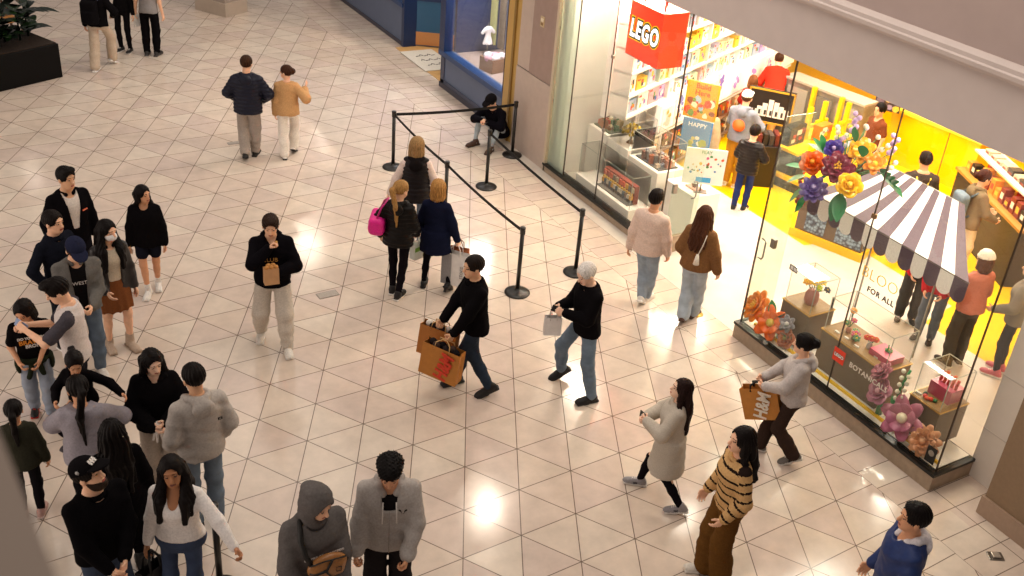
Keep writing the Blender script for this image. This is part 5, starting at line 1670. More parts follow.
poster('shop_poster', 'dark poster with round pictures beside the yellow counter', (12.95, 4.1, 1.0), .46, .46, -62, deco_k, col='#3b2b2c', stand=False)
# checkout shelving at the right end
r = thing('shop_shelf_unit', 'dark shelf unit with red posts at the right end of the shop', 'shelving', (11.75, .85, 0), math.radians(-118))
dk = mat('#2a211c', .5, bump=0); rp_ = mat('#b3261a', .4, bump=0)
mb = MB(); mb.box((-1.1, -.05, 0), (1.1, .5, .90), dk); mb.box((-1.14, -.08, .90), (1.14, .54, .94), mat('#a8752e', .45, bump=0)); mb.build('counter', r)
for x in (-1.05, 0, 1.05):
    mb = MB(); mb.box((x-.05, .42, 0), (x+.05, .54, 1.7), rp_); mb.build('post', r)
for z in (1.25,):
    mb = MB(); mb.box((-1.1, .12, z), (1.1, .54, z+.03), mat('#cfc6b8', .4, bump=0)); mb.build('shelf', r)
UM = Matrix.Translation((11.75, .85, 0)) @ Matrix.Rotation(math.radians(-118), 4, 'Z')
rq = random.Random(4)
for i in range(12):
    x = -1.0+.17*i; mb = MB(); h = .12+.14*rq.random(); mb.box((-.065, -.07, 0), (.065, .07, h), mat(rq.choice(('#d8842a', '#1f1b1a', '#7a2a1e', '#c9a03a', '#3a4a3a', '#d86a1f')), .4, bump=0)); mb.box((-.04, -.073, h*.3), (.04, -.07, h*.7), mat(rq.choice(('#e9dfc8', '#d83a24', '#e0b23a')), .4, bump=0))
    o = mb.build('toy_box'); o.matrix_world = UM @ Matrix.Translation((x, .12, .941)); tag(o, 'small toy box on the dark shelf unit at the right end', 'box', 'toy boxes on the dark shelf unit')
for i in range(9):
    x = -.9+.2*i; mb = MB(); mb.box((-.08, -.09, 0), (.08, .09, .05+.05*rq.random()), mat(rq.choice(('#e6e0d4', '#3a322c', '#b8a88c', '#c23a2a')), .4, bump=0)); mb.box((-.05, -.092, .01), (.05, -.09, .04), mat('#8a3a2a', .4, bump=0))
    o = mb.build('toy_box'); o.matrix_world = UM @ Matrix.Translation((x, .32, 1.281)); tag(o, 'flat toy box lying on the pale upper shelf of the dark unit', 'box', 'flat boxes on the upper shelf of the dark unit')
# ------------------------------------------------------------------ the people
SHIFT.update({2: (0.10, -0.05), 4: (0.04, -0.03), 5: (-0.03, -0.1), 6: (-0.02, -0.07), 7: (-0.02, 0.04), 8: (0.07, -0.03), 10: (0.13, -0.07), 11: (0.06, -0.04), 12: (-0.01, -0.22), 13: (-0.04, -0.06), 14: (-0.06, -0.18), 15: (-0.05, -0.16), 16: (-0.01, -0.09), 17: (0.04, -0.11), 18: (-0.05, -0.09), 19: (0.07, -0.1), 20: (-0.04, -0.02), 21: (0.01, 0.02), 22: (0.05, 0.06), 23: (0.06, 0.09), 24: (-0.04, -0.03), 25: (0.04, -0.03), 26: (-0.06, -0.06), 27: (0.16, 0.14), 28: (0.08, -0.01), 29: (-0.05, -0.05), 30: (-0.11, -0.03), 31: (-0.04, -0.04), 32: (-0.08, -0.03), 33: (-0.1, 0.01), 34: (-0.06, -0.08), 35: (-0.08, -0.1), 36: (-0.04, 0.17), 38: (0.3, 0.2), 40: (-0.06, -0.03), 41: (-0.1, -0.1), 42: (-0.19, -0.12), 43: (-0.22, -0.16), 44: (-0.03, 0.02)})
def PP(label, xy, H, hs, **k):
    """hs: facing direction as seen in the picture (0 right, 90 away, 180 left, 270 towards the camera)"""
    return Person(label, xy, H, hs-31, **k)
def feet(xy, hs, H, lw, rw, ly=None, ry=None, lp=0, rp=0):
    """world foot spots -> local ankle targets"""
    h = math.radians(hs-31); f = (math.cos(h), math.sin(h)); r = (f[1], -f[0]); k = H/1.75
    o = []
    for (w_, yw, pt, d) in ((lw, ly, lp, 8), (rw, ry, rp, -8)):
        dx, dy = w_[0]-xy[0], w_[1]-xy[1]
        o.append(((dx*r[0]+dy*r[1])/k, (dx*f[0]+dy*f[1])/k, 0, d if yw is None else yw, pt))
    return dict(LF=o[0], RF=o[1])
WL = dict(LF=(-.085, .27, 0, 4, 0), RF=(.085, -.20, 0, -4, -34))      # left foot forward
WR = dict(LF=(-.085, -.20, 0, 4, -34), RF=(.085, .27, 0, -4, 0))
def bag_mesh(w, d, h, m, parent, inner=None, slack=.0, name='bag'):
    mb = MB(); t = .003
    X, Y = w/2, d/2; T = 1.0-slack
    v = [(-X, -Y, 0), (X, -Y, 0), (X, Y, 0), (-X, Y, 0), (-X*T, -Y*.8, h), (X*T, -Y*.8, h), (X*T, Y*.8, h), (-X*T, Y*.8, h),
         (X, 0, 0), (X*T-.02, 0, h), (-X, 0, 0), (-X*T+.02, 0, h)]
    f = [(0, 3, 2, 1), (0, 1, 5, 4), (2, 3, 7, 6), (1, 8, 9, 5), (8, 2, 6, 9), (3, 10, 11, 7), (10, 0, 4, 11)]
    mb.add(v, f, m)
    vi = [(x*.985, y*.97, z if z > .01 else .004) for x, y, z in v]
    mb.add(vi, [tuple(reversed(q)) for q in f], m)
    # folded rim
    mb.add([v[4], v[5], v[9], v[6], v[7], v[11], vi[4], vi[5], vi[9], vi[6], vi[7], vi[11]], [(i, (i+1) % 6, 6+(i+1) % 6, 6+i) for i in range(6)], m)
    return mb.build(name, parent)
def paper_bag(name, label, at, w, d, h, yaw, col, tilt=(0, 0), handle=.16, hcol='#c9a06a', text=None, tcol='#c8321c', tsize=.2, tx=0, tz=None, trot=0, cat='shopping bag', both=True, bold=.006, sx=1.0, strap=False, fill=None):
    """hangs with its handles meeting at the point 'at'"""
    r = thing(name, label, cat, at); r.rotation_euler = (math.radians(tilt[0]), math.radians(tilt[1]), math.radians(yaw))
    m = mat(col, .7, 'paper', scale=14, var=.07, bump=.12)
    b = bag_mesh(w, d, h, m, r)
    b.location = (0, 0, -handle-h)
    for s_ in (-1, 1):
        mb = MB(); y = s_*d*.4
        pts = [(-w*.2, y, -handle-.03), (-w*.18, y*.8, -handle*.4), (-w*.06, y*.15, -.004), (w*.06, y*.15, -.004), (w*.18, y*.8, -handle*.4), (w*.2, y, -handle-.03)]
        mb.tube(pts, .006 if not strap else .012, mat(hcol, .7, bump=0), 6); mb.build('handle', r)
    if text:
        tm = mat(tcol, .6, bump=0)
        for s_ in ((-1, 1) if both else (-1,)):
            M = frame((tx*-s_, s_*d*.5*.90+s_*.012, -handle-h+(tz if tz is not None else h*.48)), (-s_, 0, 0), (0, 0, 1)) @ Matrix.Rotation(math.radians(trot), 4, 'Z')
            text_mesh(text, tsize, tm, .0008, M, 'lettering', r, bold=bold, sx=sx)
    if fill:
        mb = MB()
        for i in range(6): mb.sphere((-w*.32+w*.13*i, .02*(-1)**i, -handle-.015), (w*.1, d*.22, .05), cloth(fill[i % len(fill)]), n=6)
        mb.build('contents', r)
    return r
def phone(label, p, sd, col='#1a1a1c', screen='#9fb4cf', lift=.0):
    W, d, n, side = p.hframe[sd]
    c = p.world(W+d*.085*p.k+n*.034*p.k)
    rz = Matrix.Rotation(p.root.rotation_euler[2], 3, 'Z')
    dd = rz @ d; nn = rz @ n
    r = thing('phone', label, 'phone', c)
    M = frame((0, 0, 0), dd, nn.cross(dd))
    mb = MB(); mb.box((-.075, -.037, -.005), (.075, .037, .005), mat(col, .3, bump=0), M=M, bev=.004); mb.build('case', r)
    mb = MB(); mb.box((-.070, -.033, .005), (.070, .033, .006), mat(screen, .2, bump=0, emit=.25), M=M); mb.build('screen', r)
    return r

# -- far left group walking away, heads above the picture
p = PP('person in black jacket and beige trousers wearing a black backpack, walking away at top left', (1.08, 12.75), 1.75, 85, lod=1.25,
       pose=dict(**feet((1.08, 12.75), 85, 1.75, (.93, 12.60), (1.27, 12.90), rp=-25), RH=(.20, .22, 1.02), Rpole=(1, -.7, 0)))
p.top('#0f0d0f', 'jacket', th=.04, loose=.5); p.legs('#c0ad98', fit=.028, hemfit=.05); p.shoes('#b5aaa0'); p.hair('short')
bw = p.world(p.T(0, -.20, .24)); r = thing('backpack', 'black backpack on the person in beige trousers at top left', 'backpack', bw, p.root.rotation_euler[2])
f = union([rbox((0, -.05, 0), (.15, .085, .22), .06), rbox((0, -.14, -.07), (.12, .04, .11), .03)], .02); field_obj('body', f, .016, [cloth('#100e10')], r)
for sx in (-1, 1):
    mb = MB(); mb.tube([(sx*.10, .03, .18), (sx*.11, .14, .26), (sx*.13, .26, .16), (sx*.13, .24, -.05), (sx*.10, .04, -.16)], .018, cloth('#1c191b')); mb.build('strap', r)
p = PP('person all in black with leggings and white toed sneakers, at top left', (1.67, 13.61), 1.66, 262, fem=True, lod=1.25, pose=dict(RH=(.20, .15, .98), Rpole=(1, -.6, 0)))
p.top('#131113', 'sweater', th=.018, hem=-.06); p.legs('#141215', 'leggings', fit=.0, wr=.002); p.shoes('#1d1b1c', '#d8d0c8'); p.hair('long', length=.25)
p = PP('person in grey t-shirt and black trousers holding a white sheet, at top left', (2.01, 13.33), 1.75, 92, lod=1.25, arms_bare=True, pose=dict(LH=(-.27, .04, .84)))
p.top('#8f8a88', 'tee', th=.016, sleeve=.42); p.legs('#0e0c0e', fit=.022, bunch=.004); p.shoes('#2a2625', '#4a4441'); p.hair('short')
W = p.grip(-1); r = thing('paper_sheet', 'folded white paper sheet in the hand of the person in the grey t-shirt', 'paper', W, .6)
mb = MB(); mb.box((-.09, -.004, -.21), (.09, .0, .03), mat('#e6e2dd', .6, bump=0)); mb.box((-.09, .004, -.20), (.088, .007, .03), mat('#e6e2dd', .6, bump=0)); mb.box((-.09, -.004, .03), (.09, .007, .034), mat('#dcd8d2', .6, bump=0)); mb.build('sheet', r)

# -- couple walking away
p = PP('man in dark navy puffer jacket and grey trousers walking away', (2.45, 7.75), 1.72, 97, wide=1.05,
       pose=dict(**feet((2.45, 7.75), 97, 1.78, (2.34, 7.66), (2.57, 7.86), lp=-22), LH=(-.20, .20, .98), RH=(.22, .17, .98), Lpole=(-1, -.7, 0), Rpole=(1, -.7, 0), head=(-8, -8, 0)))
p.top('#1c1d2b', 'puffer_jacket', th=.055, puffer=True, loose=.8, hem=-.10, hood=True); p.legs('#9c9188', fit=.035, bunch=.006); p.shoes('#17130f', '#1d1a18', kind='boot'); p.hair('short', '#3a2416')
p = PP('woman in tan fleece sweater and white trousers walking away, gesturing', (3.01, 7.67), 1.55, 98, fem=True, skin='light',
       pose=dict(**feet((3.01, 7.67), 98, 1.60, (2.92, 7.61), (3.11, 7.74), rp=-25), RH=(.30, .14, 1.28), Rpole=(.7, -.6, -.8), Rcurl=.25, Rdir=(.4, .3, 1), LH=(-.22, .02, .82), head=(62, 0, 0)))
p.top('#c39768', 'sweater', th=.05, loose=.7, hem=-.08, wide_sleeve=.012); p.legs('#e6ddd2', fit=.032, hemfit=.045); p.shoes('#e9e2da', '#2a2522'); p.hair('bun', '#3d2417')

# -- group at the left
p = PP('tall man in black zip jacket over white t-shirt, at the back of the left group', (-.62, 4.32), 1.78, 318, skin='olive', pose=dict(head=(12, -2, 0), RH=(.27, .10, .90)))
p.top('#0d0b0e', 'jacket', th=.035, loose=.55, hem=-.09, collar=('#0d0b0e', .02), open_=(.085, .008, .10), inner='#d9cfc6', wr=.005); p.legs('#17151a', fit=.03); p.shoes('#1b1816'); p.hair('quiff', '#120d0b')
mb = MB(); fr_ = p.T(-.10, .165, .33); mb.box((-.035, -.002, -.008), (.035, .006, .008), mat('#d8542c', .6, bump=0)); mb.box((-.032, .006, -.002), (.032, .007, .002), mat('#f0b08a', .6, bump=0))
o = mb.build('chest_lettering', p.topobj, 'small orange lettering'); o.location = fr_; o.rotation_euler = (0, 0, math.radians(22))
p = PP('man in dark navy shirt with an elbow out, left of the man in the cap', (-.91, 3.32), 1.72, 335, skin='light', pose=dict(head=(8, 0, 0), LH=(-.20, .05, .92), Lpole=(-1, -.5, 0), RH=(.22, .06, .92), Rpole=(1, -.5, 0)))
p.top('#171922', 'shirt', th=.02, loose=.35, hem=-.08, collar=('#171922', .028)); p.legs('#1c1d24', fit=.02); p.shoes('#1b1816'); p.hair('short', '#17100d')
p = PP('man in navy cap and grey denim jacket looking down at his hands', (-.80, 2.56), 1.74, 300, skin='light', pose=dict(head=(10, -30, 0), LH=(-.07, .30, 1.05), RH=(.10, .28, 1.03), Lcurl=1.0, Rcurl=1.0))
p.top('#66635f', 'jacket', th=.032, loose=.5, hem=-.07, collar=('#66635f', .026), open_=(.075, .05, -.2), inner='#151314', wr=.006); p.legs('#4a5d74', m=denim('#5f6c7b'), fit=.018); p.shoes('#cfc6bc'); p.hair('short', '#2a1f19'); p.cap('#23263a')
text_mesh('WEST', .055, mat('#cfc8c2', .6, bump=0), .001, frame(p.T(0, .158, .33), (-p.Rh[:, 0]).tolist(), p.Rh[:, 2].tolist()), 'lettering', p.topobj)
phone('black phone held by the man in the navy cap', p, 1, screen='#3a3f48')
p = PP('woman in white face mask, black leather jacket and brown skirt', (-.51, 3.05), 1.64, 312, fem=True, skin='light', legs_bare=True,
       pose=dict(**feet((-.51, 3.05), 312, 1.64, (-.40, 3.02), (-.62, 3.08)), head=(22, -4, 0), LH=(-.24, .05, .80), RH=(.15, .20, .95)))
p.top('#141011', 'leather_jacket', th=.035, loose=.45, hem=-.10, m=leather('#171213'), collar=('#171213', .022), open_=(.075, .07, -.2), inner='#cbbda8'); p.skirt('#7b4a2b', hem=-.34, flare=.02); p.shoes('#b29c88', '#a48e7a', kind='boot'); p.hair('long', '#120d0c', length=.32, front=True)
E_ = lambda c, r: ell(p.hd(*c), np.array(r)*p.Hs, p.Rhd)
field_obj('face_mask', meet(E_((0, .035, -.05), (.064, .076, .052)), plane(p.hd(0, .02, 0), -(p.Rhd[:, 1]))), .007, [cloth('#e8e4e2')], p.root)
p = PP('girl in oversized black sweater and dark shorts with bare legs and white shoes', (.15, 4.14), 1.47, 283, fem=True, skin='tan', legs_bare=True,
       pose=dict(**feet((.15, 4.14), 283, 1.52, (.24, 4.22), (.08, 4.05)), head=(48, -2, 0), LH=(-.25, .03, .76), RH=(.25, .04, .76)))
p.top('#0f0d0f', 'sweater', th=.045, loose=.75, hem=-.12, wide_sleeve=.01); p.legs('#191a24', 'shorts', fit=.02, length=.34); p.shoes('#e2ddd6', '#e6e2dc', sock='#e6e0da'); p.hair('long', '#140e0d', length=.20)
p = PP('boy in black printed t-shirt with a green jacket tied round his waist', (-1.50, 2.16), 1.38, 298, skin='tan', headscale=1.12, arms_bare=True,
       pose=dict(**feet((-1.50, 2.16), 298, 1.38, (-1.43, 2.07), (-1.57, 2.24)), head=(-28, -22, 0), LH=(-.05, .24, .98), RH=(.17, .20, .98), Lcurl=.7, Rcurl=.7))
p.top('#0e0c0e', 'tee', th=.022, loose=.5, hem=-.06, sleeve=.48); p.legs('#8b93a0', m=denim('#8f97a5'), fit=.03, bunch=.006); p.shoes('#1a1615', '#b3261e', accent='#c22a22'); p.hair('bob', '#130d0b', vol=.006)
for tx, z, sz, c in (('DO YOU EVEN', .355, .036, '#ddd6cf'), ('BRAWL', .295, .066, '#e08a2a'), ('BRO?', .235, .05, '#ddd6cf')):
    text_mesh(tx, sz, mat(c, .6, bump=0), .001, frame(p.T(0, .150-.02*(.355-z), z), (-p.R[:, 0]).tolist(), p.R[:, 2].tolist()), 'lettering', p.topobj, bold=.002)
k = p.k; fs = [rc(p.T(x0, y0, .0), p.T(x1, y1, .0), .035*k, .035*k) for (x0, y0), (x1, y1) in (((-.17, 0), (-.10, .12)), ((-.10, .12), (.10, .12)), ((.10, .12), (.17, 0)), ((.17, 0), (.1, -.13)), ((.1, -.13), (-.1, -.13)), ((-.1, -.13), (-.17, 0)))]
fs += [rc(p.T(.03, .14, 0), p.T(.09, .15, -.22), .04*k, .03*k), rc(p.T(-.03, .14, 0), p.T(-.08, .15, -.20), .04*k, .03*k), ell(p.T(0, -.14, -.16), np.array((.17, .05, .17))*k), ell(p.T(-.19, 0, -.10), np.array((.04, .10, .13))*k), ell(p.T(.19, 0, -.10), np.array((.04, .10, .13))*k)]
p.fobj('tied_jacket', warp(union(fs, .025), fold(.006, 30, 3)), .012, [cloth('#262c20')])
p = PP('man in white t-shirt with dark grey sleeves holding out a phone', (-1.07, 1.76), 1.76, 195, skin='light', arms_bare=True,
       pose=dict(head=(12, -26, 0), LH=(-.16, .38, 1.29), RH=(.02, .40, 1.24), Lcurl=.9, Rcurl=.8, lean=2))
p.top('#cfc6c2', 'raglan_tee', th=.022, loose=.5, hem=-.06, sleeve=.52, sleeve_mat=cloth('#474349')); p.legs('#1d1d24', fit=.02); p.shoes('#2a2625'); p.hair('quiff', '#130d0b')
phone('pale blue phone held out by the man in the white and grey t-shirt', p, -1, '#7f93b8', '#a9bddf')
p = PP('small child in black carried on the shoulder, stretching one arm to the right', (-1.10, .72), 1.12, 272, fem=True, skin='tan', headscale=1.25, z=.62,
       pose=dict(LF=(-.16, .20, .25, 30, 0), RF=(.16, .20, .25, -30, 0), LH=(-.60, .18, 1.18), Lpole=(-.3, -1, -.5), Lcurl=.5, RH=(.22, .34, 1.10), Rcurl=.6, head=(28, -24, 0), lean=10))
p.top('#0e0c0e', 'sweater', th=.03, loose=.5, hem=-.08); p.legs('#17151a', fit=.012); p.shoes('#4a464b', '#5b5659'); p.hair('ponytail', '#120c0b', length=.12)
p = PP('woman in pale grey padded jacket with long black hair carrying a child', (-1.12, .30), 1.60, 108, fem=True, skin='tan',
       pose=dict(LH=(-.10, .30, 1.12), RH=(.14, .30, 1.16), Lpole=(-1, -.4, -.2), Rpole=(1, -.4, -.2), head=(20, -10, 0)))
p.top('#8f8992', 'padded_jacket', th=.05, loose=.75, hem=-.10, m=mat('#918b93', .55, 'cloth', spec=.3), wr=.007, wide_sleeve=.012); p.legs('#131115', fit=.012); p.shoes('#1d1a1b'); p.hair('ponytail', '#110c0b', length=.34, vol=.004)
p = PP('girl in olive jacket with dark ponytail at the left edge, seen from behind', (-1.60, .76), 1.26, 110, fem=True, skin='tan', headscale=1.12, pose=dict(LH=(-.22, .10, .85)))
p.top('#35342a', 'jacket', th=.04, loose=.7, hem=-.10); p.legs('#171518', 'leggings', fit=.006); p.shoes('#b58f86', '#cbb3aa'); p.hair('ponytail', '#120d0c', length=.2)
p = PP('woman in long black coat with wavy black hair, behind the man in the black cap', (-.97, -.32), 1.62, 128, fem=True, skin='tan', pose=dict(head=(-5, 0, 0)))
p.top('#0c0a0c', 'coat', th=.045, loose=.7, hem=-.45, flare=.04, hood=False); p.legs('#0d0b0e', fit=.006); p.shoes('#0f0d0f', kind='boot'); p.hair('long', '#100b0a', length=.36, amp=.006)
p = PP('woman in loose black sweater and beige trousers holding a white tassel, facing right', (-.51, .53), 1.62, 292, fem=True, skin='fair',
       pose=dict(head=(18, -12, 4), LH=(-.07, .24, 1.06), RH=(.06, .27, 1.03), Lcurl=.9, Rcurl=.9, Lpole=(-1, -.4, -.3), Rpole=(1, -.4, -.3)))
p.top('#0e0c0e', 'sweater', th=.05, loose=.8, hem=-.10, hood=True, wide_sleeve=.012); p.legs('#b9aa9b', fit=.035, hemfit=.045); p.shoes('#cfc4b8'); p.hair('long', '#120d0c', length=.25)
r = thing('tassel', 'white knitted tassel in the hands of the woman in the loose black sweater', 'tassel', p.grip(-1))
fs = [ell((0, 0, .0), (.035, .035, .04)), rc((0, 0, .0), (0, 0, -.05), .02, .03)]+[rc((.02*math.cos(a), .02*math.sin(a), -.05), (.05*math.cos(a), .05*math.sin(a), -.15), .016, .010) for a in (0, 1.05, 2.1, 3.15, 4.2, 5.25)]
field_obj('yarn', union(fs, .008), .006, [cloth('#d8d0c8')], r)
p = PP('man in pale grey hoodie and jeans, back turned, facing the woman in black', (-.33, -.07), 1.76, 128, skin='olive', pose=dict(head=(8, -8, 0), LH=(-.22, .14, .92), RH=(.24, .10, .90)))
p.top('#b1a9a2', 'hoodie', th=.042, loose=.7, hem=-.08, hood=True, cuff=.006, wr=.006); p.legs('#5f7590', m=denim('#72808f'), fit=.018); p.shoes('#1d1a1a', '#dcd6d0'); p.hair('short', '#130d0b')
mb = MB(); mb.box((-.02, -.003, -.014), (.02, .0, .014), mat('#2a2726', .6, bump=0)); mb.box((-.008, -.005, -.008), (.008, -.003, .008), mat('#8a847e', .6, bump=0)); o = mb.build('shoulder_logo', p.topobj, 'small black logo'); o.location = p.T(.12, -.185, .36)
p = PP('bearded man in black cap and black sweater at the lower left', (-1.21, -.99), 1.78, 322, skin='light',
       pose=dict(head=(30, 20, 0), LH=(-.02, .27, .98), RH=(.10, .25, .93), Lcurl=.8, Rcurl=.7, Lpole=(-1, -.5, -.1), Rpole=(1, -.5, -.1)), wide=1.08)
p.top('#0c0a0c', 'sweater', th=.03, loose=.55, hem=-.07, collar=('#0c0a0c', .012)); p.legs('#33435f', m=denim('#3b4557'), fit=.02); p.shoes('#1b1816'); p.hair('short', '#17100d'); p.beard(); cp = p.cap('#100e10')
for (a, b, sx) in ((.0, .105, 1.0),):
    CMx = frame(p.hd(0, .078, .105), p.Rhd[:, 0].tolist(), (p.Rhd @ np.array((0, -.55, .83), F)).tolist())
    mb = MB(); wm = mat('#e6e2de', .6, bump=0)
    for i in range(3): mb.box((-.030+.024*i, -.022, .0), (-.016+.024*i, .022, .006), wm, M=CMx)
    mb.box((-.034, -.006, .0), (.034, .006, .007), wm, M=CMx); mb.build('emblem', cp, 'white emblem')
CMx = frame(p.hd(.086, -.0, .075), (p.Rhd @ np.array((0, 1, 0), F)).tolist(), p.Rhd[:, 2].tolist()); mb = MB(); mb.lathe([(.0, 0), (.016, 0), (.016, .004), (0, .004)], mat('#9a9694', .6, bump=0), 12, M=CMx @ Matrix.Rotation(0, 4, 'X')); mb.build('side_patch', cp, 'small grey patch')
p = PP('woman in white v-neck top and blue jeans reaching her hand out to the right', (-.77, -1.05), 1.66, 272, fem=True, skin='brown', wide=1.18,
       pose=dict(head=(14, 4, 6), LH=(-.52, .22, 1.00), Lpole=(-.6, -1, .2), Lcurl=.9, Ldir=(-.75, .6, -.25), RH=(.27, .02, .84)))
p.top('#e8e2de', 'top', th=.014, loose=.15, hem=.015, neck=(.085, .12, .085), vlow=.05, wr=.003, m=knit('#e9e3df')); p.legs('#33476c', m=denim('#3c475f'), fit=.004, hemfit=.025); p.shoes('#d8d2cc'); p.hair('long', '#130d0c', length=.28, front=True, amp=.0025)
r = paper_bag('handbag', 'black and white bag at the side of the woman in the white top', p.grip(1), .26, .12, .22, 30, '#2a2628', handle=.16, hcol='#1a1718', cat='bag', strap=True)
p = PP('person in dark grey hoodie with the hood up, wearing a brown crossbody bag', (.15, -1.96), 1.76, 302, skin='light',
       pose=dict(head=(22, -18, 0), LH=(-.14, .24, .90), RH=(.16, .22, .92), Lcurl=.8, Rcurl=.8, Lpole=(-1, -.5, 0), Rpole=(1, -.5, 0)), wide=1.08)
p.top('#605b59', 'hoodie', th=.045, loose=.7, hem=-.08, wr=.007, cuff=.005); p.hood_up('#605b59'); p.legs('#2a2828', fit=.02); p.shoes('#1b1816')
text_mesh('Come as a person', .042, mat('#d9d3ce', .6, bump=0), .001, frame(p.T(-.01, .186, .30), (-p.R[:, 0]).tolist(), p.R[:, 2].tolist()), 'lettering', p.topobj, bold=.0015)
r = thing('crossbody_bag', 'brown and black crossbody bag on the chest of the hooded person', 'bag', p.world(p.T(-.02, .215, .22)), p.root.rotation_euler[2])
field_obj('pouch', union([ell((0, 0, 0), (.155, .055, .105)), rbox((0, 0, -.03), (.13, .05, .07), .04)], .02), .009, [leather('#9a6634')], r)
mb = MB(); kb = mat('#17130f', .5, bump=0)
mb.tube([(-.02, .058, .09), (.03, .062, .0), (-.02, .056, -.09)], .010, kb); mb.tube([(.02, .062, .01), (.10, .05, -.01), (.14, .02, -.01)], .012, kb); mb.tube([(-.14, .02, .05), (-.07, .05, .085), (.04, .05, .095), (.13, .02, .06)], .006, kb); mb.tube([(-.09, .058, .0), (-.05, .062, .01), (-.05, .062, -.03), (-.09, .058, -.04), (-.09, .058, .0)], .003, kb)
mb.build('zip_bands', r)
mb = MB(); mb.tube([(.12, .0, .05), (.15, -.03, .12), (.165, -.09, .22), (.13, -.20, .315), (.02, -.33, .30), (-.12, -.39, .16), (-.24, -.28, .0), (-.21, -.08, -.05), (-.13, .0, -.01)], .022, kb); mb.build('strap', r)
p = PP('curly haired young man in light grey zip hoodie looking down', (.75, -1.90), 1.78, 279, skin='tan',
       pose=dict(head=(-2, -26, 0), RH=(.25, .12, .82), LH=(-.14, .24, .92), Lcurl=1.1, Rcurl=1.0, Lpole=(-1, -.5, 0)))
p.top('#a8a19c', 'hoodie', th=.042, loose=.7, hem=-.07, hood=True, wr=.006, cuff=.006, open_=(.065, .002, .36), inner='#1a1719'); p.legs('#252122', fit=.03); p.shoes('#d8d2cc'); p.hair('curly', '#0f0b0a')
mb = MB(); em = mat('#1c191a', .6, bump=0)
for s_ in (-1, 1): mb.prism([(s_*.008, .0), (s_*.034, .018), (s_*.030, .032), (s_*.014, .022), (s_*.004, -.018)], 0, .003, em, M=frame(p.T(-.10, .17, .37), (-p.R[:, 0]).tolist(), p.R[:, 2].tolist()))
mb.build('chest_emblem', p.topobj, 'black emblem')
mb = MB()
for s_ in (-1, 1): mb.tube([p.T(s_*.05, .135, .44), p.T(s_*.052, .172, .38), p.T(s_*.055, .182, .27)], .005, cloth('#cfc8c2'), 6)
mb.tube([p.T(0, .17, .38), p.T(0, .176, .2), p.T(0, .172, -.04)], .004, cloth('#8f8883'), 6); mb.build('drawstrings', p.topobj)
p = PP('man in black hoodie and cream trousers eating from a paper bag', (1.13, 2.40), 1.73, 284, skin='light',
       pose=dict(**feet((1.13, 2.40), 284, 1.73, (1.20, 2.16), (1.03, 2.60), rp=-20), head=(0, -14, 0), RH=(.03, .20, 1.42), Rpole=(1, -.3, -.8), Rcurl=1.1, LH=(-.05, .27, 1.16), Lcurl=.8, Lpole=(-1, -.4, -.4)))
p.top('#0e0c10', 'hoodie', th=.045, loose=.75, hem=-.08, hood=True, wr=.006); p.legs('#cbc1b4', fit=.042, hemfit=.03, bunch=.007); p.shoes('#e2dcd2', '#e6e2da', sock='#1a1718'); p.hair('quiff', '#2b1c14')
text_mesh('CLUB', .07, mat('#b8843a', .6, bump=0), .001, frame(p.T(0.02, .188, .33), (-p.R[:, 0]).tolist(), p.R[:, 2].tolist()), 'lettering', p.topobj)
g = p.grip(-1)+Vector((0, 0, -.07)); r = thing('food_bag', 'brown paper food bag held by the man eating', 'paper bag', g+Vector((.02, -.02, -.05)), p.root.rotation_euler[2]+.2)
b = bag_mesh(.16, .09, .20, mat('#c8986a', .7, 'paper', scale=14, var=.08, bump=.2), r)
mb = MB()
for i in range(5): mb.sphere((-.05+.025*i, .015*(-1)**i, .205+.012*(i % 2)), (.03, .026, .024), mat('#b9803f', .6, 'plain', scale=60, var=.3), n=6)
mb.build('food', r)
r = thing('snack', 'golden bite of food at the mouth of the man eating', 'food', p.grip(1)); mb = MB(); mb.sphere((0, 0, 0), (.022, .022, .035), mat('#b9803f', .6, 'plain', scale=60, var=.3), n=7); mb.sphere((.008, .004, .03), (.016, .016, .02), mat('#c9964f', .6, 'plain', scale=60, var=.3), n=6); mb.build('bite', r)

# -- at the queue barrier
p = PP('man in black cap sitting on the floor against the pier with a phone', (6.52, 6.98), 1.72, 236, skin='light',
       pose=dict(pel=(0, -.12, .22), lean=26, LF=(-.19, .38, 0, 14, 0), RF=(.19, .34, 0, -14, 0), LH=(-.07, .36, .52), RH=(.06, .36, .52), Lcurl=1.0, Rcurl=1.0, Lpole=(-1, -.2, -.4), Rpole=(1, -.2, -.4), head=(0, -28, 0), Lknee=(-.35, .6, 1), Rknee=(.35, .6, 1)))
p.top('#0f0d13', 'jacket', th=.035, loose=.5, hem=-.08, collar=('#0f0d13', .02)); p.legs('#9aa3a8', m=denim('#a3adb3'), fit=.022); p.shoes('#4a3226', '#3a2a20'); p.hair('short', '#15100e'); p.cap('#161416')
phone('dark phone in the hands of the sitting man', p, 1, screen='#4a4f58')
p = PP('blonde woman in black puffer vest over pale sleeves beside the barrier', (3.66, 3.98), 1.70, 95, fem=True, skin='fair', pose=dict(head=(-18, -4, 0), LH=(-.36, .06, .88), RH=(.36, .04, .88)))
p.top('#d8c6bd', 'sweater', th=.028, loose=.5, hem=-.05, hood=True, hood_mat=cloth('#1a1617'))
p.top('#191416', 'puffer_vest', th=.05, loose=.8, hem=-.09, sleeve=0, puffer=True); p.legs('#55657c', m=denim('#667180'), fit=.012); p.shoes('#2a2523'); p.hair('bob', '#94744c', vol=.006)
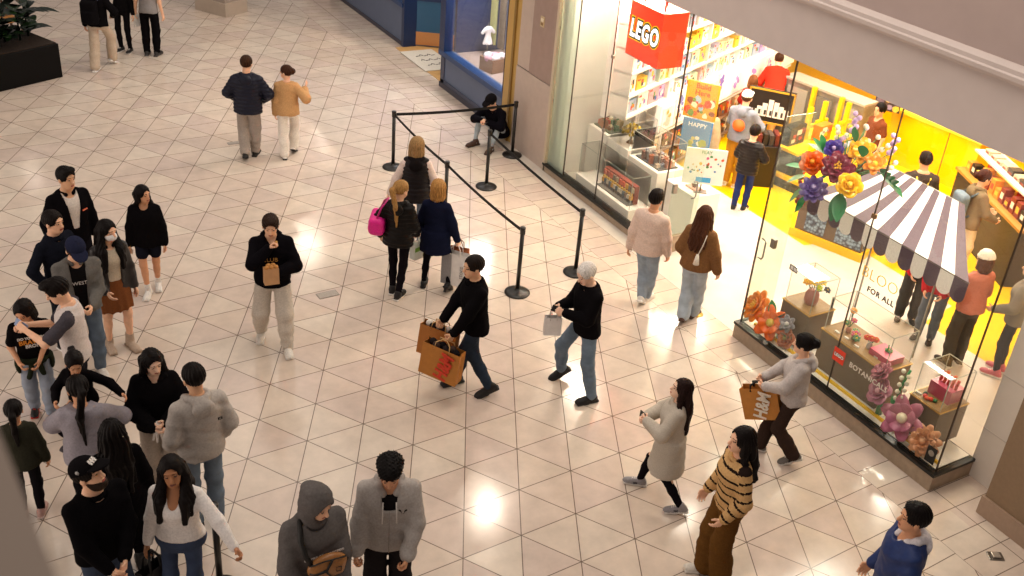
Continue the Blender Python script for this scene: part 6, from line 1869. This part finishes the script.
p = PP('woman with a ponytail in black puffer jacket and leggings with a pink bag', (2.90, 2.97), 1.62, 78, fem=True, skin='light',
       pose=dict(**feet((2.90, 2.97), 78, 1.62, (2.87, 3.05), (2.88, 2.88)), head=(-30, -6, 0), LH=(-.28, .04, .90), Lpole=(-1, -.5, 0), RH=(.18, .20, .92)))
p.top('#120e0c', 'puffer_jacket', th=.045, loose=.5, hem=-.10, puffer=True, hood=True); p.legs('#151216', 'leggings', fit=.0, wr=.002); p.shoes('#1a1615', '#e6e0d8'); p.hair('ponytail', '#9c7443', length=.28)
g = p.world(p.T(-.30, .0, .30)); r = thing('handbag', 'bright pink handbag on the shoulder of the woman in the black puffer', 'bag', g, p.root.rotation_euler[2]+.2)
f = union([rbox((0, 0, -.12), (.10, .20, .115), .06), ell((0, 0, -.17), (.115, .21, .09))], .03); field_obj('body', warp(f, fold(.005, 30, 4)), .011, [mat('#e0218a', .45, 'leather', bump=.15)], r)
mb = MB(); mb.tube([(0, -.15, -.03), (.06, -.12, .14), (.12, -.05, .20), (.12, .06, .19), (.06, .14, .12), (0, .15, -.03)], .013, leather('#c91c7b')); mb.build('strap', r)
p = PP('blonde woman in a navy coat and black heels carrying shopping bags', (3.50, 2.96), 1.56, 80, fem=True, skin='fair',
       pose=dict(**feet((3.50, 2.96), 80, 1.60, (3.42, 3.10), (3.60, 2.78), rp=-35), head=(10, -8, 0), RH=(.32, .04, .84), Rcurl=1.3, LH=(-.30, .10, .86), Lcurl=1.2))
p.top('#161a2f', 'coat', th=.035, loose=.45, hem=-.28, flare=.015, wr=.005); p.legs('#121115', 'leggings', fit=-.004, wr=.002); p.shoes('#141112', '#141112', kind='pump'); p.hair('bob', '#a87a44', amp=.006, vol=.012)
r = paper_bag('shopping_bag', 'white and grey shopping bag carried by the blonde woman in navy', p.grip(1), .36, .13, .46, -50, '#e4e0dc', handle=.12, hcol='#e8e2dc', tilt=(0, 0), text='store', tcol='#8f8a88', tsize=.09, trot=90, tx=.10, bold=.0)
mb = MB(); mb.box((-.178, -.0675, -.575), (-.04, -.064, -.125), mat('#8f8d8e', .7, bump=0)); mb.build('grey_panel', r)
r = paper_bag('shopping_bag', 'brown paper bag behind the white and grey shopping bag', p.grip(1)+Vector((.10, .12, 0)), .26, .10, .36, -45, '#9c5a32', handle=.13, hcol='#6d4326')
r = paper_bag('carrier_bag', 'clear bag with green print in the left hand of the blonde woman in navy', p.grip(-1), .22, .10, .22, 20, '#dfe3da', handle=.10, hcol='#e6e6e0')
mb = MB(); mb.box((-.105, -.052, -.20), (.105, -.049, -.14), mat('#7fae4a', .6, bump=0)); mb.build('green_band', r)
p = PP('dark haired man in black jacket and jeans striding left with brown paper bags', (2.74, .62), 1.75, 203, skin='olive',
       pose=dict(**feet((2.74, .62), 203, 1.75, (2.62, .76), (2.90, .38), rp=-26), lean=4, head=(6, -2, 0), LH=(-.16, .34, .84), RH=(.10, .36, .90), Lcurl=1.4, Rcurl=1.4))
p.top('#0e0c0e', 'jacket', th=.036, loose=.5, hem=-.10, collar=('#0e0c0e', .028), wr=.005); p.legs('#2b374a', m=denim('#2c3644'), fit=.014); p.shoes('#1a1718', '#2a2625'); p.hair('short', '#1b120e')
paper_bag('shopping_bag', 'front brown paper bag with red letters carried by the striding man', p.grip(-1)+Vector((-.04, -.02, 0)), .46, .16, .40, -54, '#b5752f', handle=.09, tilt=(0, 6), text='H&M', tcol='#cf3a1e', tsize=.21, trot=78, tx=.07, bold=.009, sx=.8, fill=('#2a2322', '#4a3a34', '#1d1a1b'))
paper_bag('shopping_bag', 'rear brown paper bag behind the one with red letters', p.grip(1)+Vector((.07, .10, 0)), .44, .15, .38, -50, '#a96a2b', handle=.09, tilt=(0, 5), fill=('#e6ddd2', '#2a2322'))
p = PP('white haired man in black fleece and blue jeans walking left with a phone', (3.93, .22), 1.72, 205, skin='fair',
       pose=dict(**feet((3.93, .22), 205, 1.72, (3.94, -.02), (3.93, .50), rp=-30, ly=0), head=(8, -24, 0), LH=(-.06, .32, 1.18), RH=(.12, .32, 1.16), Lcurl=1.1, Rcurl=1.1, lean=3))
p.top('#100e10', 'fleece', th=.04, loose=.65, hem=-.08, collar=('#100e10', .022)); p.legs('#5f7791', m=denim('#6f7f8f'), fit=.02); p.shoes('#191616', '#252120'); p.hair('short', '#d8d2cb', m=hairm('#d8d2cb'))
phone('dark phone in the hands of the white haired man', p, -1, screen='#5a5f68')
paper_bag('gift_bag', 'small white gift bag hanging from the hand of the white haired man', p.grip(1)+Vector((-.01, .02, 0)), .19, .09, .22, -25, '#e2ddda', handle=.10, hcol='#cfc8c4', cat='gift bag')
p = PP('man in pale pink sweater and light jeans entering the shop', (5.86, 1.58), 1.68, 62, skin='tan',
       pose=dict(**feet((5.86, 1.58), 62, 1.68, (5.82, 1.52), (6.00, 1.62), lp=-30), RH=(.26, .10, .82), LH=(-.26, -.02, .84), head=(-12, 0, 0)))
p.top('#dcc3b4', 'sweater', th=.045, loose=.7, hem=-.08, wr=.006); p.legs('#8597aa', m=denim('#98a5b2'), fit=.024); p.shoes('#e2dcd2', '#ece6dc'); p.hair('fade', '#17100d')
p = PP('long haired woman in brown jacket and wide light jeans by the shop entrance', (6.27, 1.00), 1.66, 62, fem=True, skin='light',
       pose=dict(**feet((6.27, 1.00), 62, 1.66, (6.15, .93), (6.42, 1.04), lp=-22), RH=(.30, .06, .84), LH=(-.20, .14, .92), head=(10, 0, 0)))
p.top('#7a5330', 'jacket', th=.05, loose=.7, hem=-.07, m=mat('#7d5632', .7, 'cloth', spec=.2, var=.2), collar=('#8a6440', .03), wide_sleeve=.008); p.legs('#9aabbb', m=denim('#adb8c2'), fit=.03, hemfit=.05); p.shoes('#5a3824', '#4a3020'); p.hair('long', '#4b2c1d', length=.26, amp=.006)
r = thing('shoulder_bag', 'small white tassel bag on the back of the woman in the brown jacket', 'bag', p.world(p.T(.07, -.20, .22)), p.root.rotation_euler[2])
mb = MB(); mb.tube([(.06, .02, .28), (.04, -.02, .14), (.0, -.02, .0)], .007, leather('#e2d8c8'))
mb.build('strap', r)
mb = MB(); mb.lathe([(.0, .02), (.018, .015), (.03, -.05), (.04, -.12), (.0, -.125)], leather('#e6dccc'), 12, M=Matrix.Translation((0, -.03, 0))); mb.build('tassel', r)

# -- right foreground
p = PP('woman in long beige coat and black leggings looking up, striding left', (3.84, -1.64), 1.50, 172, fem=True, skin='fair',
       pose=dict(**feet((3.84, -1.64), 172, 1.56, (3.90, -1.92), (3.76, -1.36), lp=-12, ly=0, ry=0), head=(8, 14, 0), LH=(-.06, .30, 1.16), RH=(.06, .32, 1.14), Lcurl=1.0, Rcurl=1.0, Lpole=(-1, -.5, -.4), Rpole=(1, -.5, -.4)))
p.top('#b7ad9f', 'coat', th=.05, loose=.8, hem=-.40, flare=.045, m=mat('#b9afa1', .9, 'cloth', spec=.15, scale=140, var=.15), wr=.005, collar=('#b9afa1', .025), wide_sleeve=.012); p.legs('#141115', 'leggings', fit=.0, wr=.002); p.shoes('#8f8a8c', '#d8d2cc', accent='#4a464b'); p.hair('long', '#22120f', length=.34, amp=.005)
phone('black phone in the hands of the woman in the beige coat', p, -1, screen='#24242a')
p = PP('woman in tan and black striped sweater and wide brown trousers', (3.72, -2.70), 1.70, 190, fem=True, skin='light',
       pose=dict(**feet((3.72, -2.70), 190, 1.70, (3.68, -2.82), (3.66, -2.62), lp=0), head=(4, 6, 0), LH=(-.20, .12, .90), RH=(.24, .12, .88), lean=2))
p.top('#c9a06c', 'sweater', th=.036, loose=.55, hem=-.04, stripes=(cloth('#261c19'), .088, .24), wr=.005, collar=('#c9a06c', .01)); p.legs('#64431f', fit=.04, hemfit=.065, wr=.006); p.shoes('#d8d0c4', '#e2dcd2'); p.hair('long', '#140e0d', length=.22, vol=.003)
p = PP('woman with a ponytail in pale hoodie and dark trousers carrying a brown paper bag', (5.47, -1.70), 1.60, 165, fem=True, skin='light',
       pose=dict(**feet((5.47, -1.70), 165, 1.60, (5.57, -1.88), (5.37, -1.50), lp=-28), head=(-10, -4, 0), LH=(-.10, .32, 1.04), RH=(.14, .34, 1.02), Lcurl=1.3, Rcurl=1.3, Lpole=(-1, -.5, -.2), Rpole=(1, -.5, -.2)))
p.top('#bab1ad', 'hoodie', th=.045, loose=.75, hem=-.03, hood=True, wr=.006); p.legs('#3a2c26', fit=.018, hemfit=.04); p.shoes('#6d6660', '#d8d2ca', accent='#1a1718'); p.hair('bun', '#120d0c', vol=.004)
paper_bag('shopping_bag', 'brown paper bag with white letters carried by the woman in the pale hoodie', p.grip(1)+Vector((-.05, -.03, .02)), .40, .15, .36, -58, '#bd7d36', handle=.06, hcol='#17130f', tilt=(0, -22), text='H&M', tcol='#e9dfd0', tsize=.19, trot=70, tx=.03, bold=.006, sx=.8, strap=True)
p = PP('man in navy hooded jacket with a white inner hood at the lower right', (4.26, -4.02), 1.76, 172, skin='brown' if False else 'tan', pose=dict(head=(4, 2, 0), LH=(-.24, .12, .9), RH=(.24, .12, .9)), wide=1.1)
p.top('#1d2f5e', 'jacket', th=.05, loose=.75, hem=-.10, hood=True, hood_mat=cloth('#d6cfd2'), wr=.007, m=mat('#1e3060', .55, 'cloth', spec=.3)); p.legs('#20222c', fit=.02); p.shoes('#1b1816'); p.hair('fade', '#110c0b')

# -- inside the shop
L2 = dict(lod=1.35)
p = PP('man in white cap and grey hoodie with an orange emblem on the back', (9.66, 4.28), 1.68, 62, **L2, skin='light', pose=dict(LH=(-.12, .36, 1.14), RH=(.24, .32, 1.12)))
p.top('#80858f', 'hoodie', th=.045, loose=.7, hood=True); p.legs('#b8862c', fit=.035, bunch=.004); p.shoes('#cfc4a8'); p.hair('short', '#4a3020'); p.cap('#ece7e0')
EMx = frame(p.T(0, -.176, .25), (-p.R[:, 0]).tolist(), p.R[:, 2].tolist()); mb = MB()
mb.lathe([(0, 0), (.105, 0), (.105, .012), (0, .014)], mat('#e0631c', .6, bump=0), 28, M=EMx @ Matrix.Translation((0, 0, -.004)))
for i in range(7): mb.sphere((.06*math.cos(i*.9), .06*math.sin(i*.9), .012), (.018, .018, .006), mat('#f0b03a', .6, bump=0), M=EMx, n=5)
mb.build('back_emblem', p.topobj, 'round orange emblem')
p = PP('boy in black puffer jacket and navy jeans standing inside the entrance', (9.12, 3.18), 1.44, 62, lod=1.15, skin='light', headscale=1.08,
       pose=dict(**feet((9.12, 3.18), 62, 1.44, (9.05, 3.24), (9.19, 3.15)), LH=(-.12, .28, 1.20), RH=(.16, .28, 1.20), Lcurl=.9, Rcurl=.9, head=(0, -10, 0)))
p.top('#231d1d', 'puffer_jacket', th=.055, loose=.7, hem=-.12, puffer=True, m=mat('#1d1818', .4, 'cloth', spec=.25)); p.legs('#232d56', m=denim('#27325e'), fit=.012); p.shoes('#1d1a1a', '#e6e0d8', accent='#d8d0c8'); p.hair('short', '#1a110d', vol=.006)
p = PP('long haired person in a tan coat behind the hanging posters', (8.98, 4.32), 1.54, 230, **L2, fem=True, skin='light')
p.top('#b09a78', 'coat', th=.05, loose=.7, hem=-.42, flare=.03); p.legs('#3a3028', fit=.01); p.shoes('#4a3a30'); p.hair('long', '#4a2a1c', length=.3)
p = PP('person in bright red sweater bending towards the shelves at the back', (11.45, 5.55), 1.66, 80, **L2, skin='light', pose=dict(lean=38, LH=(-.28, .45, .86), RH=(.2, .45, .90), head=(0, -20, 0)))
p.top('#c8301f', 'sweater', th=.045, loose=.7); p.legs('#c99a5a', fit=.02); p.shoes('#4a3a30'); p.hair('short', '#3a2416')
p = PP('child in dark red jacket in front of the white lit band', (11.05, 5.62), 1.30, 90, **L2, fem=True, skin='light', headscale=1.15, pose=dict(LH=(-.15, .3, 1.0), RH=(.15, .3, 1.0)))
p.top('#a32a24', 'jacket', th=.045, loose=.7); p.legs('#5a3a2a', fit=.012); p.shoes('#3a2a22'); p.hair('bob', '#6a4024')
p = PP('boy in brown printed t-shirt on the yellow floor', (11.95, 3.40), 1.50, 205, **L2, skin='tan', headscale=1.06, arms_bare=True, pose=dict(LH=(-.24, .05, .86), RH=(.26, .0, .86)))
p.top('#6b3a24', 'tee', th=.025, loose=.5, sleeve=.45); p.legs('#3a3430', fit=.02); p.shoes('#2a2522'); p.hair('short', '#130d0b', vol=.006)
p = PP('shop worker in dark shirt with crossed yellow apron straps, seen from behind', (10.40, 1.19), 1.75, 85, **L2, skin='tan', wide=1.22, pose=dict(LH=(-.18, .25, 1.0), RH=(.18, .25, 1.0), head=(0, -12, 0)))
p.top('#3f342f', 'shirt', th=.03, loose=.5); p.legs('#2a2522', fit=.02); p.shoes('#1b1816'); p.hair('fade', '#1d130f')
mb = MB()
for s_ in (-1, 1): mb.tube([p.T(s_*.10, .0, .525), p.T(s_*.095, -.105, .48), p.T(s_*.05, -.160, .36), p.T(-s_*.04, -.160, .22), p.T(-s_*.16, -.12, .08)], .017, mat('#e0c02a', .6, bump=0), 8)
mb.build('apron_straps', p.topobj, 'yellow crossed straps')
p = PP('person in khaki hoodie with tied hair beside the dark shelf unit', (11.05, .62), 1.66, 8, **L2, fem=True, skin='light', pose=dict(LH=(-.1, .3, 1.05), RH=(.16, .3, 1.0)))
p.top('#7d6a50', 'hoodie', th=.045, loose=.7, hem=-.10, hood=True); p.legs('#d8cbb8', fit=.025); p.shoes('#cfc4b8'); p.hair('bun', '#3a1a12')
r = thing('backpack', 'grey blue backpack on the person in the khaki hoodie', 'backpack', p.world(p.T(0, -.20, .24)), p.root.rotation_euler[2])
field_obj('body', union([rbox((0, -.05, 0), (.14, .08, .20), .06), rbox((0, -.13, -.06), (.11, .04, .10), .03)], .02), .018, [cloth('#6d7a86')], r)
for sx in (-1, 1):
    mb = MB(); mb.tube([(sx*.10, .03, .17), (sx*.11, .14, .25), (sx*.13, .25, .15), (sx*.13, .22, -.05), (sx*.10, .04, -.15)], .016, cloth('#55606a')); mb.build('strap', r)
p = PP('person in cream beanie and coral pink jacket behind the right window', (8.98, -1.05), 1.62, 112, **L2, fem=True, skin='light', pose=dict(LH=(-.14, .26, 1.02), RH=(.16, .26, 1.02)))
p.top('#b8705c', 'jacket', th=.05, loose=.75, hem=-.04); p.legs('#4a4238', fit=.03); p.shoes('#3a3028', kind='boot'); p.hair('bob', '#5a3a28'); p.beanie('#e6dccb')
p = PP('long haired person in grey khaki jacket at the right edge of the window', (9.18, -1.62), 1.62, 140, **L2, fem=True, skin='light', pose=dict(LH=(-.2, .25, 1.0)))
p.top('#7f7669', 'jacket', th=.045, loose=.7, hem=-.09); p.legs('#1d1a1c', 'leggings', fit=.0); p.shoes('#c25a68', '#efe8e2'); p.hair('long', '#5a3833', length=.24)
p = PP('person in red jacket and grey trousers under the left of the awning', (9.02, -.20), 1.52, 255, **L2, skin='light', pose=dict(LH=(-.12, .25, .95), RH=(.14, .25, .95)))
p.top('#c8202a', 'jacket', th=.045, loose=.7, hem=-.08); p.legs('#4d4843', fit=.03); p.shoes('#1b1816'); p.hair('short', '#2a1c14')
p = PP('person in red jacket and blue jeans nearer the right end of the awning', (8.86, -.66), 1.50, 235, **L2, skin='light', pose=dict(LH=(-.12, .25, .95), RH=(.14, .25, .95)))
p.top('#bd1f28', 'jacket', th=.045, loose=.7, hem=-.06); p.legs('#5c6470', m=denim('#66707d'), fit=.02); p.shoes('#1b1816'); p.hair('short', '#2a1c14')
# ------------------------------------------------------------------ camera
cam = bpy.data.cameras.new('camera'); co = bpy.data.objects.new('camera', cam); COL.objects.link(co)
Rc = Matrix(((.8596, -.1748, .4801), (-.5030, -.4548, .7350), (.0899, -.8733, -.4789)))   # rows: X, Y, Z in camera axes (right, down, forward)
rows = [(Rc[i][0], -Rc[i][1], -Rc[i][2]) for i in range(3)]
Mc = Matrix(rows).to_4x4(); Mc.translation = Vector((-1.75, -7.533, 6.910))
co.matrix_world = Mc
cam.sensor_width = 36; cam.lens = 36*1020/1024
cam.shift_x = -28/1024; cam.shift_y = -28/1024
cam.clip_start = 0.02; cam.clip_end = 200
cam.dof.use_dof = True; cam.dof.focus_distance = 13; cam.dof.aperture_fstop = 4.0
scene.camera = co

# ------------------------------------------------------------------ light
w = bpy.data.worlds.new('mall_air'); scene.world = w; w.use_nodes = True
w.node_tree.nodes['Background'].inputs[0].default_value = (1.0, .90, .84, 1)
w.node_tree.nodes['Background'].inputs[1].default_value = .12

def area(loc, size, power, color, rot=(0, 0, 0), shape='DISK', size_y=None, spread=180):
    l = bpy.data.lights.new('ceiling_or_fill_light', 'AREA'); l.energy = power; l.color = color; l.shape = shape; l.size = size
    if size_y: l.size_y = size_y
    l.spread = math.radians(spread)
    o = bpy.data.objects.new('ceiling_or_fill_light', l); COL.objects.link(o); o.location = loc; o.rotation_euler = rot
    return o
warm = (1, .84, .68); warm2 = (1, .885, .775)
CX, CY, CZ = -1.75, -7.533, 6.910
def mirror(fx, fy, h):
    return (fx+(fx-CX)*h/CZ, fy+(fy-CY)*h/CZ, h)
# down lights of the mall ceiling
LAMPS = ((3.83, -.78, 240, .26), (3.85, -1.68, 240, .24), (2.12, -1.12, 70, .15), (-.73, 7.96, 8, .08), (5.3, 1.2, 110, .9), (2.3, 4.6, 60, 1.0), (4.2, 9.0, 80, .9))
for fx, fy, pw, sz in LAMPS:
    area(mirror(fx, fy, 9.0), sz, pw, warm)
area((3.2, .6, 10.5), 7, 430, warm2, shape='RECTANGLE', size_y=12)
area((2.0, 13, 10.5), 8, 215, warm2, shape='RECTANGLE', size_y=9)
area((-5, 0, 9.5), 5, 40, warm, shape='RECTANGLE', size_y=12)
# added fill light from the left, brightens the fascia and faces
area((-11, 1.5, 4.2), 9, 560, (1, .86, .76), rot=(0, math.radians(-90), 0), shape='RECTANGLE', size_y=16)
# shop ceiling panels; the strongest is added fill to whiten the left window
for x, y, p in ((7.7, -1.2, 38), (8.4, 1.3, 40), (7.5, 4.5, 190), (10.2, .2, 88), (10.4, 3.2, 95), (10.0, 5.4, 95), (12.6, 1.5, 95), (13.0, 4.2, 95)):
    area((x, y, 3.66), 1.0, p, (1, .90, .76), shape='SQUARE')
for y, p in ((-2.2, 5), (-.8, 5), (.9, 10)):
    area((XF+.25, y, 3.62), .35, p, (1, .9, .74), shape='SQUARE')
# blue shop
area((7.7, 8.8, 3.5), .9, 110, (1, .94, .86), shape='SQUARE')
area((7.9, 11.3, 3.5), .8, 30, (1, .86, .66), shape='SQUARE')

vs = scene.view_settings
vs.view_transform = 'Standard'; vs.look = 'None'; vs.exposure = 0.6; vs.gamma = 1.0; vs.use_curve_mapping = False
